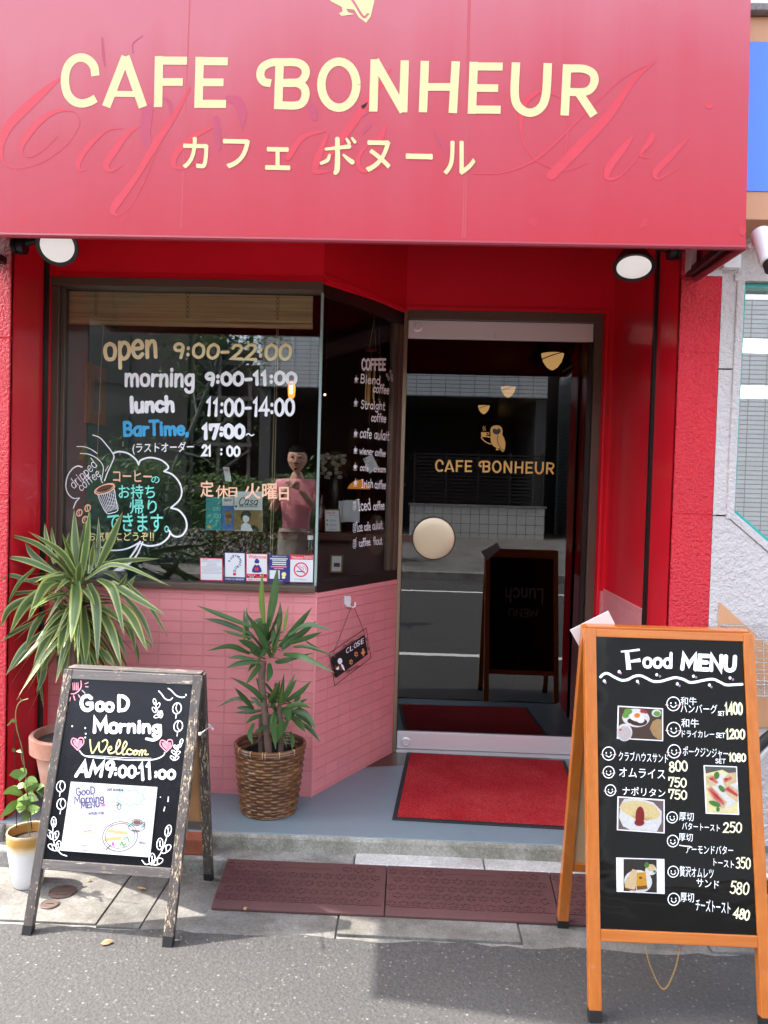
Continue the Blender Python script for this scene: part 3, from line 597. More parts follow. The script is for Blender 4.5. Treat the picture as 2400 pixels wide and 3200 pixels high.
mv = Ink(AP, .0006); mv.pen('F4', [(765,400),(760,450),(755,520),(770,580),(800,620)], [60,56,50,40,20]); mv.pen('F4', [(850,340),(880,370),(885,415)], [10,26,14]); mv.pen('F4', [(1180,345),(1230,360),(1255,420),(1255,500)], [30,52,54,8]); mv.pen('F4', [(1120,450),(1125,520),(1135,600)], [34,40,26])
mv.pen('F4', [(1590,365),(1625,400),(1630,445)], [20,36,30]); mv.pen('F5', [(585,392),(610,440),(632,488)], [6,16,4]); mv.pen('F5', [(330,310),(300,330)], [10,16]); mv.pen('F5', [(325,370),(300,400)], [16,14]); mv.pen('F4', [(530,30),(535,120),(545,180)], [8,14,4]); mv.pen('F4', [(690,110),(690,60),(740,20)], [6,6,4]); mv.build('patch', M['awn_mauve'], awn)
k_ = Ink(AP, .0008); logo(k_, lambda x, y: (x, y), 1.0)
for ch, (cr, a0, b0, a1, b1) in zip('カフェボヌール', (('F4',950,548,1078,705),('F4',1160,558,1293,704),('F4',1378,600,1502,712),('F5',128,425,270,567),('F5',312,434,407,556),('F5',472,488,575,505),('F5',622,437,745,567))):
    if ch != 'ボ': k_.font(cr, ch, a0, b0, a1, b1, sl=.02, bold=.03)
for p, w in (([(152,468),(200,463),(244,458)],[12,14,18]), ([(197,428),(198,500),(196,548),(190,562)],[18,20,22,18]), ([(166,492),(158,512),(134,524)],[10,16,14]), ([(222,492),(240,508),(256,520)],[10,16,20]), ([(234,428),(244,444)],[10,13]), ([(256,425),(267,440)],[10,13])): k_.pen('F5', p, w)
k_.build('lettering', M['t_soft'], awn)
k_, d_ = Ink(AP, .0008), Ink(AP, .0012)
def fxa(x, y): ax, ay = src('C8',822,1308); bx, by = src('A1',1582,97); return bx+(x-ax)*3.6, by+(y-ay)*3.6
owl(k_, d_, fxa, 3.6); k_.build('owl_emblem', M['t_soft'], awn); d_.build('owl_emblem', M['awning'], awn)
wr = Ink(AP, .0003)
rnd = random.Random(12)
for cr, x, y in (('A1',110,950),('A1',540,945),('A1',975,935),('A1',1420,945),('A2',650,955),('A2',1120,965),('A2',1545,1000)):
    for j in range(5): wr.oval(cr, x+rnd.uniform(-16,16), y+rnd.uniform(-14,14), rnd.uniform(5,16), rnd.uniform(5,14))
wr.build('rub_mark', mat('rubbed_vinyl', (.46,.013,.028), .42, var=.1), awn)
sm = Ink(AP, .0004)
for a in ((('A1',820,0),('A1',782,990)), (('A2',365,0),('A2',340,1028)), (('A2',372,0),('A2',350,1028))): sm.ribbon2([AP.uv(*a[0]), AP.uv(*a[1])], .004, smooth=False, flat=True)
sm.build('seam', mat('seam', (.45,.045,.06), .4), awn)
tr = Ink(AP, .0018); tr.fill('A1', [(1560,458),(1575,450),(1590,440),(1580,462),(1566,472)]); tr.build('tear', M['gap'], awn)
# ------------------------------------------------------------------ lettering on the window
WP = Plane((-1, 3.372, 1.6), (1,0,0), (0,0,1)); OFF = .0015
def lay(fn, m, parent, pl, off=OFF):                              # one mesh for each written line, one for the drawing between
    k_ = Ink(pl, off); fn(k_); cuts = [(0, 0)]+k_.cuts+[(len(k_.f), 0)]; parts = {}
    for (a, kind), (b_, _) in zip(cuts, cuts[1:]):
        if b_ > a: parts.setdefault(a if kind else 'drawing', []).extend(range(a, b_))
    for key, fs in parts.items():
        mb = MB(); mp = {}
        for fi in fs:
            idx = []
            for v in k_.f[fi]:
                if v not in mp: mp[v] = len(mb.v); mb.v.append(k_.v[v])
                idx.append(mp[v])
            mb.face(idx)
        mb.build('drawing' if key == 'drawing' else 'lettering', M[m], parent)
def f(k_):
    k_.text('C1', 'open', 905, 1166, 1358, 1148, 226, 34); k_.text('C2', '9:00-22:00', 82, 656, 846, 675, 94, 20, slant=.05)
lay(f, 't_cream', win, WP)
def f(k_):
    k_.text('B3', 'morning', 541, 697, 838, 700, 78, 14); k_.text('B3', '9:00-11:00', 887, 695, 1280, 692, 52, 15)
    k_.text('B3', 'lunch', 565, 812, 752, 806, 62, 17); k_.text('B3', '11:00-14:00', 890, 828, 1270, 828, 70, 13, slant=.04)
    k_.text('B3', '17:00', 876, 926, 1054, 923, 56, 17); k_.pen('B3', [(1064,912),(1074,906),(1086,914),(1097,910)], 5)
    k_.font('B3', '(ラストオーダー', 574, 946, 838, 996, sl=-.02, bold=.016); k_.text('B3', '21', 874, 1001, 912, 1001, 42, 10); k_.text('B3', ':', 950, 1003, 962, 1003, 44, 9); k_.text('B3', '00', 982, 1003, 1036, 1002, 40, 10)
lay(f, 't_white', win, WP)
lay(lambda k_: k_.text('B3', 'BarTime,', 536, 914, 814, 909, 58, 14), 't_blue', win, WP)
def f(k_):                                                        # the speech bubble, the coffee cup and their writing
    c = lambda p, w: k_.pen('C3', p, w)
    c([(320,480),(280,472),(230,500),(185,570),(170,660),(190,730),(240,775),(300,772)], [14,13,11,11,10,10,10,6]); c([(300,772),(265,810),(240,870)], [6,11,8])
    c([(620,350),(680,336),(760,355),(830,410),(856,460)], 15); c([(856,450),(880,415),(960,392),(1060,412),(1120,455),(1135,490),(1095,522)], 15); c([(1095,522),(1170,550),(1235,620),(1262,710),(1240,790),(1160,866)], 15)
    c([(1160,866),(1235,890),(1295,965),(1308,1050),(1270,1120),(1215,1138),(1170,1120),(1135,1070)], 17); c([(1155,1100),(1130,1150),(1060,1205),(960,1225),(880,1205)], 17)
    c([(860,1195),(760,1245),(660,1265),(560,1260),(480,1225)], [16,14,12,11,8]); c([(870,1185),(820,1270),(770,1340),(720,1400),(630,1455)], [20,18,16,22,10]); c([(895,1185),(850,1290),(800,1360),(700,1440),(630,1458)], [12,14,20,22,8])
    c([(425,180),(490,205),(550,270),(600,335),(624,385),(600,450),(560,540),(535,610)], 10); c([(540,520),(570,470)], 6); c([(275,288),(340,290),(400,310),(465,352)], 8); c([(305,352),(390,362),(470,405),(520,470),(518,540),(505,600)], 8)
    c([(495,560),(500,600),(518,632)], 7); c([(470,740),(500,820),(552,912),(600,915),(660,885),(640,780),(625,690)], 7)
    for i in range(9): c([(480+i*19,735-i*4),(556+i*11.5,908-i*4)], 5)
    for i in range(4): c([(560,720+i*40),(640,760+i*30)], 3)
    k_.text('C3', 'dripped', 245, 690, 470, 470, 92, 7, slant=.15); k_.text('C3', 'coffee', 315, 712, 500, 560, 84, 7, slant=.15)
lay(f, 't_white', win, WP)
def f(k_):
    k_.font('C3', 'コーヒー', 615, 512, 980, 616, sl=.02, bold=.02); k_.oval('C3', 535, 690, 98, 38, 12, rot=-18); k_.oval('C3', 538, 678, 90, 30, 9, rot=-20)
    for x, y in ((297,912),(375,868),(352,978)): k_.oval('C3', x, y, 24, 32, 12, rot=20); k_.pen('C3', [(x+6,y-28),(x-4,y),(x+6,y+26)], 8)
lay(f, 't_peach', win, WP)
lay(lambda k_: [k_.oval('C3', 535, 683, 70, 22, 12, rot=-18), k_.pen('C3', [(470,700),(600,658)], 16)], 't_brown', win, WP, .0018)
def f(k_):
    k_.font('C3', 'の', 975, 570, 1052, 632, bold=.02); k_.font('C3', 'お持ち', 668, 648, 1008, 778, bold=.02); k_.font('C3', '帰り', 772, 786, 1026, 922, bold=.02); k_.font('C3', 'できます。', 560, 915, 1140, 1085, sl=.02, bold=.02)
lay(f, 't_mint', win, WP)
def f(k_):
    k_.font('C3', 'お気軽にどうぞ', 380, 1092, 945, 1178, bold=.012); k_.text('C3', '!!', 962, 1172, 1000, 1172, 72, 9)
lay(f, 't_yellow', win, WP)
def f(k_):
    for ch, bx in zip('定休日火曜日', ((255,672,388,838),(415,720,542,850),(546,742,634,838),(716,698,876,856),(896,702,1046,860),(1072,738,1168,872))): k_.font('C4', ch, *bx, bold=.028)
lay(f, 't_peach', win, WP)
pq = P2(0, -.014); SP = Plane((pq.x, pq.y, 1.6), DD, (0,0,1))
def f(k_):
    T = lambda cr, *a, **k: k_.text(cr, *a, **k)
    T('C5','COFFEE',795,1128,1122,1132,145,34,jit=.01); T('C5','Blend',775,1308,1045,1330,112,20); T('C5','coffee',950,1438,1165,1468,112,20); T('C5','Straight',780,1664,1110,1686,112,18); T('C5','coffee',922,1838,1125,1856,112,19)
    T('C5','cafe',765,2066,925,2078,130,20); T('C5','aulait',962,2082,1165,2104,130,18)
    T('C6','wiener',760,305,945,318,92,16); T('C6','coffee',972,322,1112,344,92,16); T('C6','cafe',765,530,880,540,84,15); T('C6','cream',955,548,1118,556,84,15); T('C6','Irish',785,770,945,768,112,17); T('C6','coffee',968,776,1118,786,108,16)
    T('C6','Iced',742,1092,915,1070,150,18); T('C6','coffee',950,1078,1102,1072,112,16); T('C6','Ice',724,1376,802,1366,128,13); T('C6','cafe',826,1364,912,1356,116,12); T('C6','aulait.',938,1348,1090,1336,116,10); T('C6','coffee',755,1586,910,1562,104,13); T('C6','flout',950,1560,1070,1552,108,11)
    for cr, x, y in (('C5',708,1262),('C5',700,1585),('C5',700,2010),('C6',697,250),('C6',693,480),('C6',697,700)):
        k_.oval(cr, x, y, 22, 30); k_.oval(cr, x, y+40, 24, 9, 6); k_.oval(cr, x+24, y-4, 9, 12, 5); k_.pen(cr, [(x-4,y-58),(x+6,y-46),(x-2,y-34)], 6)
    for y in (1020, 1330, 1550):
        k_.pen('C6', [(668,y-60),(664,y+40),(700,y+48),(706,y-50)], 6); k_.oval('C6', 686, y-55, 20, 9, 6); k_.pen('C6', [(690,y-60),(714,y-92)], 6)
        for d in (-30,-8,14,34): k_.pen('C6', [(672,y+d),(700,y+d-8)], 8)
    for x, y in ((1180,1155),(1134,1205),(1196,1218),(1152,1252),(1205,1270)): k_.oval('C5', x, y, 12, 20, 7)
lay(f, 't_white', win, SP)

# ------------------------------------------------------------------ stickers along the bottom of the window
SW = WP
def sheet(name, pl, crop, q, m, lab, cat, th=.0012, off=.0003, group=None, rnd=0):
    z = [pl.uv(crop, *p) for p in q]; a = sum(p[0] for p in z)/4; b_ = min(p[1] for p in z)
    o = thing(name, pl.at(a, b_, 0), lab, cat, group); mb = MB()
    A = [pl.at(x, y, off) for x, y in z]; B = [pl.at(x, y, off+th) for x, y in z]; i = mb.add(A+B)
    mb.face((i+3,i+2,i+1,i)); mb.face((i+4,i+5,i+6,i+7))
    for k in range(4): mb.face((i+k, i+(k+1)%4, i+4+(k+1)%4, i+4+k))
    pp = mb.build('sheet', m, o, bevel=rnd) if rnd else mb.build('sheet', m, o)
    return o, off+th+.0003
SG = 'notices stuck along the bottom of the cafe window'
def quad(x0, y0, x1, y1, sl, sx=0): return [(x0+sx*(y1-y0)*0, y1), (x1, y1+sl*(x1-x0)), (x1+sx, y0+sl*(x1-x0)), (x0+sx, y0)]
o, e = sheet('window_sticker', SW, 'C7', quad(108,178,400,470,.025,-4), M['t_red'], 'white notice with a pink border full of fine print, leftmost on the window sill', 'sticker', group=SG)
k_ = Ink(SW, e); k_.fill('C7', quad(116,187,392,461,.025,-3)); k_.build('panel', M['paper'], o)
k_ = Ink(SW, e+.0003); k_.font('C7', '外国語通訳サービスがご利用可能です', 128, 196, 388, 212, sl=.02, bold=.01)
for i, (a, b_) in enumerate(((126,386),(196,320),(196,320),(190,328),(124,388),(124,388),(124,388),(150,358),(124,388),(124,388))): k_.pen('C7', [(a,228+i*16.5),(b_,230+i*16.5+3)], 3.0, flat=True)
k_.build('print', M['t_grey'], o)
o, e = sheet('window_sticker', SW, 'C7', quad(426,108,690,474,.03,-3), M['t_navy'], 'information sticker shaped as a question mark with a red dot and blue foot', 'sticker', group=SG)
k_ = Ink(SW, e); k_.fill('C7', quad(432,114,684,424,.03,-2)); k_.build('panel', M['paper'], o)
k_ = Ink(SW, e+.0003)
for ch, x, y, r in zip('INFORMATION', (484,512,544,580,610,628,628,616,596,572,556), (220,182,156,154,172,206,240,270,292,306,345), (-78,-55,-20,10,40,70,95,120,140,150,185)): k_.font('C7', ch, x-(5 if ch == 'I' else 15), y-15, x+(5 if ch == 'I' else 15), y+15, bold=.03, rot=r)
k_.build('print', M['t_navy'], o)
k_ = Ink(SW, e+.0003); k_.oval('C7', 553, 390, 21, 21); k_.build('print', M['t_red'], o); k_ = Ink(SW, e+.0003); k_.font('C7', '文京区まちかど観光案内所', 432, 440, 676, 464, sl=.03, bold=.02); k_.build('print', M['paper'], o)
o, e = sheet('window_sticker', SW, 'C7', quad(704,122,980,484,.02,-2), M['t_red'], 'welcome sticker with a woman in a dark kimono above red and black captions', 'sticker', group=SG)
k_ = Ink(SW, e); k_.fill('C7', quad(712,130,972,384,.02,-2)); k_.fill('C7', quad(710,440,968,474,.02)); k_.build('panel', M['paper'], o)
k_ = Ink(SW, e+.0003); k_.font('C7', 'Welcome', 734, 140, 962, 186, sl=.02, bold=.02); k_.fill('C7', [(815,305),(864,305),(862,342),(815,340)]); k_.build('print', M['t_red'], o)
k_ = Ink(SW, e+.0002); k_.fill('C7', [(812,268),(868,268),(900,320),(905,362),(870,372),(800,370),(776,356),(784,315)]); k_.oval('C7', 843, 228, 33, 27); k_.oval('C7', 841, 202, 20, 12); k_.build('print', M['t_navy'], o)
k_ = Ink(SW, e+.0004); k_.fill('C7', [(822,252),(866,252),(850,276),(834,276)]); k_.font('C7', 'ようこそ', 728, 392, 820, 412, bold=.02); k_.font('C7', '歓迎', 880, 398, 930, 418, bold=.02); k_.font('C7', '환영', 745, 420, 800, 438, bold=.02); k_.build('print', M['paper'], o)
k_ = Ink(SW, e+.0002); k_.fill('C7', quad(842,396,966,414,.02)); k_.fill('C7', quad(714,418,836,436,.02)); k_.font('C7', '文京区でいろいろ知ろう', 722, 448, 950, 470, sl=.02, bold=.02); k_.build('print', M['ink'] if 'ink' in M else M['black'], o)
o, e = sheet('window_sticker', SW, 'C7', quad(998,138,1262,490,.028,0), M['t_navy'], 'dark blue notice crowded with pale lines of text, behind the tallest yucca leaf', 'sticker', group=SG)
k_ = Ink(SW, e); k_.font('C7', '地元の魅力をTRUSTする', 1040, 150, 1222, 170, sl=.02, bold=.02)
for y, a, b_ in ((188,1012,1240),(208,1040,1222),(236,1042,1222),(262,1040,1220)): k_.pen('C7', [(a,y),(b_,y+5)], 15, flat=True)
k_.fill('C7', quad(1008,338,1138,448,.03)); k_.pen('C7', [(1120,476),(1176,478)], 3); k_.build('print', M['paper'], o)
k_ = Ink(SW, e+.0003); k_.font('C7', 'Multilingual visitor help', 1014, 184, 1238, 196, sl=.02); k_.font('C7', '多言語観光ガイド', 1044, 204, 1220, 214, sl=.02); k_.build('print', M['t_green'], o)
k_ = Ink(SW, e+.0003)
for y in (292, 316): k_.pen('C7', [(1024 if y < 300 else 1068,y),(1228 if y < 300 else 1186,y+4)], 13, flat=True)
k_.build('print', M['t_pink'], o)
k_ = Ink(SW, e+.0003); k_.oval('C7', 1192, 392, 30, 28); k_.oval('C7', 1188, 432, 24, 18); k_.build('print', M['t_yellow'], o)
o, e = sheet('window_sticker', SW, 'C7', quad(1270,138,1568,490,.02,6), M['paper'], 'no smoking sticker with a red banner, next to the glass corner', 'sticker', group=SG)
k_ = Ink(SW, e); k_.fill('C7', quad(1274,138,1567,200,.02)); k_.oval('C7', 1413, 332, 87, 87, 17, n=36); k_.pen('C7', [(1352,274),(1474,392)], 14, flat=True); k_.build('print', M['t_red'], o)
k_ = Ink(SW, e+.0003); k_.font('C7', 'Welcome to TOKYO', 1292, 156, 1552, 188, sl=.02, bold=.025); k_.build('print', M['paper'], o)
k_ = Ink(SW, e-.0001); k_.fill('C7', [(1354,346),(1458,352),(1458,366),(1354,360)]); k_.pen('C7', [(1395,268),(1408,300),(1440,310),(1448,335)], 5); k_.pen('C7', [(1432,282),(1470,300),(1475,335)], 5); k_.build('print', M['t_navy'], o)
k_ = Ink(SW, e); k_.font('C7', 'NO SMOKING', 1330, 448, 1484, 466, sl=.03); k_.build('print', M['t_grey'], o)

# ------------------------------------------------------------------ A-boards
def board_frame(a, t):
    u = V((math.cos(a), math.sin(a), 0)); bk = V((-math.sin(a), math.cos(a), 0)); v = bk*math.sin(t)+V((0,0,1))*math.cos(t); return u, v, bk
M['chip_wood'] = woodmat('chipped_dark_wood', (.085,.070,.064), (.040,.032,.028), .5, 2, chips=(.56,.42,.28)); M['chip_rail'] = woodmat('chipped_rail_wood', (.12,.105,.10), (.065,.054,.05), .5, 0, chips=(.58,.45,.31))
M['orange_wood'] = woodmat('orange_varnished_wood', (.48,.145,.022), (.38,.10,.014), .28, 2, coat=.2); M['orange_rail'] = woodmat('orange_varnished_rail', (.48,.145,.022), (.38,.10,.014), .28, 0, coat=.2)
M['ply'] = mat('plywood', (.46,.28,.15), .6, var=.25, vs=8); M['ply_dirty'] = mat('stained_plywood', (.40,.20,.085), .6, var=.5, vs=9)
t = NT('black_board'); o_ = t.coord(); t.set(col=t.mix(t.ramp(t.noise(o_, 7, 5, .7), [(.5, (0,0,0)), (.75, (1,1,1))]), (.006,.006,.008), (.014,.014,.017)), rough=.24, spec=.25); t.bump(t.noise(o_, 6, 2), .04, .01); M['board'] = t.m
t = NT('gloss_board'); o_ = t.coord(); t.set(col=(.004,.004,.004), rough=.06, spec=.3); t.bump(t.noise(t.coord(scale=(1,1,2.2)), 3.2, 2), .16, .02); M['gloss'] = t.m
def aboard(name, O, a, t, tb, us, vs, mats, lab, thick, pad):
    u, v, bk = board_frame(a, t); n = u.cross(v); O = V((O[0], O[1], 0)); o = thing(name, O, lab, 'sandwich board')
    mf, mr, mp, mbk = mats; W = us[3]; wl = us[1]; wr = us[3]-us[2]; z0 = .012
    def part(nm, m, a0, a1, b0, b1, d0, d1, bev=.002, parent=o):
        c = O+u*((a0+a1)/2)+v*((b0+b1)/2)+n*((d0+d1)/2); mb = MB(); mb.obox(c, u, v, n, a1-a0, b1-b0, d1-d0); return mb.build(nm, m, parent, bevel=bev)
    L1 = part('leg', mf, 0, wl, z0+.004, vs[4]-.0005, -thick, 0); L2 = part('leg', mf, W-wr, W, z0+.004, vs[4]-.0005, -thick, 0)
    part('foot', M['black'], -.0005, wl+.0005, -.002, z0+.02, -thick-.0005, .0006, .001, L1); part('foot', M['black'], W-wr-.0005, W+.0005, -.002, z0+.02, -thick-.0005, .0006, .001, L2)
    part('rail', mr, wl, W-wr, vs[3], vs[4]-.0012, -thick, -.0008); part('rail', mr, wl, W-wr, vs[1], vs[2], -thick, -.0008)
    pnl = part('panel', mp, wl-.001, W-wr+.001, vs[2]-.001, vs[3]+.001, -.014, -.007, 0)
    top = O+v*vs[4]; vb = bk*(-math.sin(tb))+V((0,0,1))*math.cos(tb); nb = u.cross(vb); hb = top.z/math.cos(tb); Ob = top-vb*hb-nb*.004+bk*(2*thick*.35)
    def rear(nm, m, a0, a1, b0, b1, d0, d1, parent=o):
        c = Ob+u*((a0+a1)/2)+vb*((b0+b1)/2)+nb*((d0+d1)/2); mb = MB(); mb.obox(c, u, vb, nb, a1-a0, b1-b0, d1-d0); return mb.build(nm, m, parent, bevel=.002)
    R1 = rear('leg', mf, 0, wl, .016, hb-.004, -thick, 0); R2 = rear('leg', mf, W-wr, W, .016, hb-.004, -thick, 0)
    rear('foot', M['black'], -.0005, wl+.0005, -.002, .032, -thick-.0005, .0006, R1); rear('foot', M['black'], W-wr-.0005, W+.0005, -.002, .032, -thick-.0005, .0006, R2)
    rear('rail', mr, wl, W-wr, vs[1]+.01, vs[2]+.01, -thick+.002, -.002); rear('rail', mr, wl, W-wr, hb-.06, hb-.012, -thick+.002, -.002); rear('back_panel', mbk, wl-.001, W-wr+.001, vs[2]+.009, hb-.059, -.014, -.007); rear('rear_board', mp, wl-.001, W-wr+.001, vs[2]+.009, hb-.059, -.0185, -.0145)
    c = top-n*(thick*.5)+bk*.018+v*.004
    hp = MB(); hp.obox(c+u*(W/2), u, bk, V((0,0,1)), W-.02, .05, .008); hp.build('top_strip', mr, o, bevel=.002)
    return o, pnl, Plane(O+n*(-.0068), u, v), Plane(Ob+nb*(-thick), u, vb), (O, u, v, n, bk)
LB, lpan, LP, LPB, LF = aboard('blackboard_sign', (-1.1933,2.4586), RAD(-3.143), RAD(17.80), RAD(10.2), (0,.0307,.4591,.4911), (0,.1966,.2271,.8029,.8364), (M['chip_wood'],M['chip_rail'],M['board'],M['ply_dirty']), 'worn dark wooden chalkboard with a good morning greeting and white menu sheet', .022, 0)
RB, rpan, RP, RPB, RF = aboard('blackboard_sign', (.5329,2.1705), RAD(.234), RAD(12.21), RAD(11.6), (0,.0339,.4682,.5006), (0,.2081,.2393,1.0487,1.0737), (M['orange_wood'],M['orange_rail'],M['gloss'],M['ply']), 'tall orange wooden board with a handwritten food menu and four food photos', .030, 0)
M['t_grey2'] = ink('pencil_grey', (70,70,78))
class Flat(Plane):
    def uv(s, crop, x, y): return x, y
    def scale(s, crop, x, y): return 1.0
u_, v_, n_ = -RPB.u, RPB.v, None; fp_ = Flat(RPB.at(0,0,0)-RPB.n*0, u_, v_)
fp_.O = RPB.O+RPB.n*.0114; k_ = Ink(fp_, .001); k_.text('S', 'Lunch', -.40, .80, -.14, .80, .10, .012); k_.text('S', 'MENU', -.36, .66, -.16, .66, .05, .008); k_.build('lettering', M['t_grey'], RB)
# stay bar of the left board
p0 = onY(*src('D1',1468,622), 2.56); p1 = onY(*src('D1',1552,560), 2.74)
b = MB(); b.tube([p0,p1], .0022, 6); b.ball(p0, .006); b.bar(p1-V((.008,0,-.008)), p1+V((.010,0,-.012)), .006, .006); b.build('stay', M['steel'], LB)
def f(k_):
    T = lambda *a, **k: k_.text(*a, **k); c = lambda cr, p, w: k_.pen(cr, p, w)
    T('D1','G',520,432,610,432,112,30,jit=.02); T('D1','oo',640,434,778,436,100,28,jit=.02); T('D1','D',815,438,900,438,115,28); T('D1','Mo',622,606,815,606,108,30,jit=.02); T('D1','rning',826,606,1160,612,96,26,jit=.02)
    c('D1', [(1130,560),(1150,600),(1145,640),(1100,668),(1040,660)], [24,28,28,26,18])
    T('D1','AM9',480,955,765,960,112,28,slant=.18,jit=.02); T('D1',':00',785,962,955,966,86,24,jit=.02); T('D1','~',945,966,985,968,80,12); T('D1','11',990,990,1085,975,125,26,slant=.1,jit=.02); T('D1',':00',1105,972,1268,978,66,24,jit=.02)
    c('D1', [(508,755),(540,790),(600,806),(750,818),(900,828),(1050,830),(1130,818),(1178,792),(1188,770)], 9); c('D1', [(545,795),(700,800),(900,812),(1080,815)], 3)
    c('D1', [(1140,280),(1160,300),(1190,340),(1225,352),(1250,335)], 9); c('D1', [(1215,258),(1240,275),(1280,315),(1320,330),(1345,328)], 9)
    for i in range(3): k_.oval('D1', 1357, 308+i*3, 5, 6)
    for x, y, r in ((1108,365,-10),(1135,395,30),(1104,430,-30),(1148,455,50),(1125,480,70),(1160,470,10)): k_.oval('D1', x, y, 12, 24, 6, rot=r)
    c('D1', [(1108,370),(1130,430),(1166,486)], 6)
    for x, y in ((1286,418),(1296,560),(360,1040),(364,1180)):
        k_.oval('D1', x, y, 34, 44, 8, rot=15); c('D1', [(x+2,y-40),(x-8,y),(x+6,y+30)], 6); c('D1', [(x-4,y+40),(x-10,y+78)], 7)
    for x, y, r in ((1320,685,20),(1300,720,60),(1278,730,-40),(1290,775,60),(1262,770,-50),(1280,815,60),(1252,815,-50)): k_.oval('D1', x, y, 11, 24, 7, rot=r)
    c('D1', [(1318,680),(1290,740),(1268,830)], 6)
    c('D2', [(300,440),(296,520),(305,590),(335,650),(365,685),(408,700)], 8)
    for x, y, r in ((304,430,0),(275,530,-30),(320,540,25),(296,632,-60),(342,620,10)):
        k_.oval('D2', x, y, 20, 40, 7, rot=r); c('D2', [(x-6,y-20),(x+6,y+22)], 6); c('D2', [(x+4,y-20),(x-6,y+16)], 4)
    c('D2', [(1212,520),(1190,600),(1150,690),(1100,745),(1040,768),(1008,735)], 8)
    for x, y, r in ((1216,500,15),(1150,605,5),(1200,645,50),(1088,725,5),(1130,745,70)):
        k_.oval('D2', x, y, 24, 46, 7, rot=r); c('D2', [(x-6,y-24),(x+8,y+24)], 6); c('D2', [(x+6,y-26),(x-4,y+20)], 4)
    for x, y in ((452,560),(556,575),(560,620),(556,650)): k_.oval('D1', x, y, 6, 7)
    c('D1', [(1218,1125),(1215,1160)], 8); c('D1', [(1190,1205),(1182,1235)], 8); k_.oval('D1', 1155, 1125, 4, 4)
lay(f, 't_white', lpan, LP)
WEL = ([(592,668),(598,735),(612,775),(645,725),(664,690),(664,745),(685,768),(715,735),(732,690),(715,668),(690,682)],[(738,758),(762,742),(757,722),(737,740),(748,776),(790,762),(832,700),(822,668),(802,715),(806,778),(842,768),(884,708),(872,682),(852,728),(854,784),(888,776)],[(925,752),(902,742),(884,768),(906,786),(938,772),(955,752),(936,764),(944,786),(968,778),(966,756),(985,762)],[(984,790),(994,756),(1010,754),(1006,790),(1016,760),(1036,754),(1032,784),(1055,784)])
lay(lambda k_: [k_.pen('D1', p, 11) for p in WEL], 't_yellow', lpan, LP)
def f(k_):
    for x, y in ((492,700),(1200,715)):
        k_.pen('D1', [(x,y+50),(x-48,y-5),(x-40,y-42),(x-10,y-36),(x,y-18)], 9); k_.pen('D1', [(x,y-18),(x+15,y-45),(x+45,y-42),(x+46,y),(x,y+50)], 9)
        for i in range(7): k_.pen('D1', [(x-34+i*11,y-30+abs(i-3)*2),(x-22+i*9,y+34-abs(i-3)*9)], 7)
    k_.pen('D1', [(520,200),(522,240),(505,275),(470,300),(440,302)], 9)
    for i in range(4): k_.pen('D1', [(455+i*14,215),(458+i*13,270)], 7)
    for q in (((553,222),(578,212)),((558,245),(576,246)),((530,275),(552,296)),((500,310),(512,330)),((462,318),(472,352)),((436,330),(432,356))): k_.pen('D1', q, 8)
lay(f, 't_pink', lpan, LP)
o, e = sheet('menu_sheet', LP, 'D2', [(358,658),(1072,712),(1130,152),(440,108)], mat('menu_paper', (.55,.545,.56), .5, var=.03), 'white hand drawn morning menu sheet stuck on the chalkboard', 'menu', off=.0016)
k_ = Ink(LP, e); k_.wk = 1.7; k_.text('D2','GooD',485,220,635,205,58,6); k_.text('D2','Morning',470,280,705,265,58,6); k_.text('D2','MENU',525,322,670,308,46,6); k_.text('D2','AM9:00-11:00',580,372,705,368,22,2.5); k_.build('print', mat('print_violet', lin(70,62,110), .5), o)
k_ = Ink(LP, e); k_.wk = 1.7; k_.text('D2','CAFE BONHEUR',725,180,860,186,20,2.5); k_.font('D2','トースト 100円',420,596,576,618,sl=.08); k_.font('D2','ドリンク付 +100円',414,632,580,652,sl=.08); k_.text('D2','MENU',980,600,1035,606,18,2)
k_.oval('D2', 832, 545, 140, 118, 3.5, rot=-10); k_.oval('D2', 832, 540, 120, 98, 2.5, rot=-10); k_.pen('D2', [(722,650),(758,612)], 5); k_.oval('D2', 825, 305, 14, 24, 3.5); k_.oval('D2', 812, 285, 12, 12, 3)
k_.oval('D2', 968, 432, 40, 26, 4); k_.pen('D2', [(1010,430),(1030,436),(1024,462),(1004,462)], 5); k_.oval('D2', 966, 470, 66, 36, 3); k_.pen('D2', [(928,495),(990,500)], 4); k_.build('print', M['t_grey2'], o)
k_ = Ink(LP, e+.0002); k_.wk = 1.7; k_.fill('D2', [(738,490),(886,505),(886,525),(738,510)]); k_.fill('D2', [(712,555),(838,545),(838,568),(706,580)]); k_.pen('D2', [(448,440),(645,418),(628,512),(440,524),(448,440)], 3, smooth=False); k_.pen('D2', [(738,460),(888,432),(888,500)], 3, smooth=False); k_.pen('D2', [(712,545),(840,512),(838,560)], 3, smooth=False); k_.build('print', M['t_orange'], o)
k_ = Ink(LP, e+.0004); k_.wk = 1.7; k_.oval('D2', 778, 604, 13, 15); k_.pen('D2', [(690,298),(712,294)], 9); k_.pen('D2', [(545,505),(605,496)], 4); k_.build('print', mat('print_magenta', lin(225,80,190), .5), o)
k_ = Ink(LP, e+.0004); k_.wk = 1.7; k_.pen('D2', [(820+105*math.cos(a)*(1+.09*math.sin(9*a))+95, 235+60*math.sin(a)*(1+.12*math.sin(9*a))) for a in [2*math.pi*i/54 for i in range(55)]], 5); k_.font('D2','サラダもあります',840,205,990,225); k_.font('D2','いかがですか',870,245,985,262)
for a in (905, 1000): k_.oval('D2', a+10, 448 if a < 950 else 470, 14, 8)
k_.build('print', M['t_mint'], o)
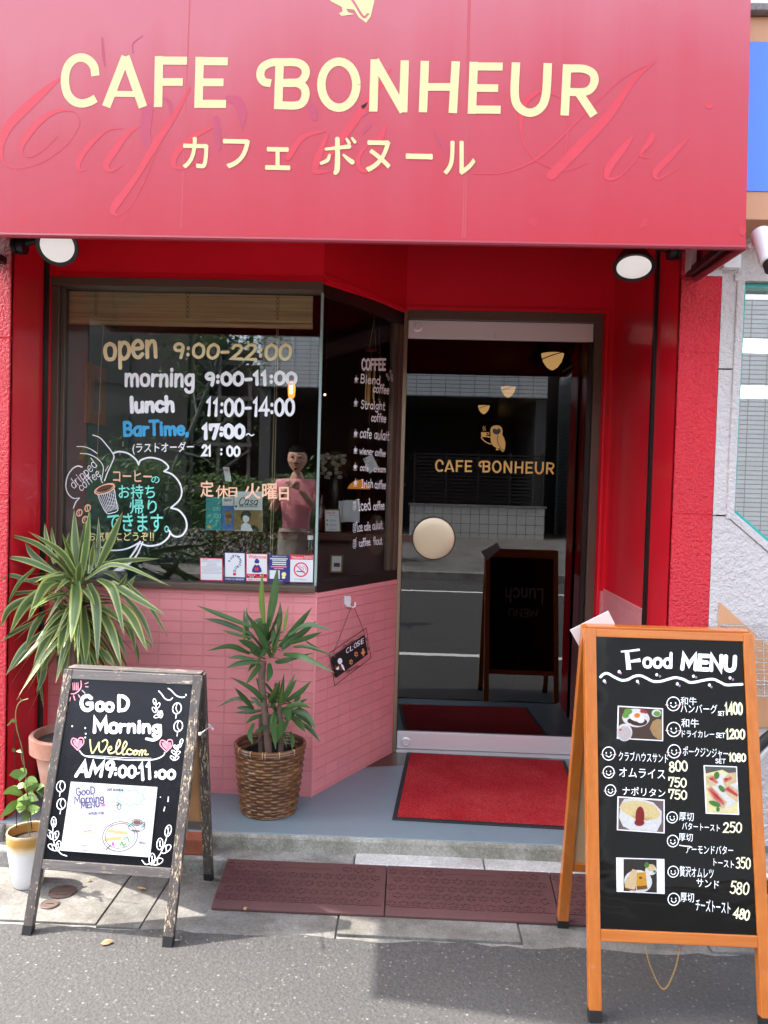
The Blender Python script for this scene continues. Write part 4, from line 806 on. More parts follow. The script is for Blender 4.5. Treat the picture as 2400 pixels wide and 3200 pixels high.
k_ = Ink(LP, e+.0005); k_.wk = 1.7; k_.oval('D2', 968, 432, 30, 18); k_.build('print', M['t_brown'], o)
k_ = Ink(LP, e+.0005); k_.wk = 1.7; k_.oval('D2', 806, 608, 15, 22, 5); k_.build('print', M['t_yellow'], o)
k_ = Ink(LP, e+.0005); k_.wk = 1.7; k_.pen('D2', [(835,610),(850,590),(860,620),(880,600)], 6); k_.pen('D2', [(860,570),(890,550),(905,590)], 5); k_.build('print', M['t_green'], o)

# right board
def f(k_):
    T = lambda *a, **k: k_.text('D3', *a, **k)
    k_.pen('D3', [(485,348),(560,342),(634,332)], [14,16,16], flat=True); k_.pen('D3', [(532,345),(548,492)], [34,38], flat=True); k_.pen('D3', [(548,428),(640,415)], [16,30], flat=True)
    T('ood',664,470,890,474,112,24,jit=.01); T('MENU',968,482,1398,502,112,34,jit=.01)
    k_.pen('D3', [(322,550),(345,528),(380,522),(430,550),(490,576),(540,570),(590,545),(640,540),(690,560),(740,584),(800,585),(860,568),(920,555),(980,568),(1030,592),(1080,590),(1150,575),(1220,568),(1270,588),(1320,612),(1380,612),(1450,608)], 20)
    for x, y in ((470,508),(352,582),(770,532),(616,585),(1062,544),(934,605),(1354,558),(1190,614)): k_.oval('D3', x, y, 11, 12)
    F = lambda cr, t, *a, **k: k_.font(cr, t, *a, **k)
    F('D3','和牛',960,708,1088,772,sl=.03,bold=.0); F('D3','ハンバーグ',960,765,1252,836,sl=.02,bold=.0); T('SET',1258,856,1308,858,34,5); F('D3','和牛',965,880,1105,950,sl=.03,bold=.0); F('D3','ドライカレー',970,975,1228,1030,sl=.02,bold=.0); T('SET',1242,1032,1312,1036,36,6)
    F('D3','ポークジンジャー',978,1100,1338,1180,sl=.06,bold=.0); T('SET',1238,1236,1316,1238,34,5); F('D3','クラブハウスサンド',466,1140,862,1215,sl=.05,bold=.0); F('D3','オムライス',470,1270,836,1345,sl=.05,bold=.0)
    F('D4','ナポリタン',496,272,838,340,sl=.06,bold=.0); F('D4','厚切',948,478,1064,545,sl=.05,bold=.0); F('D4','バタートースト',972,558,1272,616,sl=.06,bold=.0); F('D4','厚切',945,645,1056,706,sl=.06,bold=.0)
    k_.pen('D4', [(950,742),(1050,758)], 7); F('D4','アーモンドバター',1000,738,1378,806,sl=.03,bold=.0); F('D4','トースト',1222,846,1385,905,sl=.13,bold=.0); F('D4','贅沢オムレツ',952,905,1222,990,sl=.08,bold=.0); F('D4','サンド',1085,1005,1265,1070,sl=.12,bold=.0)
    F('D4','厚切',958,1118,1066,1192,sl=.06,bold=.0); F('D4','チーズトースト',1080,1165,1356,1262,sl=.10,bold=.0)
    for cr, x, y, r in (('D3',902,764,52),('D3',905,968,54),('D3',908,1142,50),('D3',386,1160,50),('D3',386,1308,44),('D4',400,304,42),('D4',892,520,42),('D4',897,708,44),('D4',900,952,42),('D4',904,1172,46)):
        k_.oval(cr, x, y, r, r*1.05, 7); k_.oval(cr, x-r*.38, y-r*.12, r*.10, r*.14); k_.oval(cr, x+r*.34, y-r*.14, r*.10, r*.14); k_.pen(cr, [(x-r*.42,y+r*.25),(x-r*.1,y+r*.52),(x+r*.2,y+r*.5),(x+r*.45,y+r*.2)], 7)
lay(f, 't_white', rpan, RP)
def f(k_):
    T = lambda cr, *a, **k: k_.text(cr, *a, **k)
    T('D3','1400',1318,850,1452,846,92,15); T('D3','1200',1322,1042,1470,1042,72,14); T('D3','1080',1345,1222,1478,1222,62,13); T('D3','800',872,1305,1015,1296,80,13); T('D4','750',862,274,1005,278,68,12); T('D4','750',862,370,1008,376,68,12)
    T('D4','250',1300,638,1445,642,78,12); T('D4','350',1400,925,1515,930,84,11); T('D4','580',1352,1120,1498,1138,92,12); T('D4','480',1378,1318,1502,1340,76,14)
lay(f, 't_pale', rpan, RP)
def f(k_):
    for x, y in ((484,520),(362,596),(796,544),(626,600),(1084,552),(952,620),(1378,570),(1206,630)): k_.oval('D3', x, y, 9, 10)
lay(f, 't_purple', rpan, RP)
def f(k_):
    for cr, x, y, r in (('D3',902,764,52),('D3',905,968,54),('D3',908,1142,50),('D3',386,1160,50),('D3',386,1308,44),('D4',400,304,42)):
        for s_ in (-1, 1): k_.pen(cr, [(x+s_*r*.7,y+r*.22),(x+s_*r*1.2,y+r*.14)], 6)
lay(f, 't_pink', rpan, RP)
# food photographs in laminate
def card(q, lab, m='paper', cr='D4'): return sheet('food_photo', RP, cr, q, M[m], lab, 'photo', th=.0015, off=.0016, group='laminated food photos on the menu board')
M['fp'] = {k: mat('photo_'+k, cl(lin(*c), .58), .25, var=.32, vs=170) for k, c in dict(wood=(74,52,40), white=(232,230,228), egg=(246,244,240), yolk=(236,128,40), leaf=(110,160,60), gravy=(70,26,18), soup=(176,140,92), rice=(205,190,190), red=(190,44,40), sauce=(140,24,24), omel=(232,208,150), omel2=(214,184,118), mauve=(120,96,96), cream=(246,232,170), bread=(226,196,150), ham=(214,110,104), dark=(44,38,36), toast=(222,160,40), crust=(130,76,36), veg=(70,130,50), grey=(90,90,88)).items()}
def pic(o, e, cr, layers):
    for i, (m, sh) in enumerate(layers):
        k_ = Ink(RP, e+i*.00015)
        for q in sh:
            if len(q) == 4 and not isinstance(q[0], tuple): k_.oval(cr, *q)
            elif len(q) == 5 and not isinstance(q[0], tuple): k_.oval(cr, *q[:4], rot=q[4])
            else: k_.fill(cr, q)
        k_.build('print', M['fp'][m], o)
o, e = card([(452,1042),(820,1062),(820,800),(458,778)], 'food photo of a hamburger plate with fried egg, rice and soup', cr='D3')
pic(o, e, 'D3', [('wood', [[(462,1034),(810,1052),(810,808),(468,788)]]), ('white', [(602,876,110,74,6),(766,838,38,30),(512,992,62,70)]), ('soup', [[(712,960),(735,905),(770,885),(806,888),(806,1045),(780,1045),(740,1015)]]), ('leaf', [(540,825,34,24),(520,855,26,22),(770,842,28,20)]), ('gravy', [(620,905,72,34,4),(560,900,26,20)]), ('egg', [(612,868,62,36,8),(640,895,30,22)]), ('yolk', [(612,856,24,19)]), ('rice', [(512,996,50,56)]), ('red', [(655,822,20,14),(680,830,12,10),(478,970,10,8)])])
o, e = card([(452,622),(832,648),(832,378),(456,352)], 'food photo of an omelette with a stripe of ketchup')
pic(o, e, 'D4', [('mauve', [[(462,614),(822,638),(822,388),(466,362)]]), ('white', [[(468,520),(480,420),(510,372),(640,372),(740,400),(808,470),(806,560),(770,632),(560,620),(500,590)]]), ('omel', [[(466,440),(500,400),(580,385),(680,395),(750,425),(800,490),(770,530),(680,545),(590,530),(520,490)]]), ('omel2', [[(560,500),(640,520),(740,520),(690,544),(600,534)]]), ('sauce', [(634,510,36,78,2),(630,560,40,28)])])
o, e = card([(1160,490),(1426,500),(1408,114),(1142,104)], 'tall food photo of club sandwiches on a yellow cloth')
pic(o, e, 'D4', [('cream', [[(1168,482),(1416,490),(1400,122),(1152,112)]]), ('grey', [[(1152,112),(1400,122),(1404,200),(1290,140),(1160,170)]]), ('white', [(1300,310,118,140,-12)]), ('bread', [[(1160,190),(1210,180),(1260,240),(1230,270),(1166,262)], [(1290,215),(1350,165),(1402,160),(1404,240),(1310,270)], [(1162,290),(1200,262),(1330,400),(1300,452),(1230,420)], [(1290,290),(1340,250),(1412,300),(1414,400),(1340,350)]]), ('ham', [[(1176,205),(1215,190),(1258,240),(1240,250)], [(1300,222),(1360,190),(1366,215),(1310,245)], [(1175,295),(1205,280),(1310,400),(1300,425),(1230,380)], [(1298,298),(1340,272),(1412,330),(1412,355)]]), ('red', [[(1190,300),(1250,340),(1300,405),(1240,365)], [(1330,280),(1410,340),(1405,352),(1325,295)], (1320,215,16,10), (1205,215,14,10)]), ('veg', [(1245,185,22,30,10),(1285,290,18,34,-40),(1230,410,50,20,20),(1255,455,14,20)])])
o, e = card([(450,1112),(832,1130),(830,852),(446,840)], 'food photo of thick toast halves on a white plate with salad')
pic(o, e, 'D4', [('dark', [[(504,1106),(770,1120),(768,856),(504,850)]]), ('white', [(620,1030,112,92,6),(722,940,46,40)]), ('bread', [[(512,1040),(575,930),(608,940),(604,1068),(590,1095),(515,1080)], (722,920,34,28)]), ('toast', [[(610,960),(680,955),(690,1060),(606,1068)]]), ('crust', [[(510,1076),(590,1096),(600,1070),(604,1104),(520,1094)], [(606,1068),(690,1060),(694,1088),(612,1098)], (640,1000,14,10)]), ('veg', [(688,898,20,22),(750,950,12,10)])])
q = [RPB.uv('D3', *p) for p in ((80,178),(168,335),(440,130),(386,24))]
z = [RPB.at(a, b_, -.0015) for a, b_ in q]; z2 = [RPB.at(a, b_, -.004) for a, b_ in q]
o = thing('laminated_card', z[1], 'white laminated card tilted behind the top corner of the orange board', 'card')
b = MB(); i = b.add(z+z2); b.face((i,i+1,i+2,i+3)); b.face((i+7,i+6,i+5,i+4))
for k in range(4): b.face((i+k, i+4+k, i+4+(k+1)%4, i+(k+1)%4))
b.build('sheet', M['paper'], o)
# brass chain under the rail of the right board
o = thing('brass_chain', RP.px('E6', 930, 1300), 'thin brass chain hanging in a loop under the orange board', 'chain')
C_ = [onY(*src('E6', x, y), 2.262) for x, y in ((808,1010),(822,1070),(850,1160),(890,1250),(930,1305),(965,1285),(1005,1200),(1030,1120),(1045,1040))]
pts = catmull(C_, 9); b = MB()
for i in range(len(pts)-1):
    d = (pts[i+1]-pts[i]); m_ = (pts[i]+pts[i+1])/2; d2 = d.normalized(); s_ = V((0,1,0)) if i % 2 else V((1,0,0)); s_ = (s_-d2*s_.dot(d2)).normalized(); L = d.length*.62
    b.tube([m_+d2*(L*math.cos(a))+s_*(.0021*math.sin(a)) for a in [2*math.pi*j/8 for j in range(8)]], .0006, 4, closed=True)
b.build('links', mat('brass', (.55,.33,.10), .3, .9), o)
b = MB(); c0 = onY(*src('E6',1046,1026), 2.262); b.tube([c0+V((.007*math.cos(a),0,.007*math.sin(a))) for a in [2*math.pi*j/14 for j in range(14)]], .0012, 6, closed=True); b.build('ring', mat('copper_ring', (.45,.16,.10), .3, .9), o)
# ------------------------------------------------------------------ plants
def leafmat(name, mid, edge, stripe=True, rough=.32, var=.25):
    t = NT(name); uv = t.new('ShaderNodeTexCoord'); sp_ = t.new('ShaderNodeSeparateXYZ'); t.link(uv.outputs['UV'], sp_.inputs[0])
    d = t.math('ABSOLUTE', t.math('SUBTRACT', sp_.outputs['X'], .5)); o_ = t.coord(); geo = t.new('ShaderNodeNewGeometry')
    mp = t.new('ShaderNodeMapping'); mp.inputs['Scale'].default_value = (26, .6, 1); t.link(uv.outputs['UV'], mp.inputs[0]); st = t.noise(mp.outputs[0], 1, 3)
    if stripe: c = t.ramp(t.math('ADD', d, t.math('MULTIPLY', t.math('SUBTRACT', st, .5), .16)), [(.26, mid), (.36, edge), (.46, cl(edge, 1.05))])
    else: c = t.ramp(d, [(.02, edge), (.08, mid)])
    c = t.mix(t.ramp(st, [(.35, (0,0,0)), (.65, (1,1,1))]), c, cl(mid, .72)) if not stripe else c
    c = t.mix(1.0, c, t.ramp(geo.outputs['Random Per Island'], [(0, (1-var,)*3), (1, (1+var*.7, 1+var*.7, 1-var*.4))]), 'MULTIPLY')
    c = t.mix(t.ramp(t.math('ADD', sp_.outputs['Y'], t.math('MULTIPLY', st, .06)), [(.965, (0,0,0)), (1.0, (1,1,1))]), c, (.24,.13,.05))
    t.set(col=c, rough=rough, spec=.5)
    tr = t.new('ShaderNodeBsdfTranslucent'); t.link(c, tr.inputs[0]); mx = t.new('ShaderNodeMixShader'); mx.inputs[0].default_value = .22
    t.link(t.b.outputs[0], mx.inputs[1]); t.link(tr.outputs[0], mx.inputs[2]); t.link(mx.outputs[0], t.out.inputs[0]); t.bump(st, .25, .002); return t.m
M['leaf_var'] = leafmat('variegated_leaf', (.095,.155,.062), (.36,.40,.15)); M['leaf_yucca'] = leafmat('yucca_leaf', (.070,.155,.055), (.12,.21,.07), False, .30)
M['leaf_light'] = leafmat('young_leaf', (.19,.29,.06), (.26,.36,.09), False, .35); M['leaf_vine'] = leafmat('vine_leaf', (.13,.23,.05), (.20,.30,.08), False, .45, .3)
M['bark'] = mat('cane_bark', (.16,.095,.07), .8, var=.5, vs=60, bump=.8, bs=70, scale=(1,1,2.2)); M['soil'] = mat('soil', (.045,.032,.026), .9, var=.5, vs=60, bump=.8, bs=90)
M['dry'] = mat('dry_leaf', (.36,.20,.09), .7, var=.3, vs=60)
def traced(mb, crop, rows, Y, side_var=.35, seed=3, wk=1.0, fold=.22, spread=None):
    rnd = random.Random(seed)
    for r in rows:
        (b0, m0, t0, w), dy = r[:4], (r[4] if len(r) > 4 else rnd.uniform(-.06, .04))
        y0 = Y+rnd.uniform(-.012, .012); P = [onY(*src(crop, *b0), y0), onY(*src(crop, *m0), y0+dy*.5), onY(*src(crop, *t0), y0+dy)]
        tm = (P[2]-P[0]).normalized(); view = (P[1]-CAMP).normalized(); sd = tm.cross(view).normalized(); sd = (sd+view*rnd.uniform(-side_var, side_var)).normalized()
        wm = w*CROP[crop][2]*P[1].y/FPX*wk; mb.blade(P, wm, sd, fold*rnd.uniform(.5, 1.6), 14)
def rosette(mb, c, n, L, w, seed, lo=-70, hi=85, droop=.5, prof=None, az=(0,360), sdv=0):
    rnd = random.Random(seed)
    for i in range(n):
        a = RAD(rnd.uniform(*az)); e = RAD(lo+(hi-lo)*((i+.5)/n)); l = L*rnd.uniform(.75, 1.1); d = V((math.cos(a)*math.cos(e), math.sin(a)*math.cos(e), math.sin(e)))
        p0 = c+V((rnd.uniform(-.012,.012), rnd.uniform(-.012,.012), rnd.uniform(-.05,.03)+.05*math.sin(e))); dr = V((0,0,-1))*l*droop*rnd.uniform(.5,1.2)*math.cos(e)
        p1 = p0+d*l*.45+dr*.12; p2 = p0+d*l*.95+dr*.75
        sd = V((-math.sin(a), math.cos(a), rnd.uniform(-.4,.4))); mb.blade([p0, p1, p2], w*rnd.uniform(.7,1.1), sd, rnd.uniform(.1,.35), 12, prof)

# variegated plant in the terracotta pot, on a low brick stand
PY = 3.07
pc = onY(*src('E4', 700, 500), PY); pot_o = V((pc.x, PY, ZF+.001))
plant = thing('potted_plant', pot_o, 'big bushy plant of striped drooping leaves in a terracotta pot, by the left pillar', 'plant')
b = MB(); b.lathe([(.080,0),(.083,.012),(.128,.26),(.132,.262),(.150,.265),(.152,.325),(.148,.330),(.136,.330),(.132,.30),(.125,.27)], pot_o, 40, capt=False)
t = NT('terracotta'); o_ = t.coord(); n = t.noise(o_, 9, 5, .7); t.set(col=t.ramp(n, [(.3, (.42,.155,.085)), (.55, (.50,.26,.19)), (.8, (.56,.40,.34))]), rough=.85); t.bump(t.noise(o_, 60, 3), .2); M['terracotta'] = t.m
b.build('pot', M['terracotta'], plant)
b = MB(); b.lathe([(.131,.300),(.08,.306),(.001,.31)], pot_o, 30, capb=False); b.build('soil', M['soil'], plant)
crown = onY(*src('E1', 665, 900), PY); b = MB(); b.tube(catmull([pot_o+V((-.01,0,.30)), pot_o+V((.005,.01,.45)), crown+V((0,0,-.14)), crown], 5), [.022]*6+[.020]*10, 10); b.build('trunk', M['bark'], plant)
rows = [((690,840),(650,560),(640,250),78,.05),((700,840),(742,560),(775,245),70,.0),((770,810),(800,660),(812,520),48,.05),((835,760),(850,550),(852,320),45,.08),((850,750),(960,520),(1062,270),78,.0),((590,780),(590,600),(600,440),60,.08),
 ((670,830),(520,620),(245,445),60,-.14),((610,800),(330,560),(0,455),52,-.02),((500,810),(250,700),(0,655),62,-.06),((860,730),(1100,695),(1380,680),50,-.08),((730,860),(1000,728),(1480,920),42,-.1),((620,815),(380,845),(140,885),42,-.08),
 ((560,830),(400,905),(235,1230),104,-.22),((500,880),(240,1060),(80,1330),96,-.2),((655,835),(652,1060),(612,1400),112,-.24),((770,890),(830,1090),(842,1600),92,-.2),((850,850),(975,950),(1075,1350),84,-.2),((1000,1030),(1150,1200),(1278,1490),82,-.16),
 ((860,1110),(960,1300),(1052,1620),84,-.2),((610,1060),(550,1290),(500,1520),86,-.22),((720,1090),(742,1350),(742,1600),84,-.16),((530,1160),(410,1340),(285,1610),84,-.2),((400,1290),(200,1450),(50,1690),58,-.14),((350,1400),(200,1520),(85,1650),58,-.1),
 ((500,1330),(425,1500),(365,1660),62,-.12),((390,1440),(375,1680),(315,1840),58,-.05),((400,980),(110,1090),(0,1280),72,-.14),((300,1220),(130,1310),(0,1400),44,-.1),((960,880),(1120,985),(1450,1180),72,-.1),((1060,990),(1220,1180),(1330,1440),52,-.06),
 ((1100,890),(1290,1090),(1450,1355),42,-.02),((960,1020),(1050,900),(1102,805),50,-.05),((980,1040),(1100,920),(1172,825),52,.0),((300,760),(160,900),(55,1095),38,-.05),((450,780),(290,650),(215,540),62,.02),((330,900),(110,825),(0,870),42,-.1),
 ((470,720),(405,520),(385,370),46,.06),((500,660),(455,500),(445,400),32,.08),((330,960),(110,985),(0,1020),38,-.04),((860,1460),(930,1530),(990,1620),60,-.05),((590,1340),(565,1550),(540,1700),72,-.05),((900,790),(980,815),(1045,880),52,.04),((640,1360),(690,1500),(700,1615),62,-.02),
 ((780,760),(795,650),(808,540),46,-.04),((1010,1180),(1120,1280),(1180,1520),56,-.02),((900,1180),(1010,1330),(1110,1560),52,-.06),((1090,1290),(1180,1450),(1200,1590),34,.02),((380,1150),(300,1260),(215,1470),64,-.1),((330,1500),(340,1700),(378,1975),40,.0),((200,830),(70,960),(20,1100),30,.0),((1150,1300),(1280,1400),(1320,1450),30,.02),((560,1180),(470,1010),(400,960),44,-.12),((700,1500),(760,1560),(795,1625),46,-.03),((480,1440),(500,1500),(490,1610),40,.0)]
lf = MB(); traced(lf, 'E1', rows, PY, seed=5, wk=.95)
rosette(lf, crown+V((0,.02,-.03)), 34, .31, .024, 21, -50, 80, .6); rosette(lf, crown+V((0,.02,-.10)), 60, .30, .026, 22, -55, 45, .9)
lf.build('foliage', M['leaf_var'], plant)
bk_ = thing('brick', (-.80, 2.93, .066), 'flat red brown brick behind the right rear leg of the chalkboard', 'brick')
b = MB(); c0, c1 = onZ(*src('E5',150,145),.068), onZ(*src('E5',310,150),.068); b.box(c0.x-.03, c1.x, c0.y-.0, c0.y+.10, .0665, .125); b.build('body', mat('brick_red', (.30,.085,.045), .8, var=.25, vs=30, bump=.5, bs=80), bk_, bevel=.004)

# yucca in a woven basket
BY = 3.205; bc = onY(*src('E3', 800, 900), BY); bo = V((bc.x, BY, ZF))
yuc = thing('potted_yucca', bo, 'two tiered green yucca in a brown woven basket below the window stickers', 'plant')
b = MB(); NA, ROWS, HB = 26, 21, .268; ntheta = NA*6; nz = ROWS*4; rows_ = []
def rad(f): return .108+.030*f-.010*math.sin(f*math.pi)*-.4
for k in range(nz+1):
    f = k/nz; rr = rad(f); row = int(min(k, nz-1)/4); ph = (k % 4)/4; prof_ = math.sin(math.pi*ph) if k < nz else 0
    ring = []
    rnd = random.Random(row); jz = rnd.uniform(-.002,.002)
    for j in range(ntheta):
        a = 2*math.pi*j/ntheta; wv_ = math.cos(NA/2*a+(math.pi if row % 2 else 0)); r_ = rr+.0028*wv_+.0042*prof_
        ring.append(bo+V((r_*math.cos(a), r_*math.sin(a), .004+HB*f+jz*math.sin(a*3+row)*(0 < k < nz))))
    rows_.append(b.add(ring))
for k in range(nz):
    for j in range(ntheta): b.face((rows_[k]+j, rows_[k]+(j+1) % ntheta, rows_[k+1]+(j+1) % ntheta, rows_[k+1]+j), sm=True)
t = NT('wicker'); o_ = t.coord(scale=(9,9,95)); n = t.noise(o_, 1, 4, .7); n2 = t.noise(t.coord(), 16, 4)
c = t.ramp(n, [(.25, (.035,.014,.007)), (.5, (.15,.06,.022)), (.74, (.46,.25,.11))]); t.set(col=t.mix(.35, c, t.ramp(n2, [(.3, (.05,.02,.01)), (.7, (.24,.115,.045))])), rough=.26); t.bump(t.noise(t.coord(scale=(30,30,260)), 1, 2), .3, .003); M['wicker'] = t.m
b.build('basket', M['wicker'], yuc, angle=75)
b = MB(); R0 = rad(1)+.002
for dz, rr in ((.004,.0075),(-.006,.006)): b.tube([bo+V((R0*math.cos(a), R0*math.sin(a), HB+dz)) for a in [2*math.pi*j/48 for j in range(48)]], rr, 8, closed=True)
b.tube([bo+V((.109*math.cos(a), .109*math.sin(a), .006)) for a in [2*math.pi*j/48 for j in range(48)]], .005, 8, closed=True); rim = b.build('rim', M['wicker'], yuc)
b = MB()
for a in (-138,-112,-92,-88,-66,-40):
    ca, sa = math.cos(RAD(a)), math.sin(RAD(a)); p = bo+V((ca*R0, sa*R0, HB)); b.tube([p+V((ca*.008*math.cos(q), sa*.008*math.cos(q), .0125*math.sin(q)-.001)) for q in [2*math.pi*j/10 for j in range(10)]], .0016, 5, closed=True)
b.build('binding', mat('pale_binding', (.55,.36,.18), .5), rim)
b = MB(); b.lathe([(.090,.02),(.118,.235),(.115,.235),(.10,.12),(.086,.02)], bo, 32, capb=False, capt=False); b.build('liner', mat('black_liner', (.02,.02,.024), .25, var=0), yuc)
b = MB(); b.lathe([(.080,.02),(.098,.195),(.094,.198),(.090,.18),(.0005,.17)], bo, 32, capb=False); b.build('inner_pot', mat('grey_pot', (.40,.41,.42), .5), yuc)
b = MB(); P_ = lambda x, y, Y: onY(*src('E2', x, y), Y)
b.tube(catmull([P_(800,2080,BY-.02), P_(770,1720,BY-.01), P_(725,1300,BY), P_(735,1050,BY)], 6), .0148, 12); b.tube(catmull([P_(715,2080,BY+.02), P_(715,1800,BY+.02), P_(720,1600,BY+.02)], 4), .011, 10); b.tube(catmull([P_(915,2080,BY+.01), P_(925,1800,BY), P_(900,1520,BY-.01)], 4), .012, 10)
b.build('trunk', M['bark'], yuc)
up = [((790,690),(850,360),(888,70),104,.0),((890,760),(912,600),(915,435),66,.02),((910,900),(1090,690),(1245,490),84,-.04),((940,900),(1150,750),(1290,630),72,.02),((1000,780),(1200,668),(1462,738),58,-.08),((1000,870),(1200,805),(1350,745),62,-.06),((950,975),(1150,1005),(1480,1170),72,-.14),((1050,900),(1200,900),(1492,1002),42,-.08),
 ((640,700),(300,570),(48,470),58,.0),((620,770),(330,650),(115,605),62,.02),((620,810),(430,760),(310,725),38,.03),((590,830),(552,700),(540,510),52,.03),((580,800),(575,640),(565,490),36,.04),((770,800),(715,650),(650,620),98,.0),((825,1010),(715,790),(548,530),78,-.14),((835,1010),(872,830),(935,620),42,-.08),((760,985),(600,880),(478,825),84,-.1),
 ((600,970),(400,895),(160,940),64,-.1),((640,1030),(480,1005),(372,1020),48,-.04),((720,1050),(520,1065),(350,1120),64,-.1),((720,1070),(655,1160),(553,1297),66,-.14),((800,1070),(805,1180),(775,1272),78,-.12),((860,1060),(1000,1030),(1270,960),58,-.06),((720,1010),(640,940),(600,850),74,-.02),((860,960),(850,800),(840,640),66,.02),((800,920),(740,820),(650,700),80,.04),((930,930),(1040,830),(1180,700),70,.03),((1180,840),(1240,880),(1325,915),22,.0),((880,1070),(960,1050),(1050,1040),44,-.1),((690,1080),(620,1100),(580,1160),40,.0),((780,900),(740,960),(700,1010),50,-.1)]
low = [((780,1520),(640,1350),(395,1210),64,-.1),((640,1545),(540,1430),(440,1320),62,-.06),((760,1450),(720,1330),(665,1215),74,.0),((830,1500),(880,1370),(915,1245),54,-.05),((900,1550),(930,1370),(955,1175),54,-.02),((930,1480),(1010,1350),(1084,1235),64,-.02),((950,1420),(1010,1300),(1068,1182),48,.02),((980,1460),(1120,1370),(1238,1252),64,-.04),((940,1545),(1100,1498),(1240,1532),64,-.06),((1010,1555),(1180,1600),(1292,1762),64,-.06),
 ((1120,1680),(1240,1770),(1328,1892),54,-.05),((930,1530),(985,1580),(1018,1680),100,-.16),((1020,1610),(1110,1690),(1175,1785),84,-.15),((640,1480),(450,1435),(255,1530),44,.0),((640,1540),(540,1535),(460,1530),54,-.02),((720,1560),(600,1575),(432,1580),46,-.06),((730,1610),(640,1635),(552,1700),54,-.1),((640,1690),(600,1800),(630,1912),62,-.08),((815,1600),(850,1750),(868,1965),80,-.16),((935,1620),(905,1780),(880,1890),74,-.12),((1000,1650),(950,1750),(928,1840),54,-.08),((1020,1780),(1042,1880),(1038,1965),54,-.06),((870,1560),(850,1510),(795,1535),66,-.1),((1060,1480),(1100,1430),(1130,1390),56,.02),((770,1700),(720,1750),(640,1782),48,-.1),((960,1650),(1100,1560),(1210,1580),60,.02),((900,1480),(880,1400),(850,1330),60,.03),((700,1520),(660,1450),(600,1420),50,.02),((1080,1600),(1180,1660),(1250,1740),50,.03),((1100,1600),(1130,1480),(1200,1440),44,.0),((820,1480),(800,1420),(790,1380),40,-.04)]
lf = MB(); traced(lf, 'E2', up, BY, seed=8, wk=.88); traced(lf, 'E2', low, BY, seed=9, wk=.88); c1, c2 = P_(765,960,BY+.02), P_(860,1500,BY+.02)
rosette(lf, c1, 30, .16, .0175, 31, 0, 75, .3); rosette(lf, c2, 32, .115, .0165, 32, -35, 50, .5); lf.build('foliage', M['leaf_yucca'], yuc)
lf = MB(); traced(lf, 'E2', [((745,660),(722,400),(728,130),62,-.01),((950,740),(975,610),(1000,475),36,.01),((800,1480),(850,1370),(912,1250),46,-.1),((905,1560),(925,1430),(945,1300),36,-.1),((545,860),(540,760),(535,650),30,-.02),((825,1010),(880,850),(930,690),26,-.12)], BY, seed=11); lf.build('foliage', M['leaf_light'], yuc)

# vine in the white and ochre pot
g = onZ(*src('E4', 295, 1992), .005); GY = g.y+.045; gc = V((onY(*src('E4',280,1700),GY).x, GY, .004))
vine = thing('potted_vine', gc, 'young climbing vine with stakes in a white pot with an ochre rim', 'plant')
t = NT('glazed_pot'); o_ = t.coord(); s_ = t.new('ShaderNodeSeparateXYZ'); t.link(o_, s_.inputs[0]); hh = t.math('ADD', s_.outputs['Z'], t.math('MULTIPLY', t.noise(o_, 30, 3), .02))
t.set(col=t.ramp(hh, [(.135, (.72,.71,.71)), (.155, (.70,.58,.38)), (.17, (.50,.27,.06)), (.195, (.46,.24,.06)), (.205, (.62,.52,.34))]), rough=.12, coat=.3)
b = MB(); b.lathe([(.048,0),(.052,.004),(.058,.05),(.070,.125),(.0735,.165),(.0745,.192),(.0725,.196),(.069,.194),(.067,.165),(.064,.14)], gc, 40, capt=False); b.build('pot', t.m, vine)
b = MB(); b.lathe([(.066,.160),(.0005,.162)], gc, 24, capb=False); b.build('soil', M['soil'], vine)
b = MB(); VY = GY; p4 = lambda x, y, dy=0: onY(*src('E4', x, y), VY+dy)
b.tube([p4(140,410,.02), p4(165,1380,.02)], .0016, 6); b.tube([p4(180,385,.0), p4(255,900,0), p4(315,1390,0)], .0016, 6); b.build('stake', M['black_metal'], vine)
b = MB(); b.tube(catmull([p4(300,1470), p4(280,1380), p4(265,1000), p4(240,760), p4(210,560), p4(165,400), p4(155,250), p4(175,170), p4(210,130), p4(280,105)], 5), .0017, 6)
for q in ([(300,1400),(310,1200),(330,1000)],[(265,1300),(255,1150),(200,1000)],[(380,1320),(330,1200),(300,1100)],[(240,780),(215,700),(210,620)],[(155,330),(110,330),(75,370)],[(210,130),(205,110),(200,100)]): b.tube(catmull([p4(*k_) for k_ in q], 4), .0013, 5)
b.build('stem', mat('vine_stem', (.26,.22,.09), .6), vine)
def lobed(f): return [ .15,.75,1.0,.95,.7,.35,.02][min(6,int(f*6.99))]
vprof = lambda f: (math.sin(math.pi*min(1,f*1.02)**.62)*.98+.03)
b = MB(); rv = [((240,870),(160,850),(90,860),95,-.02),((235,790),(215,850),(190,925),90,-.03),((155,620),(140,612),(120,630),45,-.02),((200,605),(180,615),(215,640),40,-.02),((245,935),(310,915),(375,930),95,-.02),((250,1020),(330,970),(400,945),60,-.04),((210,1050),(120,1010),(20,1050),85,-.03),((170,1120),(290,1080),(380,1110),100,-.03),((180,1120),(110,1180),(0,1285),90,-.05),((330,1060),(290,1130),(180,1115),60,-.05),((200,1135),(210,1180),(190,1235),95,-.05),((270,1180),(330,1190),(395,1180),75,-.05),((260,1200),(270,1260),(195,1315),60,-.06),((380,960),(410,1000),(435,1020),70,0),((150,310),(120,320),(75,375),26,-.02),((155,310),(150,330),(130,345),24,0),((205,125),(212,118),(220,112),16,0),((330,1000),(390,990),(430,1080),80,.02),((120,1140),(90,1200),(70,1250),50,0)]
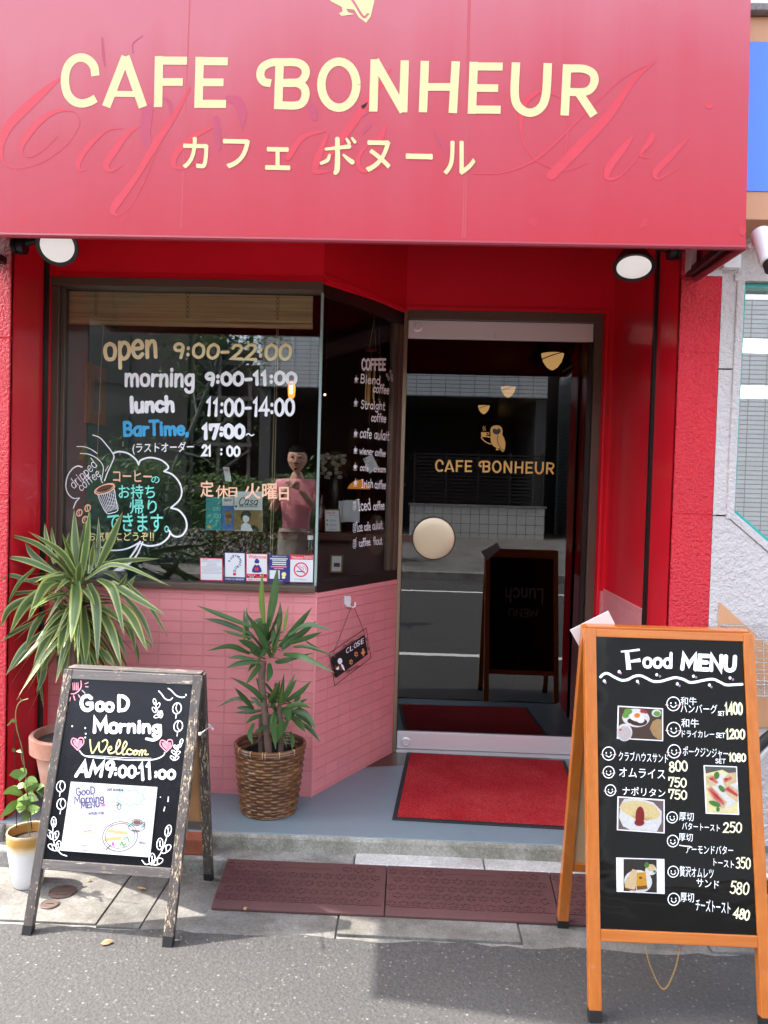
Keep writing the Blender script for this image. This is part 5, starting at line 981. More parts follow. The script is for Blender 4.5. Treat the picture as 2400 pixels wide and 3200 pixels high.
traced(b, 'E4', rv, VY, seed=13, fold=.1); b.sm = [True]*len(b.f)
rnd = random.Random(4)
for i in range(6):
    p = p4(rnd.uniform(110,420), rnd.uniform(940,1240), rnd.uniform(-.02,.05)); d = V((rnd.uniform(-1,1), rnd.uniform(-1,.3), rnd.uniform(-.6,.3))).normalized(); b.blade([p, p+d*.022, p+d*.04+V((0,0,-.008))], .026, d.cross(V((0,-.6,.8))), .1, 8, vprof)
b.build('foliage', M['leaf_vine'], vine)
# ------------------------------------------------------------------ mat, ramps, covers, leaves, hanging sign
t = NT('red_carpet'); o_ = t.coord(); big = t.noise(o_, 3.5, 3); fi = t.noise(o_, 120, 5, .85); c = t.ramp(big, [(.3, (.54,.02,.03)), (.7, (.70,.07,.075))]); c = t.mix(1, c, t.ramp(fi, [(.34, (.28,.28,.28)), (.66, (1.2,1.15,1.15))]), 'MULTIPLY'); t.set(col=c, rough=.95, spec=.1); t.bump(fi, 1, .006); M['carpet'] = t.m
dm = thing('door_mat', (.3, 3.5, ZF), 'red carpet door mat with a black rubber edge in front of the glass door', 'door mat')
mq = [(-.036,3.147),(.75,3.118),(.80,3.93),(.02,3.965)]; b = MB(); b.slab(mq, ZF+.0005, ZF+.006); b.build('rubber_edge', mat('mat_rubber', (.02,.02,.022), .7, var=.2), dm, bevel=.002)
def inset(q, d): c_ = V((sum(p[0] for p in q)/4, sum(p[1] for p in q)/4)); return [tuple(V(p)+(c_-V(p)).normalized()*d) for p in q]
b = MB(); b.slab(inset(mq, .028), ZF+.0062, ZF+.0105); b.build('carpet', M['carpet'], dm, bevel=.002)
M['ramp'] = mat('brown_rubber', (.078,.028,.027), .68, var=.22, vs=9, bump=.35, bs=160)
def kerb_ramp(x0):
    o = thing('kerb_ramp', (x0, 2.65, 0), 'brown rubber kerb ramp', 'ramp', 'rubber ramps along the step'); W, D, z0, z1 = .587, .243, .028, .070
    b = MB(); i = b.add([(x0,2.65,.006),(x0+W,2.65,.006),(x0+W,2.65+D,.006),(x0,2.65+D,.006),(x0,2.65,z0-.012),(x0+W,2.65,z0-.012),(x0+W,2.68,z0),(x0,2.68,z0),(x0+W,2.65+D,z1),(x0,2.65+D,z1)])
    for q in ((3,2,1,0),(0,1,5,4),(4,5,6,7),(7,6,8,9),(1,2,8,6,5),(3,0,4,7,9),(2,3,9,8)): b.face([i+k for k in q])
    b.build('body', M['ramp'], o, bevel=.003)
    st = MB(); sl = V((0, D-.03, z1-z0)).normalized(); n = V((0,-sl.z,sl.y)); O = V((x0, 2.68, z0))
    for r_ in range(5):
        for c_ in range(13):
            a = .018+c_*.0425+(.021 if r_ % 2 else 0); d = .020+r_*.0415
            if a > W-.02 or (r_ == 4 and 4 < c_ < 10): continue
            cc = O+V((1,0,0))*a+sl*d
            for k, ang in enumerate(range(0, 360, 60)):
                p = cc+(V((1,0,0))*math.cos(RAD(ang+30))+sl*math.sin(RAD(ang+30)))*.0125; st.obox(p+n*.0009, V((1,0,0))*math.cos(RAD(ang+30))+sl*math.sin(RAD(ang+30)), V((1,0,0))*-math.sin(RAD(ang+30))+sl*math.cos(RAD(ang+30)), n, .0085, .0085, .0034)
    for c_ in range(12): st.obox(O+V((1,0,0))*(.035+c_*.0472)+sl*.004+n*.001, V((1,0,0)), sl, n, .038, .006, .003)
    st.obox(O+V((1,0,0))*(W/2)+sl*(.192)+n*.0004, V((1,0,0)), sl, n, .20, .022, .002)
    st.build('tread', M['ramp'], o); return o
rp = kerb_ramp(-.6345); rp['label'] = 'brown rubber kerb ramp nearest the dark chalkboard, its low edge catching sun'
dup(rp, (-.0445,2.65,0), 'brown rubber kerb ramp in the middle, in front of the red door mat'); dup(rp, (.5455,2.65,0), 'brown rubber kerb ramp mostly hidden behind the orange menu board')
M['iron'] = mat('rusty_iron', (.10,.065,.055), .6, .3, var=.35, vs=40, bump=.5, bs=120)
for px, r_, lab in (((372,984),.047,'larger round iron cover set in the gutter behind the chalkboard leg'), ((272,1084),.031,'smaller round iron cover with a slot, nearer the road')):
    p = onZ(*src('D2', *px), .007); o = thing('drain_cover', (p.x,p.y,.005), lab, 'drain cover', 'round iron covers in the gutter'); b = MB(); b.lathe([(r_,0),(r_,.003),(r_*.95,.0035),(r_*.9,.002),(r_*.85,.0034),(.0005,.0036)], V((p.x,p.y,.005)), 28); lid = b.build('lid', M['iron'], o)
    if r_ < .04: b = MB(); b.box(p.x-.013,p.x+.013,p.y-.0022,p.y+.0022,.0084,.0092); b.ball(V((p.x,p.y,.0082)), .005, 10, (1,1,.3)); b.build('slot', M['gap'], lid)
    else:
        b = MB()
        for k in range(5): b.box(p.x-.03,p.x+.03,p.y-.026+k*.013-.001,p.y-.026+k*.013+.001,.0085,.0094)
        b.build('rib', M['iron'], lid)
for cr, x, y, r_, lab in (('D2',725,1393,.019,'dry tan leaf on the asphalt between the chalkboard legs'),('D2',1005,962,.018,'dry brown leaf in the gutter groove under the chalkboard'),('D2',585,903,.010,'small rust coloured leaf in shade beneath the chalkboard'),('E5',550,500,.012,'dark leaf lying on the lip of the first brown ramp'),('E6',100,2,.001,'')):
    if not lab: continue
    z = .02 if 'ramp' in lab else .006; p = onZ(*src(cr, x, y), z); o = MB(); rnd = random.Random(x); a = rnd.uniform(0,6); d = V((math.cos(a), math.sin(a), 0)); s_ = V((-d.y, d.x, .3))
    o.blade([p-d*r_+V((0,0,.002)), p+V((0,0,.007)), p+d*r_+V((0,0,.003))], r_*1.1, s_, .5, 9, lambda f: math.sin(math.pi*f)**.7+.03); q = o.build('fallen_leaf', M['dry']); tag(q, lab, 'leaf', 'fallen leaves by the kerb')
# hanging CLOSE sign on a white hook
HP = Plane(P2(0,.012), DD, (0,0,1)); hk = thing('wall_hook', HP.px('D7', 490, 440), 'white plastic hook stuck on the slanted pink tiled wall', 'hook')
b = MB(); q = [HP.uv('D7', *p) for p in ((440,360),(450,352),(528,348),(538,360),(536,470),(500,540),(470,535),(443,490))]; A = [HP.at(x, y, -.008) for x, y in q]; B_ = [HP.at(x, y, -.001) for x, y in q]; i = b.add(A+B_); n_ = len(q)
b.face(range(i+n_, i+2*n_) if True else 0); 
for k in range(n_): b.face((i+k, i+n_+k, i+n_+(k+1) % n_, i+(k+1) % n_))
b.tube(catmull([HP.px('D7',490,500,.0), HP.px('D7',515,535,.010), HP.px('D7',548,520,.016), HP.px('D7',558,445,.016)], 4), .0035, 8); b.build('body', M['white'], hk)
hs = thing('hanging_sign', HP.px('D7', 500, 1400), 'black CLOSE plaque with an owl in a scrolled wire frame, hung askew on a chain', 'sign')
b = MB(); E_ = .006
def hp(x, y, e=E_): return HP.px('D7', x, y, e)
fr_ = [(138,1335),(780,895),(862,1410),(235,1888)]; b.tube([hp(*p) for p in fr_], .0016, 6, closed=True)
def scroll(cx, cy, dx, dy):
    for s_ in (-1, 1):
        pts = []
        for k in range(26):
            f = k/25; a = s_*(f*8.5); r_ = 30*(1-f*.75); pts.append(hp(cx+s_*dx*.28+dx*.0+r_*math.cos(a+math.atan2(dy,dx)), cy+s_*dy*.28+r_*math.sin(a+math.atan2(dy,dx))))
        b.tube(pts, .0009, 5)
    b.tube([hp(cx-dx*.3, cy-dy*.3-12), hp(cx+dx*.3, cy+dy*.3+12)], .0009, 5); b.tube([hp(cx-dx*.3+8, cy-dy*.3+16), hp(cx+dx*.3-8, cy+dy*.3-16)], .0009, 5)
scroll(480, 1165, 260, -170); scroll(545, 1600, 270, -180); scroll(800, 1170, 55, 300); scroll(215, 1590, 60, 300); b.build('frame', M['black_metal'], hs)
b = MB(); q = [(188,1400),(752,1018),(806,1350),(262,1755)]; A = [hp(*p, E_-.0035) for p in q]; B_ = [hp(*p, E_+.0005) for p in q]; i = b.add(A+B_); b.face((i+7,i+6,i+5,i+4)); b.face((i,i+1,i+2,i+3))
for k in range(4): b.face((i+k, i+4+k, i+4+(k+1) % 4, i+(k+1) % 4))
b.build('plaque', mat('black_plaque', (.014,.012,.013), .5, var=0), hs)
def chainlinks(P0, P1, n, r_=.0038):
    b = MB(); d = (P1-P0)/n; d2 = d.normalized()
    for k in range(n):
        m_ = P0+d*(k+.5); s_ = (DD if k % 2 else DN); s_ = (s_-d2*s_.dot(d2)).normalized(); b.tube([m_+d2*(d.length*.62*math.cos(a))+s_*(.0022*math.sin(a)) for a in [2*math.pi*j/10 for j in range(10)]], .0006, 4, closed=True)
    return b
chainlinks(hp(505,520,.012), hp(210,1335), 15).build('chain', M['black_metal'], hs); chainlinks(hp(548,530,.012), hp(758,995), 9).build('chain', M['black_metal'], hs)
HQ = Plane(HP.at(0,0,E_+.0008), DD, (0,0,1)); k_ = Ink(HQ, .0003)
for ch, x, y in zip('CLOSE', (455,522,590,642,708), (1300,1258,1212,1178,1140)): k_.font('D7', ch, x-24+20, y-45, x+26+18, y+45, sl=-.6, bold=.01)
k_.oval('D7', 570, 1218, 5, 6); k_.oval('D7', 342, 1470, 40, 52); k_.fill('D7', [(360,1510),(400,1540),(425,1610),(420,1640),(385,1600),(362,1550)]); k_.fill('D7', [(268,1600),(320,1555),(326,1610),(300,1625)]); k_.build('lettering', M['t_white'], hs)
k_ = Ink(HQ, .0002); k_.fill('D7', [(312,1520),(365,1520),(372,1570),(395,1620),(360,1640),(330,1620)]); k_.oval('D7', 275, 1568, 22, 26); k_.build('lettering', M['t_brown'], hs)
k_ = Ink(HQ, .0003)
for cx, cy in ((624,1350),(535,1485)): k_.fill('D7', [(cx+(52 if j % 2 == 0 else 28)*.75*math.cos(RAD(j*30+90)), cy+(60 if j % 2 == 0 else 32)*math.sin(RAD(j*30+90))) for j in range(12)])
k_.oval('D7', 742, 1275, 20, 26); k_.fill('D7', [(705,1320),(740,1295),(785,1300),(775,1335),(760,1340),(760,1375),(740,1395),(735,1350),(712,1345)]); k_.build('lettering', M['t_orange'], hs)
k_ = Ink(HQ, .0006)
for cx, cy in ((624,1352),(535,1487)): k_.oval('D7', cx, cy, 13, 17)
for x in (328, 352): k_.oval('D7', x, 1462, 4, 5)
k_.build('lettering', M['black'], hs)

# ------------------------------------------------------------------ spot lamps under the awning
t = NT('lamp_lens'); t.set(col=(.86,.86,.86), rough=.3, coat=.3); t.b.inputs['Emission Color'].default_value = (1,.98,.95,1); t.b.inputs['Emission Strength'].default_value = .07; M['lens'] = t.m
def spot(c, aim, wall, lab):
    o = thing('spot_lamp', c, lab, 'spotlight', 'black spotlights under the awning'); aim = V(aim).normalized(); b = MB()
    b.lathe([(.018,-.11),(.030,-.10),(.046,-.06),(.071,-.012),(.076,.0),(.074,.006),(.061,.002)], c, 36, aim, capt=False); b.build('housing', M['black'], o)
    b = MB(); b.lathe([(.061,.0015),(.05,.006),(.028,.010),(.0005,.012)], c, 36, aim, capb=False); b.build('lens', M['lens'], o)
    b = MB(); b.tube([c-aim*.085, c-aim*.09+V((0,.02,.03)), wall], .013, 10); w_ = (wall-c); w_ = V((1 if w_.x > 0 else -1, 0, 0)); b.lathe([(.034,-.03),(.034,-.012),(.028,-.010),(.028,-.004),(.034,-.002),(.034,.012)], wall, 24, w_); b.build('bracket', M['black'], o)
cL = onY(*src('C1', 495, 190), 2.98); spot(cL, (.22,-.82,-.52), V((XL+.012, 3.02, cL.z+.012)), 'black spotlight with a white face at the left end under the awning')
cR = onY(*src('E7', 500, 510), 2.95); spot(cR, (-.10,-.42,-.90), V((XR-.01, 3.04, onY(*src('E7',830,370),3.04).z)), 'black spotlight tipped downward at the right end, above the door')

# ------------------------------------------------------------------ inside the window
M['bamboo'] = None
t = NT('bamboo_blind'); n = t.noise(t.coord(scale=(1.2,1,170)), 1, 4, .75); st = t.noise(t.coord(scale=(9,1,120)), 1, 2); t.set(col=t.ramp(n, [(.28, (.20,.11,.05)), (.5, (.58,.38,.20)), (.75, (.78,.56,.34))]), rough=.6); t.bump(n, .6, .006); M['bamboo'] = t.m
bl = thing('bamboo_blind', (-.95, 3.44, 2.1), 'brown bamboo blind rolled up along the top of the window', 'blind')
b = MB(); zb0 = onY(*src('C1',560,860), 3.43).z; zt = 2.262; xL, xR = onY(*src('C1',555,700),3.43).x, onY(*src('C2',990,350),3.43).x; b.box(xL, xR, 3.428, 3.434, zb0, zt); b.build('slats', M['bamboo'], bl)
b = MB(); b.tube([(xL,3.437,zb0+.012),(xR,3.437,zb0+.012)], .014, 10); b.box(xL,xR,3.420,3.427,zb0+.02,zb0+.034); b.build('roll', M['bamboo'], bl)
b = MB()
for x in (.13,.5,.86):
    xx = xL+(xR-xL)*x
    for d in (-.008,.008): b.tube([(xx+d*math.sin(k*1.3), 3.4265, zb0+.02+k*(zt-zb0-.02)/14) for k in range(15)], .0012, 4)
b.build('stitching', mat('blind_cord', (.20,.13,.07), .8), bl)
b = MB(); cd = mat('cord', (.48,.36,.20), .7)
for x in ((755,460,738,1037),(766,460,752,1037)): p, q = onY(*src('C2',x[0],x[1]),3.45), onY(*src('C2',x[2],x[3]),3.45); b.tube([p, q, V((q.x-.003,3.45,1.09))], .0012, 5)
for x in ((897,860,868,1300,835,2160),): b.tube([onY(*src('C1',x[i],x[i+1]),3.45) for i in (0,2,4)], .0012, 5)
b.build('pull_cord', cd, bl); p0 = onY(*src('C1',545,1480),3.45); p1 = onY(*src('C1',543,2060),3.45); b = MB(); b.tube([p0,p1],.0012,5); b.lathe([(.003,.02),(.006,0),(.007,-.012)], p1, 10); b.lathe([(.003,.02),(.005,0)], onY(*src('C1',541,1930),3.45), 10); b.build('pull_cord', cd, bl)
def px3(cr, x, y, Y): return onY(*src(cr, x, y), Y)
# picture on the teal wall
def onX(x, y, X): d = ray(x, y); return CAMP+d*(X/d.x)
TP = Plane((-1.505,4.5,1.5), (0,1,0), (0,0,1)); q = [onX(*src('C1',*p),-1.515) for p in ((740,1195),(885,1275),(850,1740),(706,1702))]; yA, yB = sorted((q[0].y, q[1].y)); zA, zB = max(q[0].z,q[1].z), min(q[2].z,q[3].z)
pf = thing('picture_frame', (-1.515,(yA+yB)/2,zB), 'wooden framed picture hanging on the teal side wall inside', 'picture'); b = MB()
for s_ in ((yA,yA+.06,zB,zA),(yB-.06,yB,zB,zA),(yA+.06,yB-.06,zA-.06,zA),(yA+.06,yB-.06,zB,zB+.06)): b.box(-1.518,-1.495,*s_)
b.build('frame', mat('pine_frame', (.34,.17,.06), .5), pf); b = MB(); b.box(-1.517,-1.503,yA+.06,yB-.06,zB+.06,zA-.06); b.build('picture', mat('grey_print', (.16,.17,.17), .25, var=.4, vs=14), pf)
# posters and leaflets behind the glass
def flat(name, cr, q, Y, m, lab, cat, layers=(), th=.004, group=None):
    pl = Plane((0,Y,1.5), (1,0,0), (0,0,1)); o, e = sheet(name, pl, cr, q, m, lab, cat, th=th, off=0, group=group)
    for i, (mm, fn) in enumerate(layers): k_ = Ink(pl, e+.0006*i+.0004); fn(k_); k_.build('print', mm, o)
    return o
FP = M['fp']; YI = 3.50
flat('magazine', 'C4', [(603,1190),(896,1196),(898,784),(608,782)], YI, M['paper'], 'cafe magazine with a drawn short haired figure on a grey cover', 'magazine', [(FP['soup'], lambda k_: k_.fill('C4', [(605,1186),(893,1192),(895,976),(607,974)])), (M['black'], lambda k_: [k_.text('C4','Casa',650,925,845,925,82,9,slant=.25), k_.font('C4','CAFE & ROASTER',655,930,848,946,bold=.01), k_.fill('C4', [(690,1090),(672,1040),(690,995),(730,975),(770,990),(788,1030),(770,1075),(760,1040),(720,1030)]), k_.fill('C4', [(760,1150),(820,1130),(855,1160),(862,1194),(780,1192)]), k_.oval('C4',625,937,11,11)]), (M['paper'], lambda k_: [k_.oval('C4',728,1060,34,44), k_.fill('C4', [(672,1190),(680,1130),(720,1100),(770,1125),(800,1190)])]), (M['black'], lambda k_: [k_.pen('C4', [(700,1030),(730,1022),(760,1040)], 16)])])
flat('leaflet', 'C4', [(478,1185),(598,1186),(600,840),(482,838)], YI+.012, M['paper'], 'leaflet with an iced cup on blue, tucked beside the magazine', 'leaflet', [(mat('print_blue', lin(70,110,170), .5), lambda k_: k_.fill('C4', [(480,1182),(596,1184),(598,930),(480,928)])), (FP['soup'], lambda k_: [k_.fill('C4', [(505,985),(585,985),(572,1120),(520,1120)]), k_.font('C4','珈琲',500,860,582,885)]), (M['t_brown'], lambda k_: k_.fill('C4', [(524,1020),(580,1015),(576,1060),(530,1062)]))], group='leaflets in the window')
flat('leaflet', 'C4', [(308,1182),(474,1186),(478,842),(314,838)], YI+.024, M['t_teal'], 'teal leaflet with a small gold badge, left of the iced cup leaflet', 'leaflet', [(M['t_mint'], lambda k_: [k_.font('C4','夏限定',385,945,468,985), k_.text('C4','100',388,1060,466,1060,48,6)]), (M['t_gold'], lambda k_: k_.oval('C4',346,1148,20,18))], group='leaflets in the window')
flat('price_tag', 'C4', [(515,676),(578,678),(552,532),(488,530)], YI+.05, M['paper'], 'narrow white tag printed in red, hanging above the leaflets', 'tag', [(M['t_red'], lambda k_: k_.font('C4','TABU',492,548,554,575,bold=.02))])
flat('menu_stand', 'C6', [(290,1380),(520,1382),(495,1062),(285,1066)], 4.05, FP['soup'], 'framed take out menu standing on the inner counter', 'menu', [(M['paper'], lambda k_: k_.fill('C6', [(302,1366),(500,1368),(482,1082),(298,1084)])), (M['t_red'], lambda k_: k_.font('C6','Take Out',310,1100,436,1128,bold=.02)), (M['t_grey'], lambda k_: [k_.pen('C6', [(352,y),(452,y+2)], 5) for y in (1150,1215,1230,1275,1295,1340)]+[k_.oval('C6',325,y,12,14) for y in (1218,1278)])], th=.012)
flat('menu_stand', 'C6', [(355,1940),(538,1944),(548,1696),(370,1692)], 4.0, FP['soup'], 'small pale framed card low inside the slanted window', 'menu', [(M['paper'], lambda k_: k_.fill('C6', [(385,1920),(514,1922),(520,1716),(392,1714)])), (M['t_brown'], lambda k_: k_.fill('C6', [(412,1860),(498,1862),(500,1806),(416,1804)]))], th=.012)
flat('gift_tag', 'C6', [(905,578),(1030,490),(940,305),(818,372)], P2(.45).y+.12, M['paper'], 'pale printed tag dangling at an angle from the wind chime', 'tag', [(M['t_grey'], lambda k_: [k_.pen('C6', [(880+i*12,445+i*24),(950+i*10,410+i*24)], 6) for i in range(4)]+[k_.oval('C6',845,380,12,16)])], th=.002)
# counter, shelf and the things on it
ct = thing('counter', (-.35,4.6,ZF), 'dark red wooden counter and shelf inside the window', 'counter'); b = MB(); zc = onY(*src('C6',300,1385),4.05).z; b.box(-1.0,.02,3.98,4.25,zc-.035,zc-.001); b.build('top', M['counter'], ct); b = MB(); b.box(-1.0,.02,4.06,4.24,ZF,zc-.036); b.build('front', M['wall_brown'], ct)
def jar(cr, x0, x1, yt, yb, Y, lab):
    a, c_ = px3(cr, x0, yb, Y), px3(cr, x1, yb, Y); top = px3(cr, x0, yt, Y).z; r_ = (c_.x-a.x)/2; cc = V(((a.x+c_.x)/2, Y, a.z)); h_ = top-a.z; o = thing('jar', cc, lab, 'jar')
    b = MB(); b.lathe([(r_*.9,0),(r_,.01),(r_,h_*.62),(r_*.75,h_*.76),(r_*.72,h_*.86)], cc, 24); b.build('jar_glass', glass('jar_glass', (.62,.42,.34), .03), o)
    b = MB(); b.lathe([(r_*.82,h_*.84),(r_*.82,h_),(.0005,h_+.001)], cc, 24); b.build('lid', M['white'], o); b = MB(); rnd = random.Random(2)
    for k in range(12): b.ball(cc+V((rnd.uniform(-.6,.6)*r_, rnd.uniform(-.6,.6)*r_, .02+rnd.uniform(0,.5)*h_)), r_*.28, 8)
    b.build('contents', mat('dried_fruit', (.50,.22,.12), .6, var=.6, vs=40), o)
jar('C4', 1352, 1425, 1238, 1500, 3.47, 'glass jar with a white lid standing at the window corner')
def bottle(x, y0, y1, Y, r_, m, lab):
    p = px3('C6', x, y1, Y); h_ = px3('C6', x, y0, Y).z-p.z; o = thing('bottle', p, lab, 'bottle'); b = MB(); b.lathe([(r_,0),(r_,h_*.55),(r_*.4,h_*.72),(r_*.36,h_)], p, 16); b.build('glass', m, o)
bottle(232, 870, 1340, 4.12, .026, mat('amber_glass', (.10,.02,.012), .1, var=0), 'dark red bottle beside the take out menu')
sv = thing('papers', px3('C6',620,1250,4.16), 'sheaf of pale napkins standing on the counter', 'napkins'); b = MB(); rnd = random.Random(5)
for k in range(9): p = px3('C6', 540+k*20, 1255, 4.16+rnd.uniform(-.02,.02)); b.obox(p+V((0,0,.06)), V((1,.15,.2*rnd.uniform(-1,1))).normalized(), V((0,1,0)), V((0,0,1)), .05, .002, .11)
b.build('sheets', M['paper'], sv)
fl = thing('flower_vase', px3('C6',430,1040,4.3), 'vase of pale dried flowers in the shadows behind the glass', 'flowers'); vp = px3('C6',430,1040,4.3); b = MB(); b.lathe([(.03,0),(.045,.05),(.03,.14),(.022,.17)], vp, 16); b.build('vase', M['dark_metal'], fl); b = MB(); rnd = random.Random(9)
for k in range(40): p = px3('C6', rnd.uniform(250,600), rnd.uniform(310,640), 4.3+rnd.uniform(-.05,.05)); b.ball(p, rnd.uniform(.008,.018), 8, (1,1,.8))
b.build('petals', mat('pale_petals', (.52,.46,.38), .7, var=.3, vs=50), fl); b = MB()
for k in range(22): b.tube(catmull([vp+V((0,0,.15)), vp+V((rnd.uniform(-.03,.03),0,.3)), px3('C6', rnd.uniform(260,590), rnd.uniform(350,640), 4.3)], 4), .0015, 4)
b.build('stem', mat('dry_stem', (.10,.09,.05), .8), fl)
# lit lamps the photograph shows
def lampmat(n, c, e): return mat(n, c, .4, var=0, emit=e)
pb = px3('C2', 853, 870, 4.4); o = thing('pendant_bulb', pb, 'glowing amber filament bulb behind the window glass', 'light bulb'); b = MB(); b.lathe([(.006,.05),(.017,.04),(.021,.01),(.019,-.03),(.010,-.045),(.0005,-.047)], pb, 16, capb=False); b.build('bulb', lampmat('amber_glow', (1,.22,.03), .55), o); b = MB(); b.tube([pb+V((0,0,.05)), pb+V((0,0,.9))], .003, 6); b.lathe([(.014,.09),(.014,.05)], pb, 12); b.build('cord', M['black'], o)
b = MB(); b.lathe([(.008,.02),(.008,-.02)], pb+V((0,-.022,0)), 8); b.build('filament', lampmat('filament_glow', (1,.5,.12), 4), o)
pb = px3('C5', 288, 1475, 4.5); o = thing('pendant_bulb', pb, 'small clear globe bulb hanging just right of the glass corner', 'light bulb'); b = MB(); b.ball(pb, .018, 16); b.build('bulb', glass('clear_bulb', (.9,.8,.7), .1), o); b = MB(); b.ball(pb, .006, 8); b.build('filament', lampmat('warm_filament', (1,.6,.25), 3), o); b = MB(); b.tube([pb+V((0,0,.02)), pb+V((0,0,.8))], .0022, 6); b.build('cord', M['black'], o)
for i, (x, y, r_, Y) in enumerate(((1215,590,.070,5.3),(862,832,.070,8.0),(668,972,.070,10.2))):
    c0 = px3('C8', x, y, Y); top = c0.z+r_*.75; o = thing('wall_lamp', c0, ('largest and nearest','middle','smallest and farthest')[i]+' of three glowing cream bowl lamps seen through the door', 'lamp', 'bowl lamps along the cafe ceiling')
    b = MB(); b.lathe([(r_*1.05,0),(r_*1.02,-r_*.2),(r_*.85,-r_*.75),(r_*.5,-r_*1.25),(r_*.12,-r_*1.5),(.0005,-r_*1.52)], V((c0.x,Y,top)), 28, capb=True); b.build('bowl', lampmat('warm_glass', (1,.56,.20), .62), o)
    b = MB(); b.tube([V((c0.x+r_*1.02*math.cos(a), Y+r_*1.02*math.sin(a), top-r_*.22+.35*r_*math.cos(a))) for a in [2*math.pi*j/24 for j in range(24)]], r_*.05, 6, closed=True); b.box(c0.x-.01, c0.x+r_*2, Y-.02, Y+.02, top, top+.02); b.build('bracket', M['dark_metal'], o)
tl = px3('C6', 760, 720, 4.9); o = thing('table_lamp', tl, 'orange stained glass lamp shade glowing behind the coffee list', 'lamp'); b = MB(); b.lathe([(.072,-.03),(.058,-.005),(.03,.02),(.010,.026)], tl, 14, capb=False); b.build('lamp_shade', mat('amber_shade', (.70,.25,.03), .4, var=.5, vs=30, emit=.10), o); b = MB(); b.lathe([(.012,.03),(.01,-.3),(.06,-.32)], tl, 12); b.build('base', M['dark_metal'], o)
# wind chime and crystal strings
wcY = P2(.42).y+.13; wt = px3('C5', 930, 860, wcY); o = thing('wind_chime', wt, 'wind chime of brass tubes under a red disc behind the coffee list', 'wind chime'); b = MB(); b.lathe([(.026,-.004),(.026,.004)], wt, 20); b.build('disc', mat('red_disc', (.25,.02,.03), .4), o); b = MB()
for j, L in enumerate((.21,.225,.20,.215,.19)): a = 2*math.pi*j/5+.5; p = wt+V((.021*math.cos(a), .021*math.sin(a), -.045)); b.tube([p, p-V((0,0,L))], .0036, 8)
b.build('chime_tube', mat('brass_tube', (.45,.27,.12), .3, .9), o); b = MB(); apx = px3('C5', 970, 430, wcY)
for j in range(3): a = 2*math.pi*j/3; b.tube([apx, wt+V((.022*math.cos(a), .022*math.sin(a), 0))], .0007, 4)
b.tube([apx, apx+V((0,0,.25))], .0007, 4); b.tube([wt, wt-V((0,0,.36))], .0006, 4); b.build('string', cd, o)
for cr, x, ys, Y, lab in (('C5',1040,(400,560,675,780,895,1540),P2(.48).y+.08,'string of clear glass beads with a crystal ball at its end'),('C5',315,(720,860,960,1075),4.3,'short string of glass beads near the glass corner')):
    top = px3(cr, x, ys[0]-60, Y); o = thing('bead_string', top, lab, 'beads', 'strings of glass beads in the window'); b = MB()
    for k, y in enumerate(ys): b.ball(px3(cr, x+(k % 2)*2-8*(k > 3), y, Y), .0075 if (k == len(ys)-1 and len(ys) > 5) else .0028, 10)
    b.build('bead', mat('clear_bead', (.45,.48,.52), .05, .4, var=0), o); b = MB(); b.tube([top+V((0,0,.2)), px3(cr, x-8, ys[-1], Y)], .0005, 4); b.build('string', M['t_grey'], o)
q = [(665,2010),(690,1990),(680,1950),(720,1890),(745,1890),(775,1940),(770,2000),(790,2010)]
xt = onX(*src('C1',720,1990),-1.5); flat('paper_tree', 'C1', [(665,2040),(715,2038),(770,1960),(740,1882)], min(max(xt.y,3.6),5.2), M['t_green'], 'green paper tree cut out on the teal wall', 'decoration', th=.003)
# ------------------------------------------------------------------ the neighbour on the right
M['lilac'] = stucco('lilac_stucco', (.60,.545,.535), .85, .75, (48, 120)); M['peach'] = mat('peach_panel', (.62,.31,.16), .5, var=.12, vs=5); M['teal'] = mat('teal_trim', (.03,.40,.36), .4); M['sign_blue'] = mat('blue_sign_face', (.085,.24,.84), .35, var=.04)
nb = thing('neighbour_building', (2.2, 3.2, 0), 'pale lilac stucco building with a cut corner window, right of the cafe', 'building')
nx = lambda cr, x, y, Y=3.0: (lambda p: (p.x, p.z))(onY(*src(cr, x, y), Y))
a = nx('D5', 960, 806); b0 = nx('D6', 850, 985); d0 = nx('D6', 1264, 1345); sl = (d0[1]-b0[1])/(d0[0]-b0[0]); xr = 3.4; zb = b0[1]+sl*(xr-b0[0]); zt = a[1]; X0 = 1.1228
zc = nx('D5', 840, 1748)[1]
fc = MB(); fc.prism([(X0,b0[1]-.003),(X0,0),(xr,0),(xr,zb),(b0[0],b0[1]-.003)], 3.0, 3.3); fc.prism([(X0,b0[1]+.003),(b0[0],b0[1]+.003),(a[0]+(b0[0]-a[0])*.55,zc-.003),(X0,zc-.003)], 3.0, 3.3); fc.prism([(X0,zc+.003),(a[0]+(b0[0]-a[0])*.55,zc+.003),(a[0],zt),(X0,zt)], 3.0, 3.3)
fc.prism([(X0,zt),(xr,zt),(xr,7),(X0,7)], 3.0, 3.3); fc.prism([(xr,0),(6,0),(6,7),(xr,7)], 3.0, 3.3); wl_ = fc.build('wall', M['lilac'], nb)
fr = MB()
def strip(pts, w, y0, y1, mb):
    for p, q in zip(pts, pts[1:]):
        d = V((q[0]-p[0], 0, q[1]-p[1])); L = d.length; d.normalize(); n = V((-d.z, 0, d.x)); c = V(((p[0]+q[0])/2, (y0+y1)/2, (p[1]+q[1])/2))-n*(-w/2); mb.obox(c, d, V((0,1,0)), n, L+w*.8, y1-y0, w); y0 += .0015
out = [(xr,zt),a,b0,(xr,zb)]; strip(out, .028, 2.992, 3.10, fr); fr.build('window_frame', M['lilac'], nb, bevel=.003)
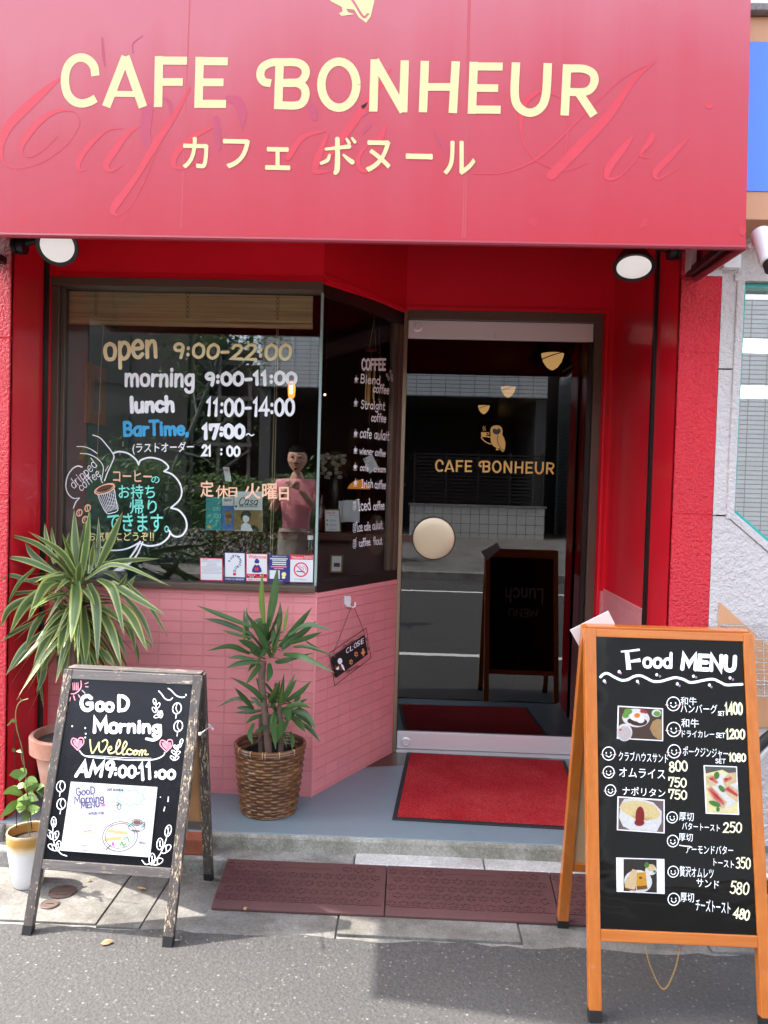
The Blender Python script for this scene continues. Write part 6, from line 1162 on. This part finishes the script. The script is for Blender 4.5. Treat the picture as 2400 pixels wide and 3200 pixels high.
tl_ = MB(); ins = [(xr,zt-.03),(a[0]+.03,zt-.03),(b0[0]+.028,b0[1]+.018),(xr,zb+.034)]; strip(ins, .012, 3.02, 3.09, tl_); tl_.build('window_trim', M['teal'], nb)
b = MB(); b.prism([(a[0]+.03,zt-.03),(b0[0]+.03,b0[1]+.018),(xr,zb+.03),(xr,zt-.03)], 3.075, 3.081); b.build('pane', glass('neighbour_glass', (.62,.65,.63), .30), nb)
b = MB(); b.box(X0+.02, 5.9, 3.31, 6.5, 0, .02); b.box(X0+.02, 5.9, 6.5, 6.55, 0, 3); b.box(X0+.1,5.9,3.31,6.5,2.9,2.95); b.build('interior', mat('office_interior', (.42,.42,.40), .8), nb)
for z in (2.22, 1.98):
    b = MB(); b.box(1.35, 2.9, 4.2, 4.32, z, z+.05); b.build('tube_lamp', mat('tube_glow', (.95,1,1), .4, var=0, emit=2.4), nb)
tp = [nx('D6',780,1835,2.999), nx('D6',780,2200,2.999)]; r1 = nx('D6',1190,2200,2.999); s2 = (r1[1]-tp[0][1])/(r1[0]-tp[0][0]); zl = onY(2380,2275,2.99).z
b = MB(); b.prism([tp[0], (tp[0][0], zl), (tp[0][0]+(zl-tp[0][1])/s2, zl)], 2.9955, 2.9998); b.build('inlay_panel', M['peach'], nb)
b = MB(); b.box(1.15, 4, 2.985, 2.9995, onY(2390,2560,3).z-.12, onY(2390,2560,3).z-.10); b.build('wall_band', M['concrete'], nb)
sg = thing('shop_sign', (2.4,2.9,2.9), 'blue sign board with peach borders above the neighbouring window', 'sign board'); SY = 2.80
zz = [onY(2370, y, SY).z for y in (686, 597, 130, 48, 25)]; b = MB(); b.box(1.06, 4.2, SY+.004, 2.999, zz[0], zz[3]); b.build('box', M['peach'], sg, bevel=.004); b = MB(); b.box(1.06, 4.2, SY, SY+.006, zz[1], zz[2]); b.build('face', M['sign_blue'], sg); b = MB(); b.box(1.06, 4.2, SY-.03, 2.999, zz[3]+.001, zz[4]); b.build('ledge', M['concrete'], sg, bevel=.003)
b = MB(); b.box(1.05, 4.2, 2.93, 2.999, zz[4]+.001, 4.6); b.build('upper_panel', M['white'], nb)
# security camera
sc0 = onY(*src('D5', 1195, 420), 2.72); o = thing('security_camera', sc0, 'white cylindrical security camera on a bracket beside the awning corner', 'camera'); sc1 = onY(*src('D5', 1290, 690), 2.66); ax = (sc1-sc0).normalized(); L = (sc1-sc0).length
b = MB(); b.lathe([(.018,-.012),(.030,-.008),(.032,0),(.032,L),(.028,L+.004)], sc0, 24, ax); b.build('housing', M['white'], o); b = MB(); b.lathe([(.026,L+.004),(.026,L+.03),(.0005,L+.031)], sc0, 20, ax); b.build('hood', M['black'], o)
b = MB(); j1 = onY(*src('D5', 1090, 545), 2.75); j2 = onY(*src('D5', 985, 585), 2.9); b.bar(sc0+ax*.03, j1, .020, .014); b.tube([j1-V((0,.012,0)), j1+V((0,.012,0))], .011, 12); b.bar(j1, j2, .018, .012); b.box(j2.x-.03, j2.x+.03, 2.96, 2.999, j2.z-.04, j2.z+.04); b.bar(j2, V((j2.x, 2.97, j2.z)), .014, .014); b.build('bracket', M['white'], o)
# bicycle
WB = 2.80; wc = onY(2604, 2540, WB); wr_ = wc.z-.0; wc = V((wc.x, WB, wr_)); bi = thing('bicycle', (wc.x, WB, 0), 'parked bicycle with a wire front basket, half hidden by the orange board', 'bicycle')
def wheel(c):
    b = MB(); b.tube([c+V((math.cos(a),0,math.sin(a)))*(wr_-.018) for a in [2*math.pi*j/64 for j in range(64)]], .018, 10, closed=True); w = b.build('tyre', mat('tyre_rubber', (.018,.018,.018), .6, var=0), bi)
    b = MB(); b.tube([c+V((math.cos(a),0,math.sin(a)))*(wr_-.045) for a in [2*math.pi*j/64 for j in range(64)]], .010, 8, closed=True); b.build('rim', M['steel'], w); b = MB()
    for j in range(28): a = 2*math.pi*j/28; b.tube([c+V((math.cos(a+.25*(-1)**j)*.02, .02*(-1)**j, math.sin(a+.25*(-1)**j)*.02)), c+V((math.cos(a),0,math.sin(a)))*(wr_-.048)], .0009, 4)
    b.tube([c-V((0,.045,0)), c+V((0,.045,0))], .014, 10); b.build('spoke', M['steel'], w)
wheel(wc); wheel(wc+V((1.05,0,0)))
b = MB(); hd = wc+V((.17,0,.50)); bb = wc+V((.62,0,-.04)); st_ = wc+V((.78,0,.42))
for p, q, r_ in ((hd,bb,.017),(bb,st_,.015),(hd-V((.02,0,.06)),hd+V((-.03,0,.12)),.018)): b.tube([p,q], r_, 10)
for s_ in (-.05,.05):
    b.tube([wc+V((0,s_,0)), wc+V((.13,s_,.36)), hd], .010, 8); b.tube([bb+V((0,s_*.6,0)), wc+V((1.05,s_,0))], .009, 8); b.tube([st_+V((0,s_*.3,0)), wc+V((1.05,s_,0))], .008, 8)
b.build('frame', mat('bike_paint', (.30,.31,.33), .3, .6, var=.05), bi); b = MB(); b.tube(catmull([hd+V((.10,-.28,.24)), hd+V((.0,-.20,.26)), hd+V((-.05,0,.20)), hd+V((.0,.20,.26)), hd+V((.10,.28,.24))], 6), .011, 8); b.build('handlebar', M['steel'], bi); b = MB(); b.lathe([(.02,-.03),(.10,.0),(.11,.03),(.05,.05),(.0005,.052)], st_+V((.06,0,.10)), 20); b.build('saddle', M['black'], bi)
b = MB(); t0, t1 = onY(*src('D3',1548,250), 2.68), onY(*src('D3',1572,700), 2.70); zt_, zb_ = t0.z, t1.z; xa, xb_ = t0.x, t1.x
for k in range(6):
    f = k/5; z = zb_+(zt_-zb_)*f; x0 = xb_+(xa-xb_)*f; x1 = x0+.30+.05*f; y0 = 2.70-.02*f; y1 = 2.93+.03*f; b.tube([V(p) for p in ((x0,y0,z),(x1,y0,z),(x1,y1,z),(x0,y1,z))], .0032 if k in (0,5) else .0016, 6, closed=True)
for j in range(13):
    f = j/12; b.tube([V((xb_+.30*f,2.70,zb_)), V((xa+.35*f,2.68,zt_))], .0013, 5); b.tube([V((xb_+.30*f,2.93,zb_)), V((xa+.35*f,2.96,zt_))], .0013, 5); b.tube([V((xb_+.30*f,2.70,zb_)), V((xb_+.30*f,2.93,zb_))], .0013, 5)
for j in range(9):
    f = j/8; b.tube([V((xb_,2.70+.23*f,zb_)), V((xa,2.68+.28*f,zt_))], .0013, 5); b.tube([V((xb_+.30,2.70+.23*f,zb_)), V((xa+.35,2.68+.28*f,zt_))], .0013, 5); b.tube([V((xb_,2.70+.23*f,zb_)), V((xb_+.30,2.70+.23*f,zb_))], .0013, 5)
b.build('basket', mat('basket_wire', (.75,.75,.76), .25, 1, var=0), bi)
# a low neighbour set back on the left
ln = thing('side_house', (-6, 6, 0), 'plain grey house set back beyond the left pillar', 'house'); b = MB(); b.box(-11, -2.2, 5.6, 11, 0, 5.5); b.build('wall', M['lilac'], ln); b = MB(); b.box(-6,-4.6,5.56,5.599,.9,2.2); b.build('window', M['dark_metal'], ln); b = MB(); b.box(-11.2,-2.0,5.4,11.2,5.5,5.75); b.build('roof', M['concrete'], ln)

# ------------------------------------------------------------------ across the street (seen in the panes)
YO = -15.0
b = MB(); b.box(-40, 40, -30, -5.0, -.1, .13); struct(b, 'pavement', M['concrete2'])
b = MB(); b.box(-40, 40, -5.0, -4.84, -.1, .131); struct(b, 'kerb', M['concrete'], bevel=.01)
xl_ = refl(814, 1100, 3.375, YO).x; xr_ = refl(1714, 1150, 4.0, YO).x; zs = refl(1485, 1240, 4.0, YO).z; zw = refl(1500, 1580, 4.0, YO+.4).z; xw0, xw1 = refl(1281, 1600, 4.0, YO+.4).x, refl(1702, 1600, 4.0, YO+.4).x
M['siding'] = tilemat('grey_siding', (.44,.47,.48), .415, .112, 0, .5); M['block'] = tilemat('wall_blocks', (.50,.49,.46), .26, .26, 0, .7)
for n_ in M['siding'].node_tree.nodes:
    if n_.type == 'TEX_BRICK': n_.inputs['Mortar Size'].default_value = .012; n_.inputs['Mortar'].default_value = (.35,.35,.35,1)
for n_ in M['block'].node_tree.nodes:
    if n_.type == 'TEX_BRICK': n_.inputs['Mortar Size'].default_value = .010; n_.inputs['Mortar'].default_value = (.30,.30,.30,1)
ob = thing('opposite_building', ((xl_+xr_)/2, YO, 0), 'grey tiled building over a dark carport across the street, seen in the glass', 'building')
b = MB(); HT = 6.3; b.wall((xr_,YO),(xl_,YO),zs,HT); b.poly([(xr_,YO,zs),(xr_,YO,HT),(xr_,YO-8,HT),(xr_,YO-8,zs)], [(0,zs),(0,HT),(8,HT),(8,zs)]); b.poly([(xl_,YO,zs),(xl_,YO,HT),(xl_,YO-8,HT),(xl_,YO-8,zs)][::-1], [(8,zs),(8,HT),(0,HT),(0,zs)]); b.build('wall', M['siding'], ob)
b = MB(); b.box(xl_, xr_, YO-8, YO-.02, zs-.02, zs+.1); b.box(xl_, xr_, YO-6.2, YO-6, 0, zs-.03); b.box(xl_,xl_+.3,YO-6,YO-.1,0,zs-.03); b.box(xr_-.3,xr_,YO-6,YO-.1,0,zs-.03); b.build('carport', mat('carport_dark', (.06,.06,.06), .8), ob)
b = MB(); b.box(xw0, xw1, YO+.3, YO+.42, .13, zw-.04); b.wall((xw1,YO+.425),(xw0,YO+.425),.13,zw-.04); b.build('low_wall', M['block'], ob); b = MB(); b.box(xw0-.05, xw1+.05, YO+.26, YO+.45, zw-.04, zw+.02); b.build('coping', M['concrete'], ob)
b = MB()
for k in range(14): b.box(xw0+.1, xw1-.1, YO+.34, YO+.37, zw+.1+k*.10, zw+.14+k*.10)
for k in range(5): x = xw0+.1+(xw1-xw0-.2)*k/4; b.box(x-.03, x+.03, YO+.36, YO+.40, zw+.03, zw+1.5)
b.build('louvre_fence', M['dark_metal'], ob)
b = MB(); b.wall((xr_+16,YO+1.2),(xr_+.9,YO+1.2),.13,HT); b.poly([(xr_+.9,YO+1.2,.13),(xr_+.9,YO+1.2,HT),(xr_+.9,YO-8,HT),(xr_+.9,YO-8,.13)][::-1], [(9,.13),(9,HT),(0,HT),(0,.13)]); b.build('wing_wall', M['siding'], ob)
b = MB(); b.box(xr_+.05, xr_+.85, YO-3.1, YO-3.0, .1, HT); b.build('recess', M['dark_metal'], ob)
db = thing('brown_building', (xl_-6, YO-1, 0), 'dark brown building with outside stairs behind the street tree', 'building'); b = MB(); b.box(xl_-22, xl_-2.4, YO-9, YO-1.5, 0, 6.4); b.box(xl_-2.4, xl_-.15, YO-9, YO-4, 0, 5.3); b.build('wall', mat('brown_wall', (.05,.04,.038), .8, var=.2, vs=2), db); b = MB()
for k in range(5): b.box(xl_-2.3, xl_-.5, YO-3.0+.1*k, YO-1.6, 1.2+k*1.35, 1.32+k*1.35); b.bar((xl_-2.3,YO-1.7,1.2+k*1.35),(xl_-.6,YO-1.7,2.45+k*1.35),.06,.2)
for x in (xl_-2.3, xl_-1.5, xl_-.6): b.box(x-.05,x+.05,YO-1.75,YO-1.65,0,7)
b.build('staircase', mat('stair_steel', (.10,.085,.085), .6), db); b = MB()
for k in range(6):
    for z in (2.0, 4.3): b.box(xl_-20+k*2.9, xl_-18.6+k*2.9, YO-1.52, YO-1.46, z, z+1.4)
b.build('window', M['dark_metal'], db)
# street tree, and garden shrubs added to darken the window reflection
tx = refl(640, 1450, 3.375, -11.5); M['leaf_tree'] = leafmat('tree_leaf', (.075,.14,.03), (.10,.18,.04), False, .5, .45)
tree = thing('street_tree', (tx.x, -11.5, .13), 'leafy street tree with a slim leaning trunk across the road, seen in the window', 'tree'); b = MB(); tb_ = [V((tx.x-.9,-11.5,.13)), V((tx.x-.75,-11.5,1.6)), V((tx.x-.2,-11.5,3.0)), V((tx.x+.3,-11.6,4.6)), V((tx.x+.5,-11.6,6.2))]; P = catmull(tb_, 5); b.tube(P, [.085-.06*i/(len(P)-1) for i in range(len(P))], 10)
rnd = random.Random(17); ends = []
for k in range(26):
    s_ = P[rnd.randrange(len(P)//2-3, len(P))]; d = V((rnd.uniform(-1,1), rnd.uniform(-1,1), rnd.uniform(-.25,.8))).normalized(); L = rnd.uniform(.7,1.7); m_ = s_+d*L*.5+V((0,0,.12)); e_ = s_+d*L; b.tube([s_, m_, e_], [.035,.02,.008], 6); ends += [m_, e_, s_+d*L*.75]
b.build('trunk', mat('tree_bark', (.09,.11,.09), .8, var=.3, vs=9, bump=.6, bs=30), tree); b = MB()
for e_ in ends:
    for k in range(46):
        p = e_+V((rnd.gauss(0,.26), rnd.gauss(0,.26), rnd.gauss(0,.22))); d = V((rnd.uniform(-1,1), rnd.uniform(-1,1), rnd.uniform(-.7,.5))).normalized(); s_ = d.cross(V((rnd.uniform(-1,1), rnd.uniform(-1,1), 1))).normalized(); w = rnd.uniform(.035,.06); l = rnd.uniform(.09,.16)
        i = b.add([p, p+d*l*.5+s_*w*.5, p+d*l, p+d*l*.5-s_*w*.5]); b.face((i,i+1,i+2,i+3), [(.5,0),(1,.5),(.5,1),(0,.5)])
b.build('crown', M['leaf_tree'], tree)
for k in range(11):
    x = tx.x-3.6+k*.82+rnd.uniform(-.15,.15); h_ = rnd.uniform(1.3,1.9); o = thing('shrub', (x,-6.6,.13), 'dark green garden shrub in the hedge row added to darken the window reflection', 'shrub', 'shrubs across the street'); b = MB()
    for q in range(2300):
        p = V((x+rnd.gauss(0,.32), -6.6+rnd.gauss(0,.28), .14+rnd.random()**1.1*h_)); d = V((rnd.uniform(-1,1), rnd.uniform(-1,1), rnd.uniform(-.6,.6))).normalized(); s_ = d.cross(V((.3,.2,1))).normalized(); w = rnd.uniform(.03,.055); l = rnd.uniform(.08,.14)
        i = b.add([p, p+d*l*.5+s_*w*.5, p+d*l, p+d*l*.5-s_*w*.5]); b.face((i,i+1,i+2,i+3), [(.5,0),(1,.5),(.5,1),(0,.5)])
    if x > refl(1240, 1600, 4.0, -6.6).x-.3: bpy.data.objects.remove(o); continue
    b.build('foliage', M['leaf_tree'], o); b = MB(); b.tube([(x,-6.6,.13),(x,-6.6,h_*.7)], .025, 6); b.build('trunk', M['bark'], o)

# ------------------------------------------------------------------ the man beside the camera, seen in the window
mh = refl(930, 1440, 3.375, -.35); MX, MY = mh.x, -.35
man = thing('person', (MX, MY, 0), 'person in a pink t-shirt and grey waist apron, both hands raised to the chest', 'person')
M['skin'] = mat('skin', (.62,.37,.26), .5, var=.08, vs=20); M['shirt'] = mat('pink_cotton', (.70,.28,.31), .8, var=.12, vs=9, bump=.4, bs=22, dist=.02); M['apron'] = mat('grey_apron', (.20,.185,.15), .8, var=.35, vs=11, bump=.5, bs=14, dist=.03); M['hair'] = mat('black_hair', (.010,.009,.008), .9, var=.2, vs=40, bump=.6, bs=90, spec=.08); M['trouser'] = mat('dark_trouser', (.04,.042,.05), .8)
def skin(name, m, verts, edges, root=0, sub=2):
    me = bpy.data.meshes.new(name); me.from_pydata([v[:3] for v in verts], edges, []); o = bpy.data.objects.new(name, me); COL.objects.link(o); o.parent = man; ORG[o.name] = ORG[man.name]
    sk = o.modifiers.new('skin', 'SKIN'); sk.use_smooth_shade = True
    for i, v in enumerate(verts):
        s_ = me.skin_vertices[0].data[i]; r_ = v[3]; s_.radius = (r_, v[4] if len(v) > 4 else r_); s_.use_root = (i == root)
    ss = o.modifiers.new('sub', 'SUBSURF'); ss.levels = ss.render_levels = sub; me.materials.append(m); return o
vb = [(0,0,.96,.125),(0,0,1.16,.10),(0,.0,1.37,.092),(0,-.006,1.50,.058),(0,.004,1.60,.062)]
eb = [(0,1),(1,2),(2,3),(3,4)]
for s_ in (1, -1):
    n_ = len(vb); vb += [(s_*.14,-.01,1.42,.045),(s_*.205,.05,1.225,.042),(s_*.13,.20,1.34,.036),(s_*.060,.255,1.42,.027)]; eb += [(2,n_),(n_,n_+1),(n_+1,n_+2),(n_+2,n_+3)]
    n_ = len(vb); vb += [(s_*.095,0,.88,.095),(s_*.105,.01,.50,.058),(s_*.11,-.02,.10,.042),(s_*.115,.10,.045,.035)]; eb += [(0,n_),(n_,n_+1),(n_+1,n_+2),(n_+2,n_+3)]
W_ = V((MX, MY, 0)); fz = lambda x, y, z: W_+V((x, y, z))
sk0 = skin('skeleton', M['skin'], vb, eb, sub=1); bpy.context.view_layer.update(); dg = bpy.context.evaluated_depsgraph_get(); me = bpy.data.meshes.new_from_object(sk0.evaluated_get(dg))
b = MB(); i0 = b.add([W_+v.co for v in me.vertices])
for p in me.polygons: b.face([i0+k for k in p.vertices], sm=True)
bpy.data.objects.remove(sk0)
HC = V((0, .012, 1.690)); HS = 1.06
def headp(th, a, k=1.0):                         # skull with a narrowing jaw, flatter face and a brow
    x, y, z = math.sin(th)*math.cos(a), math.sin(th)*math.sin(a), math.cos(th); low = max(0, -z)
    X = .082*x*(1-.28*low**1.3); Y = (.098*y if y < 0 else .088*y*(1-.02*low))+.012*low; Z = .112*z*(1.02 if z < 0 else 1)
    return HC+V((X*k*HS, Y*k, Z*k*HS))
hr = [b.add([W_+headp(math.pi*i/18, 2*math.pi*j/28) for j in range(28)]) for i in range(1, 18)]
for i in range(16):
    for j in range(28): b.face((hr[i]+j, hr[i+1]+j, hr[i+1]+(j+1) % 28, hr[i]+(j+1) % 28), sm=True)
b.face(range(hr[0], hr[0]+28)); b.face(reversed(range(hr[16], hr[16]+28)))
b.tube([fz(0,.096,1.712), fz(0,.108,1.690), fz(0,.116,1.668), fz(0,.104,1.660)], [.006,.008,.013,.012], 10); b.ball(fz(.011,.104,1.662), .009, 8); b.ball(fz(-.011,.104,1.662), .009, 8)
b.ball(fz(0,.098,1.632), .017, 10, (1.35,.6,.6)); b.ball(fz(0,.092,1.596), .020, 10, (1.1,.7,.8))
for s_ in (1, -1):
    b.ball(fz(s_*.078,.006,1.685), .027, 10, (.42,.7,1.15)); b.ball(fz(s_*.034,.094,1.712), .018, 10, (1.3,.5,.45)); b.ball(fz(s_*.045,.075,1.665), .022, 10, (.9,.7,.7))
    pc_ = fz(s_*.030, .278, 1.462); b.ball(fz(s_*.045,.268,1.446), .026, 12, (.75,.9,1.15))
    for k in range(4):
        q = pc_+V((s_*(.012-.011*k), .006+.002*k, .022-.015*k)); Ls = (.95, 1.05, 1.0, .8)[k]
        b.tube(catmull([q+V((s_*.016,-.014,-.010)), q+V((0,.006,0)), q+V((-s_*.018*Ls,.012,.002)), q+V((-s_*.030*Ls,.002,-.002)), q+V((-s_*.028*Ls,-.012,-.004))], 3), [.0088-.0002*i for i in range(13)], 8)
    b.tube(catmull([pc_+V((s_*.016,-.014,.004)), pc_+V((s_*.006,-.016,.026)), pc_+V((-s_*.010,-.008,.036))], 4), .0088, 8)
bd = b.build('body', M['skin'], man); rm = bd.modifiers.new('remesh', 'REMESH'); rm.mode = 'VOXEL'; rm.voxel_size = .0045; rm.use_smooth_shade = True; s2_ = bd.modifiers.new('smooth', 'SMOOTH'); s2_.iterations = 3
vs_ = [(0,0,1.055,.138),(0,.005,1.16,.124),(0,.0,1.38,.134),(0,-.008,1.505,.078)]; es_ = [(0,1),(1,2),(2,3)]
for s_ in (1, -1): n_ = len(vs_); vs_ += [(s_*.150,-.010,1.45,.080),(s_*.205,.025,1.275,.064)]; es_ += [(2,n_),(n_,n_+1)]
skin('t_shirt', M['shirt'], vs_, es_, 1)
vt = [(0,0,.98,.120)]; et = []
for s_ in (1, -1): n_ = len(vt); vt += [(s_*.085,0,.86,.100),(s_*.105,.01,.50,.080),(s_*.11,-.015,.13,.065)]; et += [(0,n_),(n_,n_+1),(n_+1,n_+2)]
skin('trousers', M['trouser'], vt, et)
b = MB(); rr = []
for k in range(15):
    f = k/14; z = 1.075-.52*f; rr.append(b.add([W_+V(((.150+.040*f)*math.cos(a)*(1+.035*math.sin(7*a+2*k*.3)*f), (.128+.045*f)*math.sin(a)*(1+.05*math.sin(9*a+1)*f), z+.012*math.sin(3*a)*f)) for a in [RAD(-35+250*j/44) for j in range(45)]]))
for k in range(14):
    for j in range(44): b.face((rr[k]+j+1, rr[k]+j, rr[k+1]+j, rr[k+1]+j+1), sm=True)
ap = b.build('apron', M['apron'], man); md = ap.modifiers.new('thick', 'SOLIDIFY'); md.thickness = .004
b = MB(); rnd = random.Random(6); NH = 34
def hl(a): return math.pi*(.50-.20*max(0, math.sin(a))**.6+.10*max(0, -math.sin(a))-.05*math.cos(2*a))
ids = [b.add([W_+headp(hl(a)*k/10, a, 1.02+.075*(1-(k/10)**3)+rnd.uniform(-.012,.02)*(k < 9)) for a in [2*math.pi*j/NH for j in range(NH)]]) for k in range(1, 11)]
b.face(range(ids[0], ids[0]+NH))
for k in range(9):
    for j in range(NH): b.face((ids[k]+j, ids[k+1]+j, ids[k+1]+(j+1) % NH, ids[k]+(j+1) % NH))
for q in range(160):
    a = rnd.uniform(0, 2*math.pi); th = rnd.uniform(0, .75)*hl(a); p = W_+headp(th, a, 1.05); n = (p-W_-HC).normalized(); b.blade([p, p+n*.012, p+n*.022+V((rnd.uniform(-.012,.012), .006, 0))], .008, n.cross(V((.3,.8,.2))), .3, 4)
b.build('hair', M['hair'], man)
b = MB()
for s_ in (1,-1): b.ball(fz(s_*.033,.1015,1.700), .011, 10, (1.35,.35,.42))
b.build('eyes', M['hair'], man); b = MB()
for s_ in (1,-1): b.tube([fz(s_*.014,.106,1.722), fz(s_*.034,.104,1.729), fz(s_*.055,.090,1.722)], [.003,.0045,.003], 6)
b.build('eyebrows', M['hair'], man); b = MB(); b.tube([fz(-.026,.103,1.646), fz(0,.110,1.649), fz(.026,.103,1.646)], .0042, 6); b.ball(fz(0,.104,1.600), .014, 8, (1.2,.6,.8)); b.build('beard', M['hair'], man)
b = MB(); b.tube([fz(-.022,.104,1.631), fz(0,.110,1.633), fz(.022,.104,1.631)], .0045, 6); b.build('mouth', mat('lips', (.36,.13,.11), .5, var=0), man)
b = MB()
for s_ in (1, -1): b.ball(fz(s_*.113,.05,.045), .055, 12, (.85,2.4,.8))
b.build('shoes', M['black'], man)
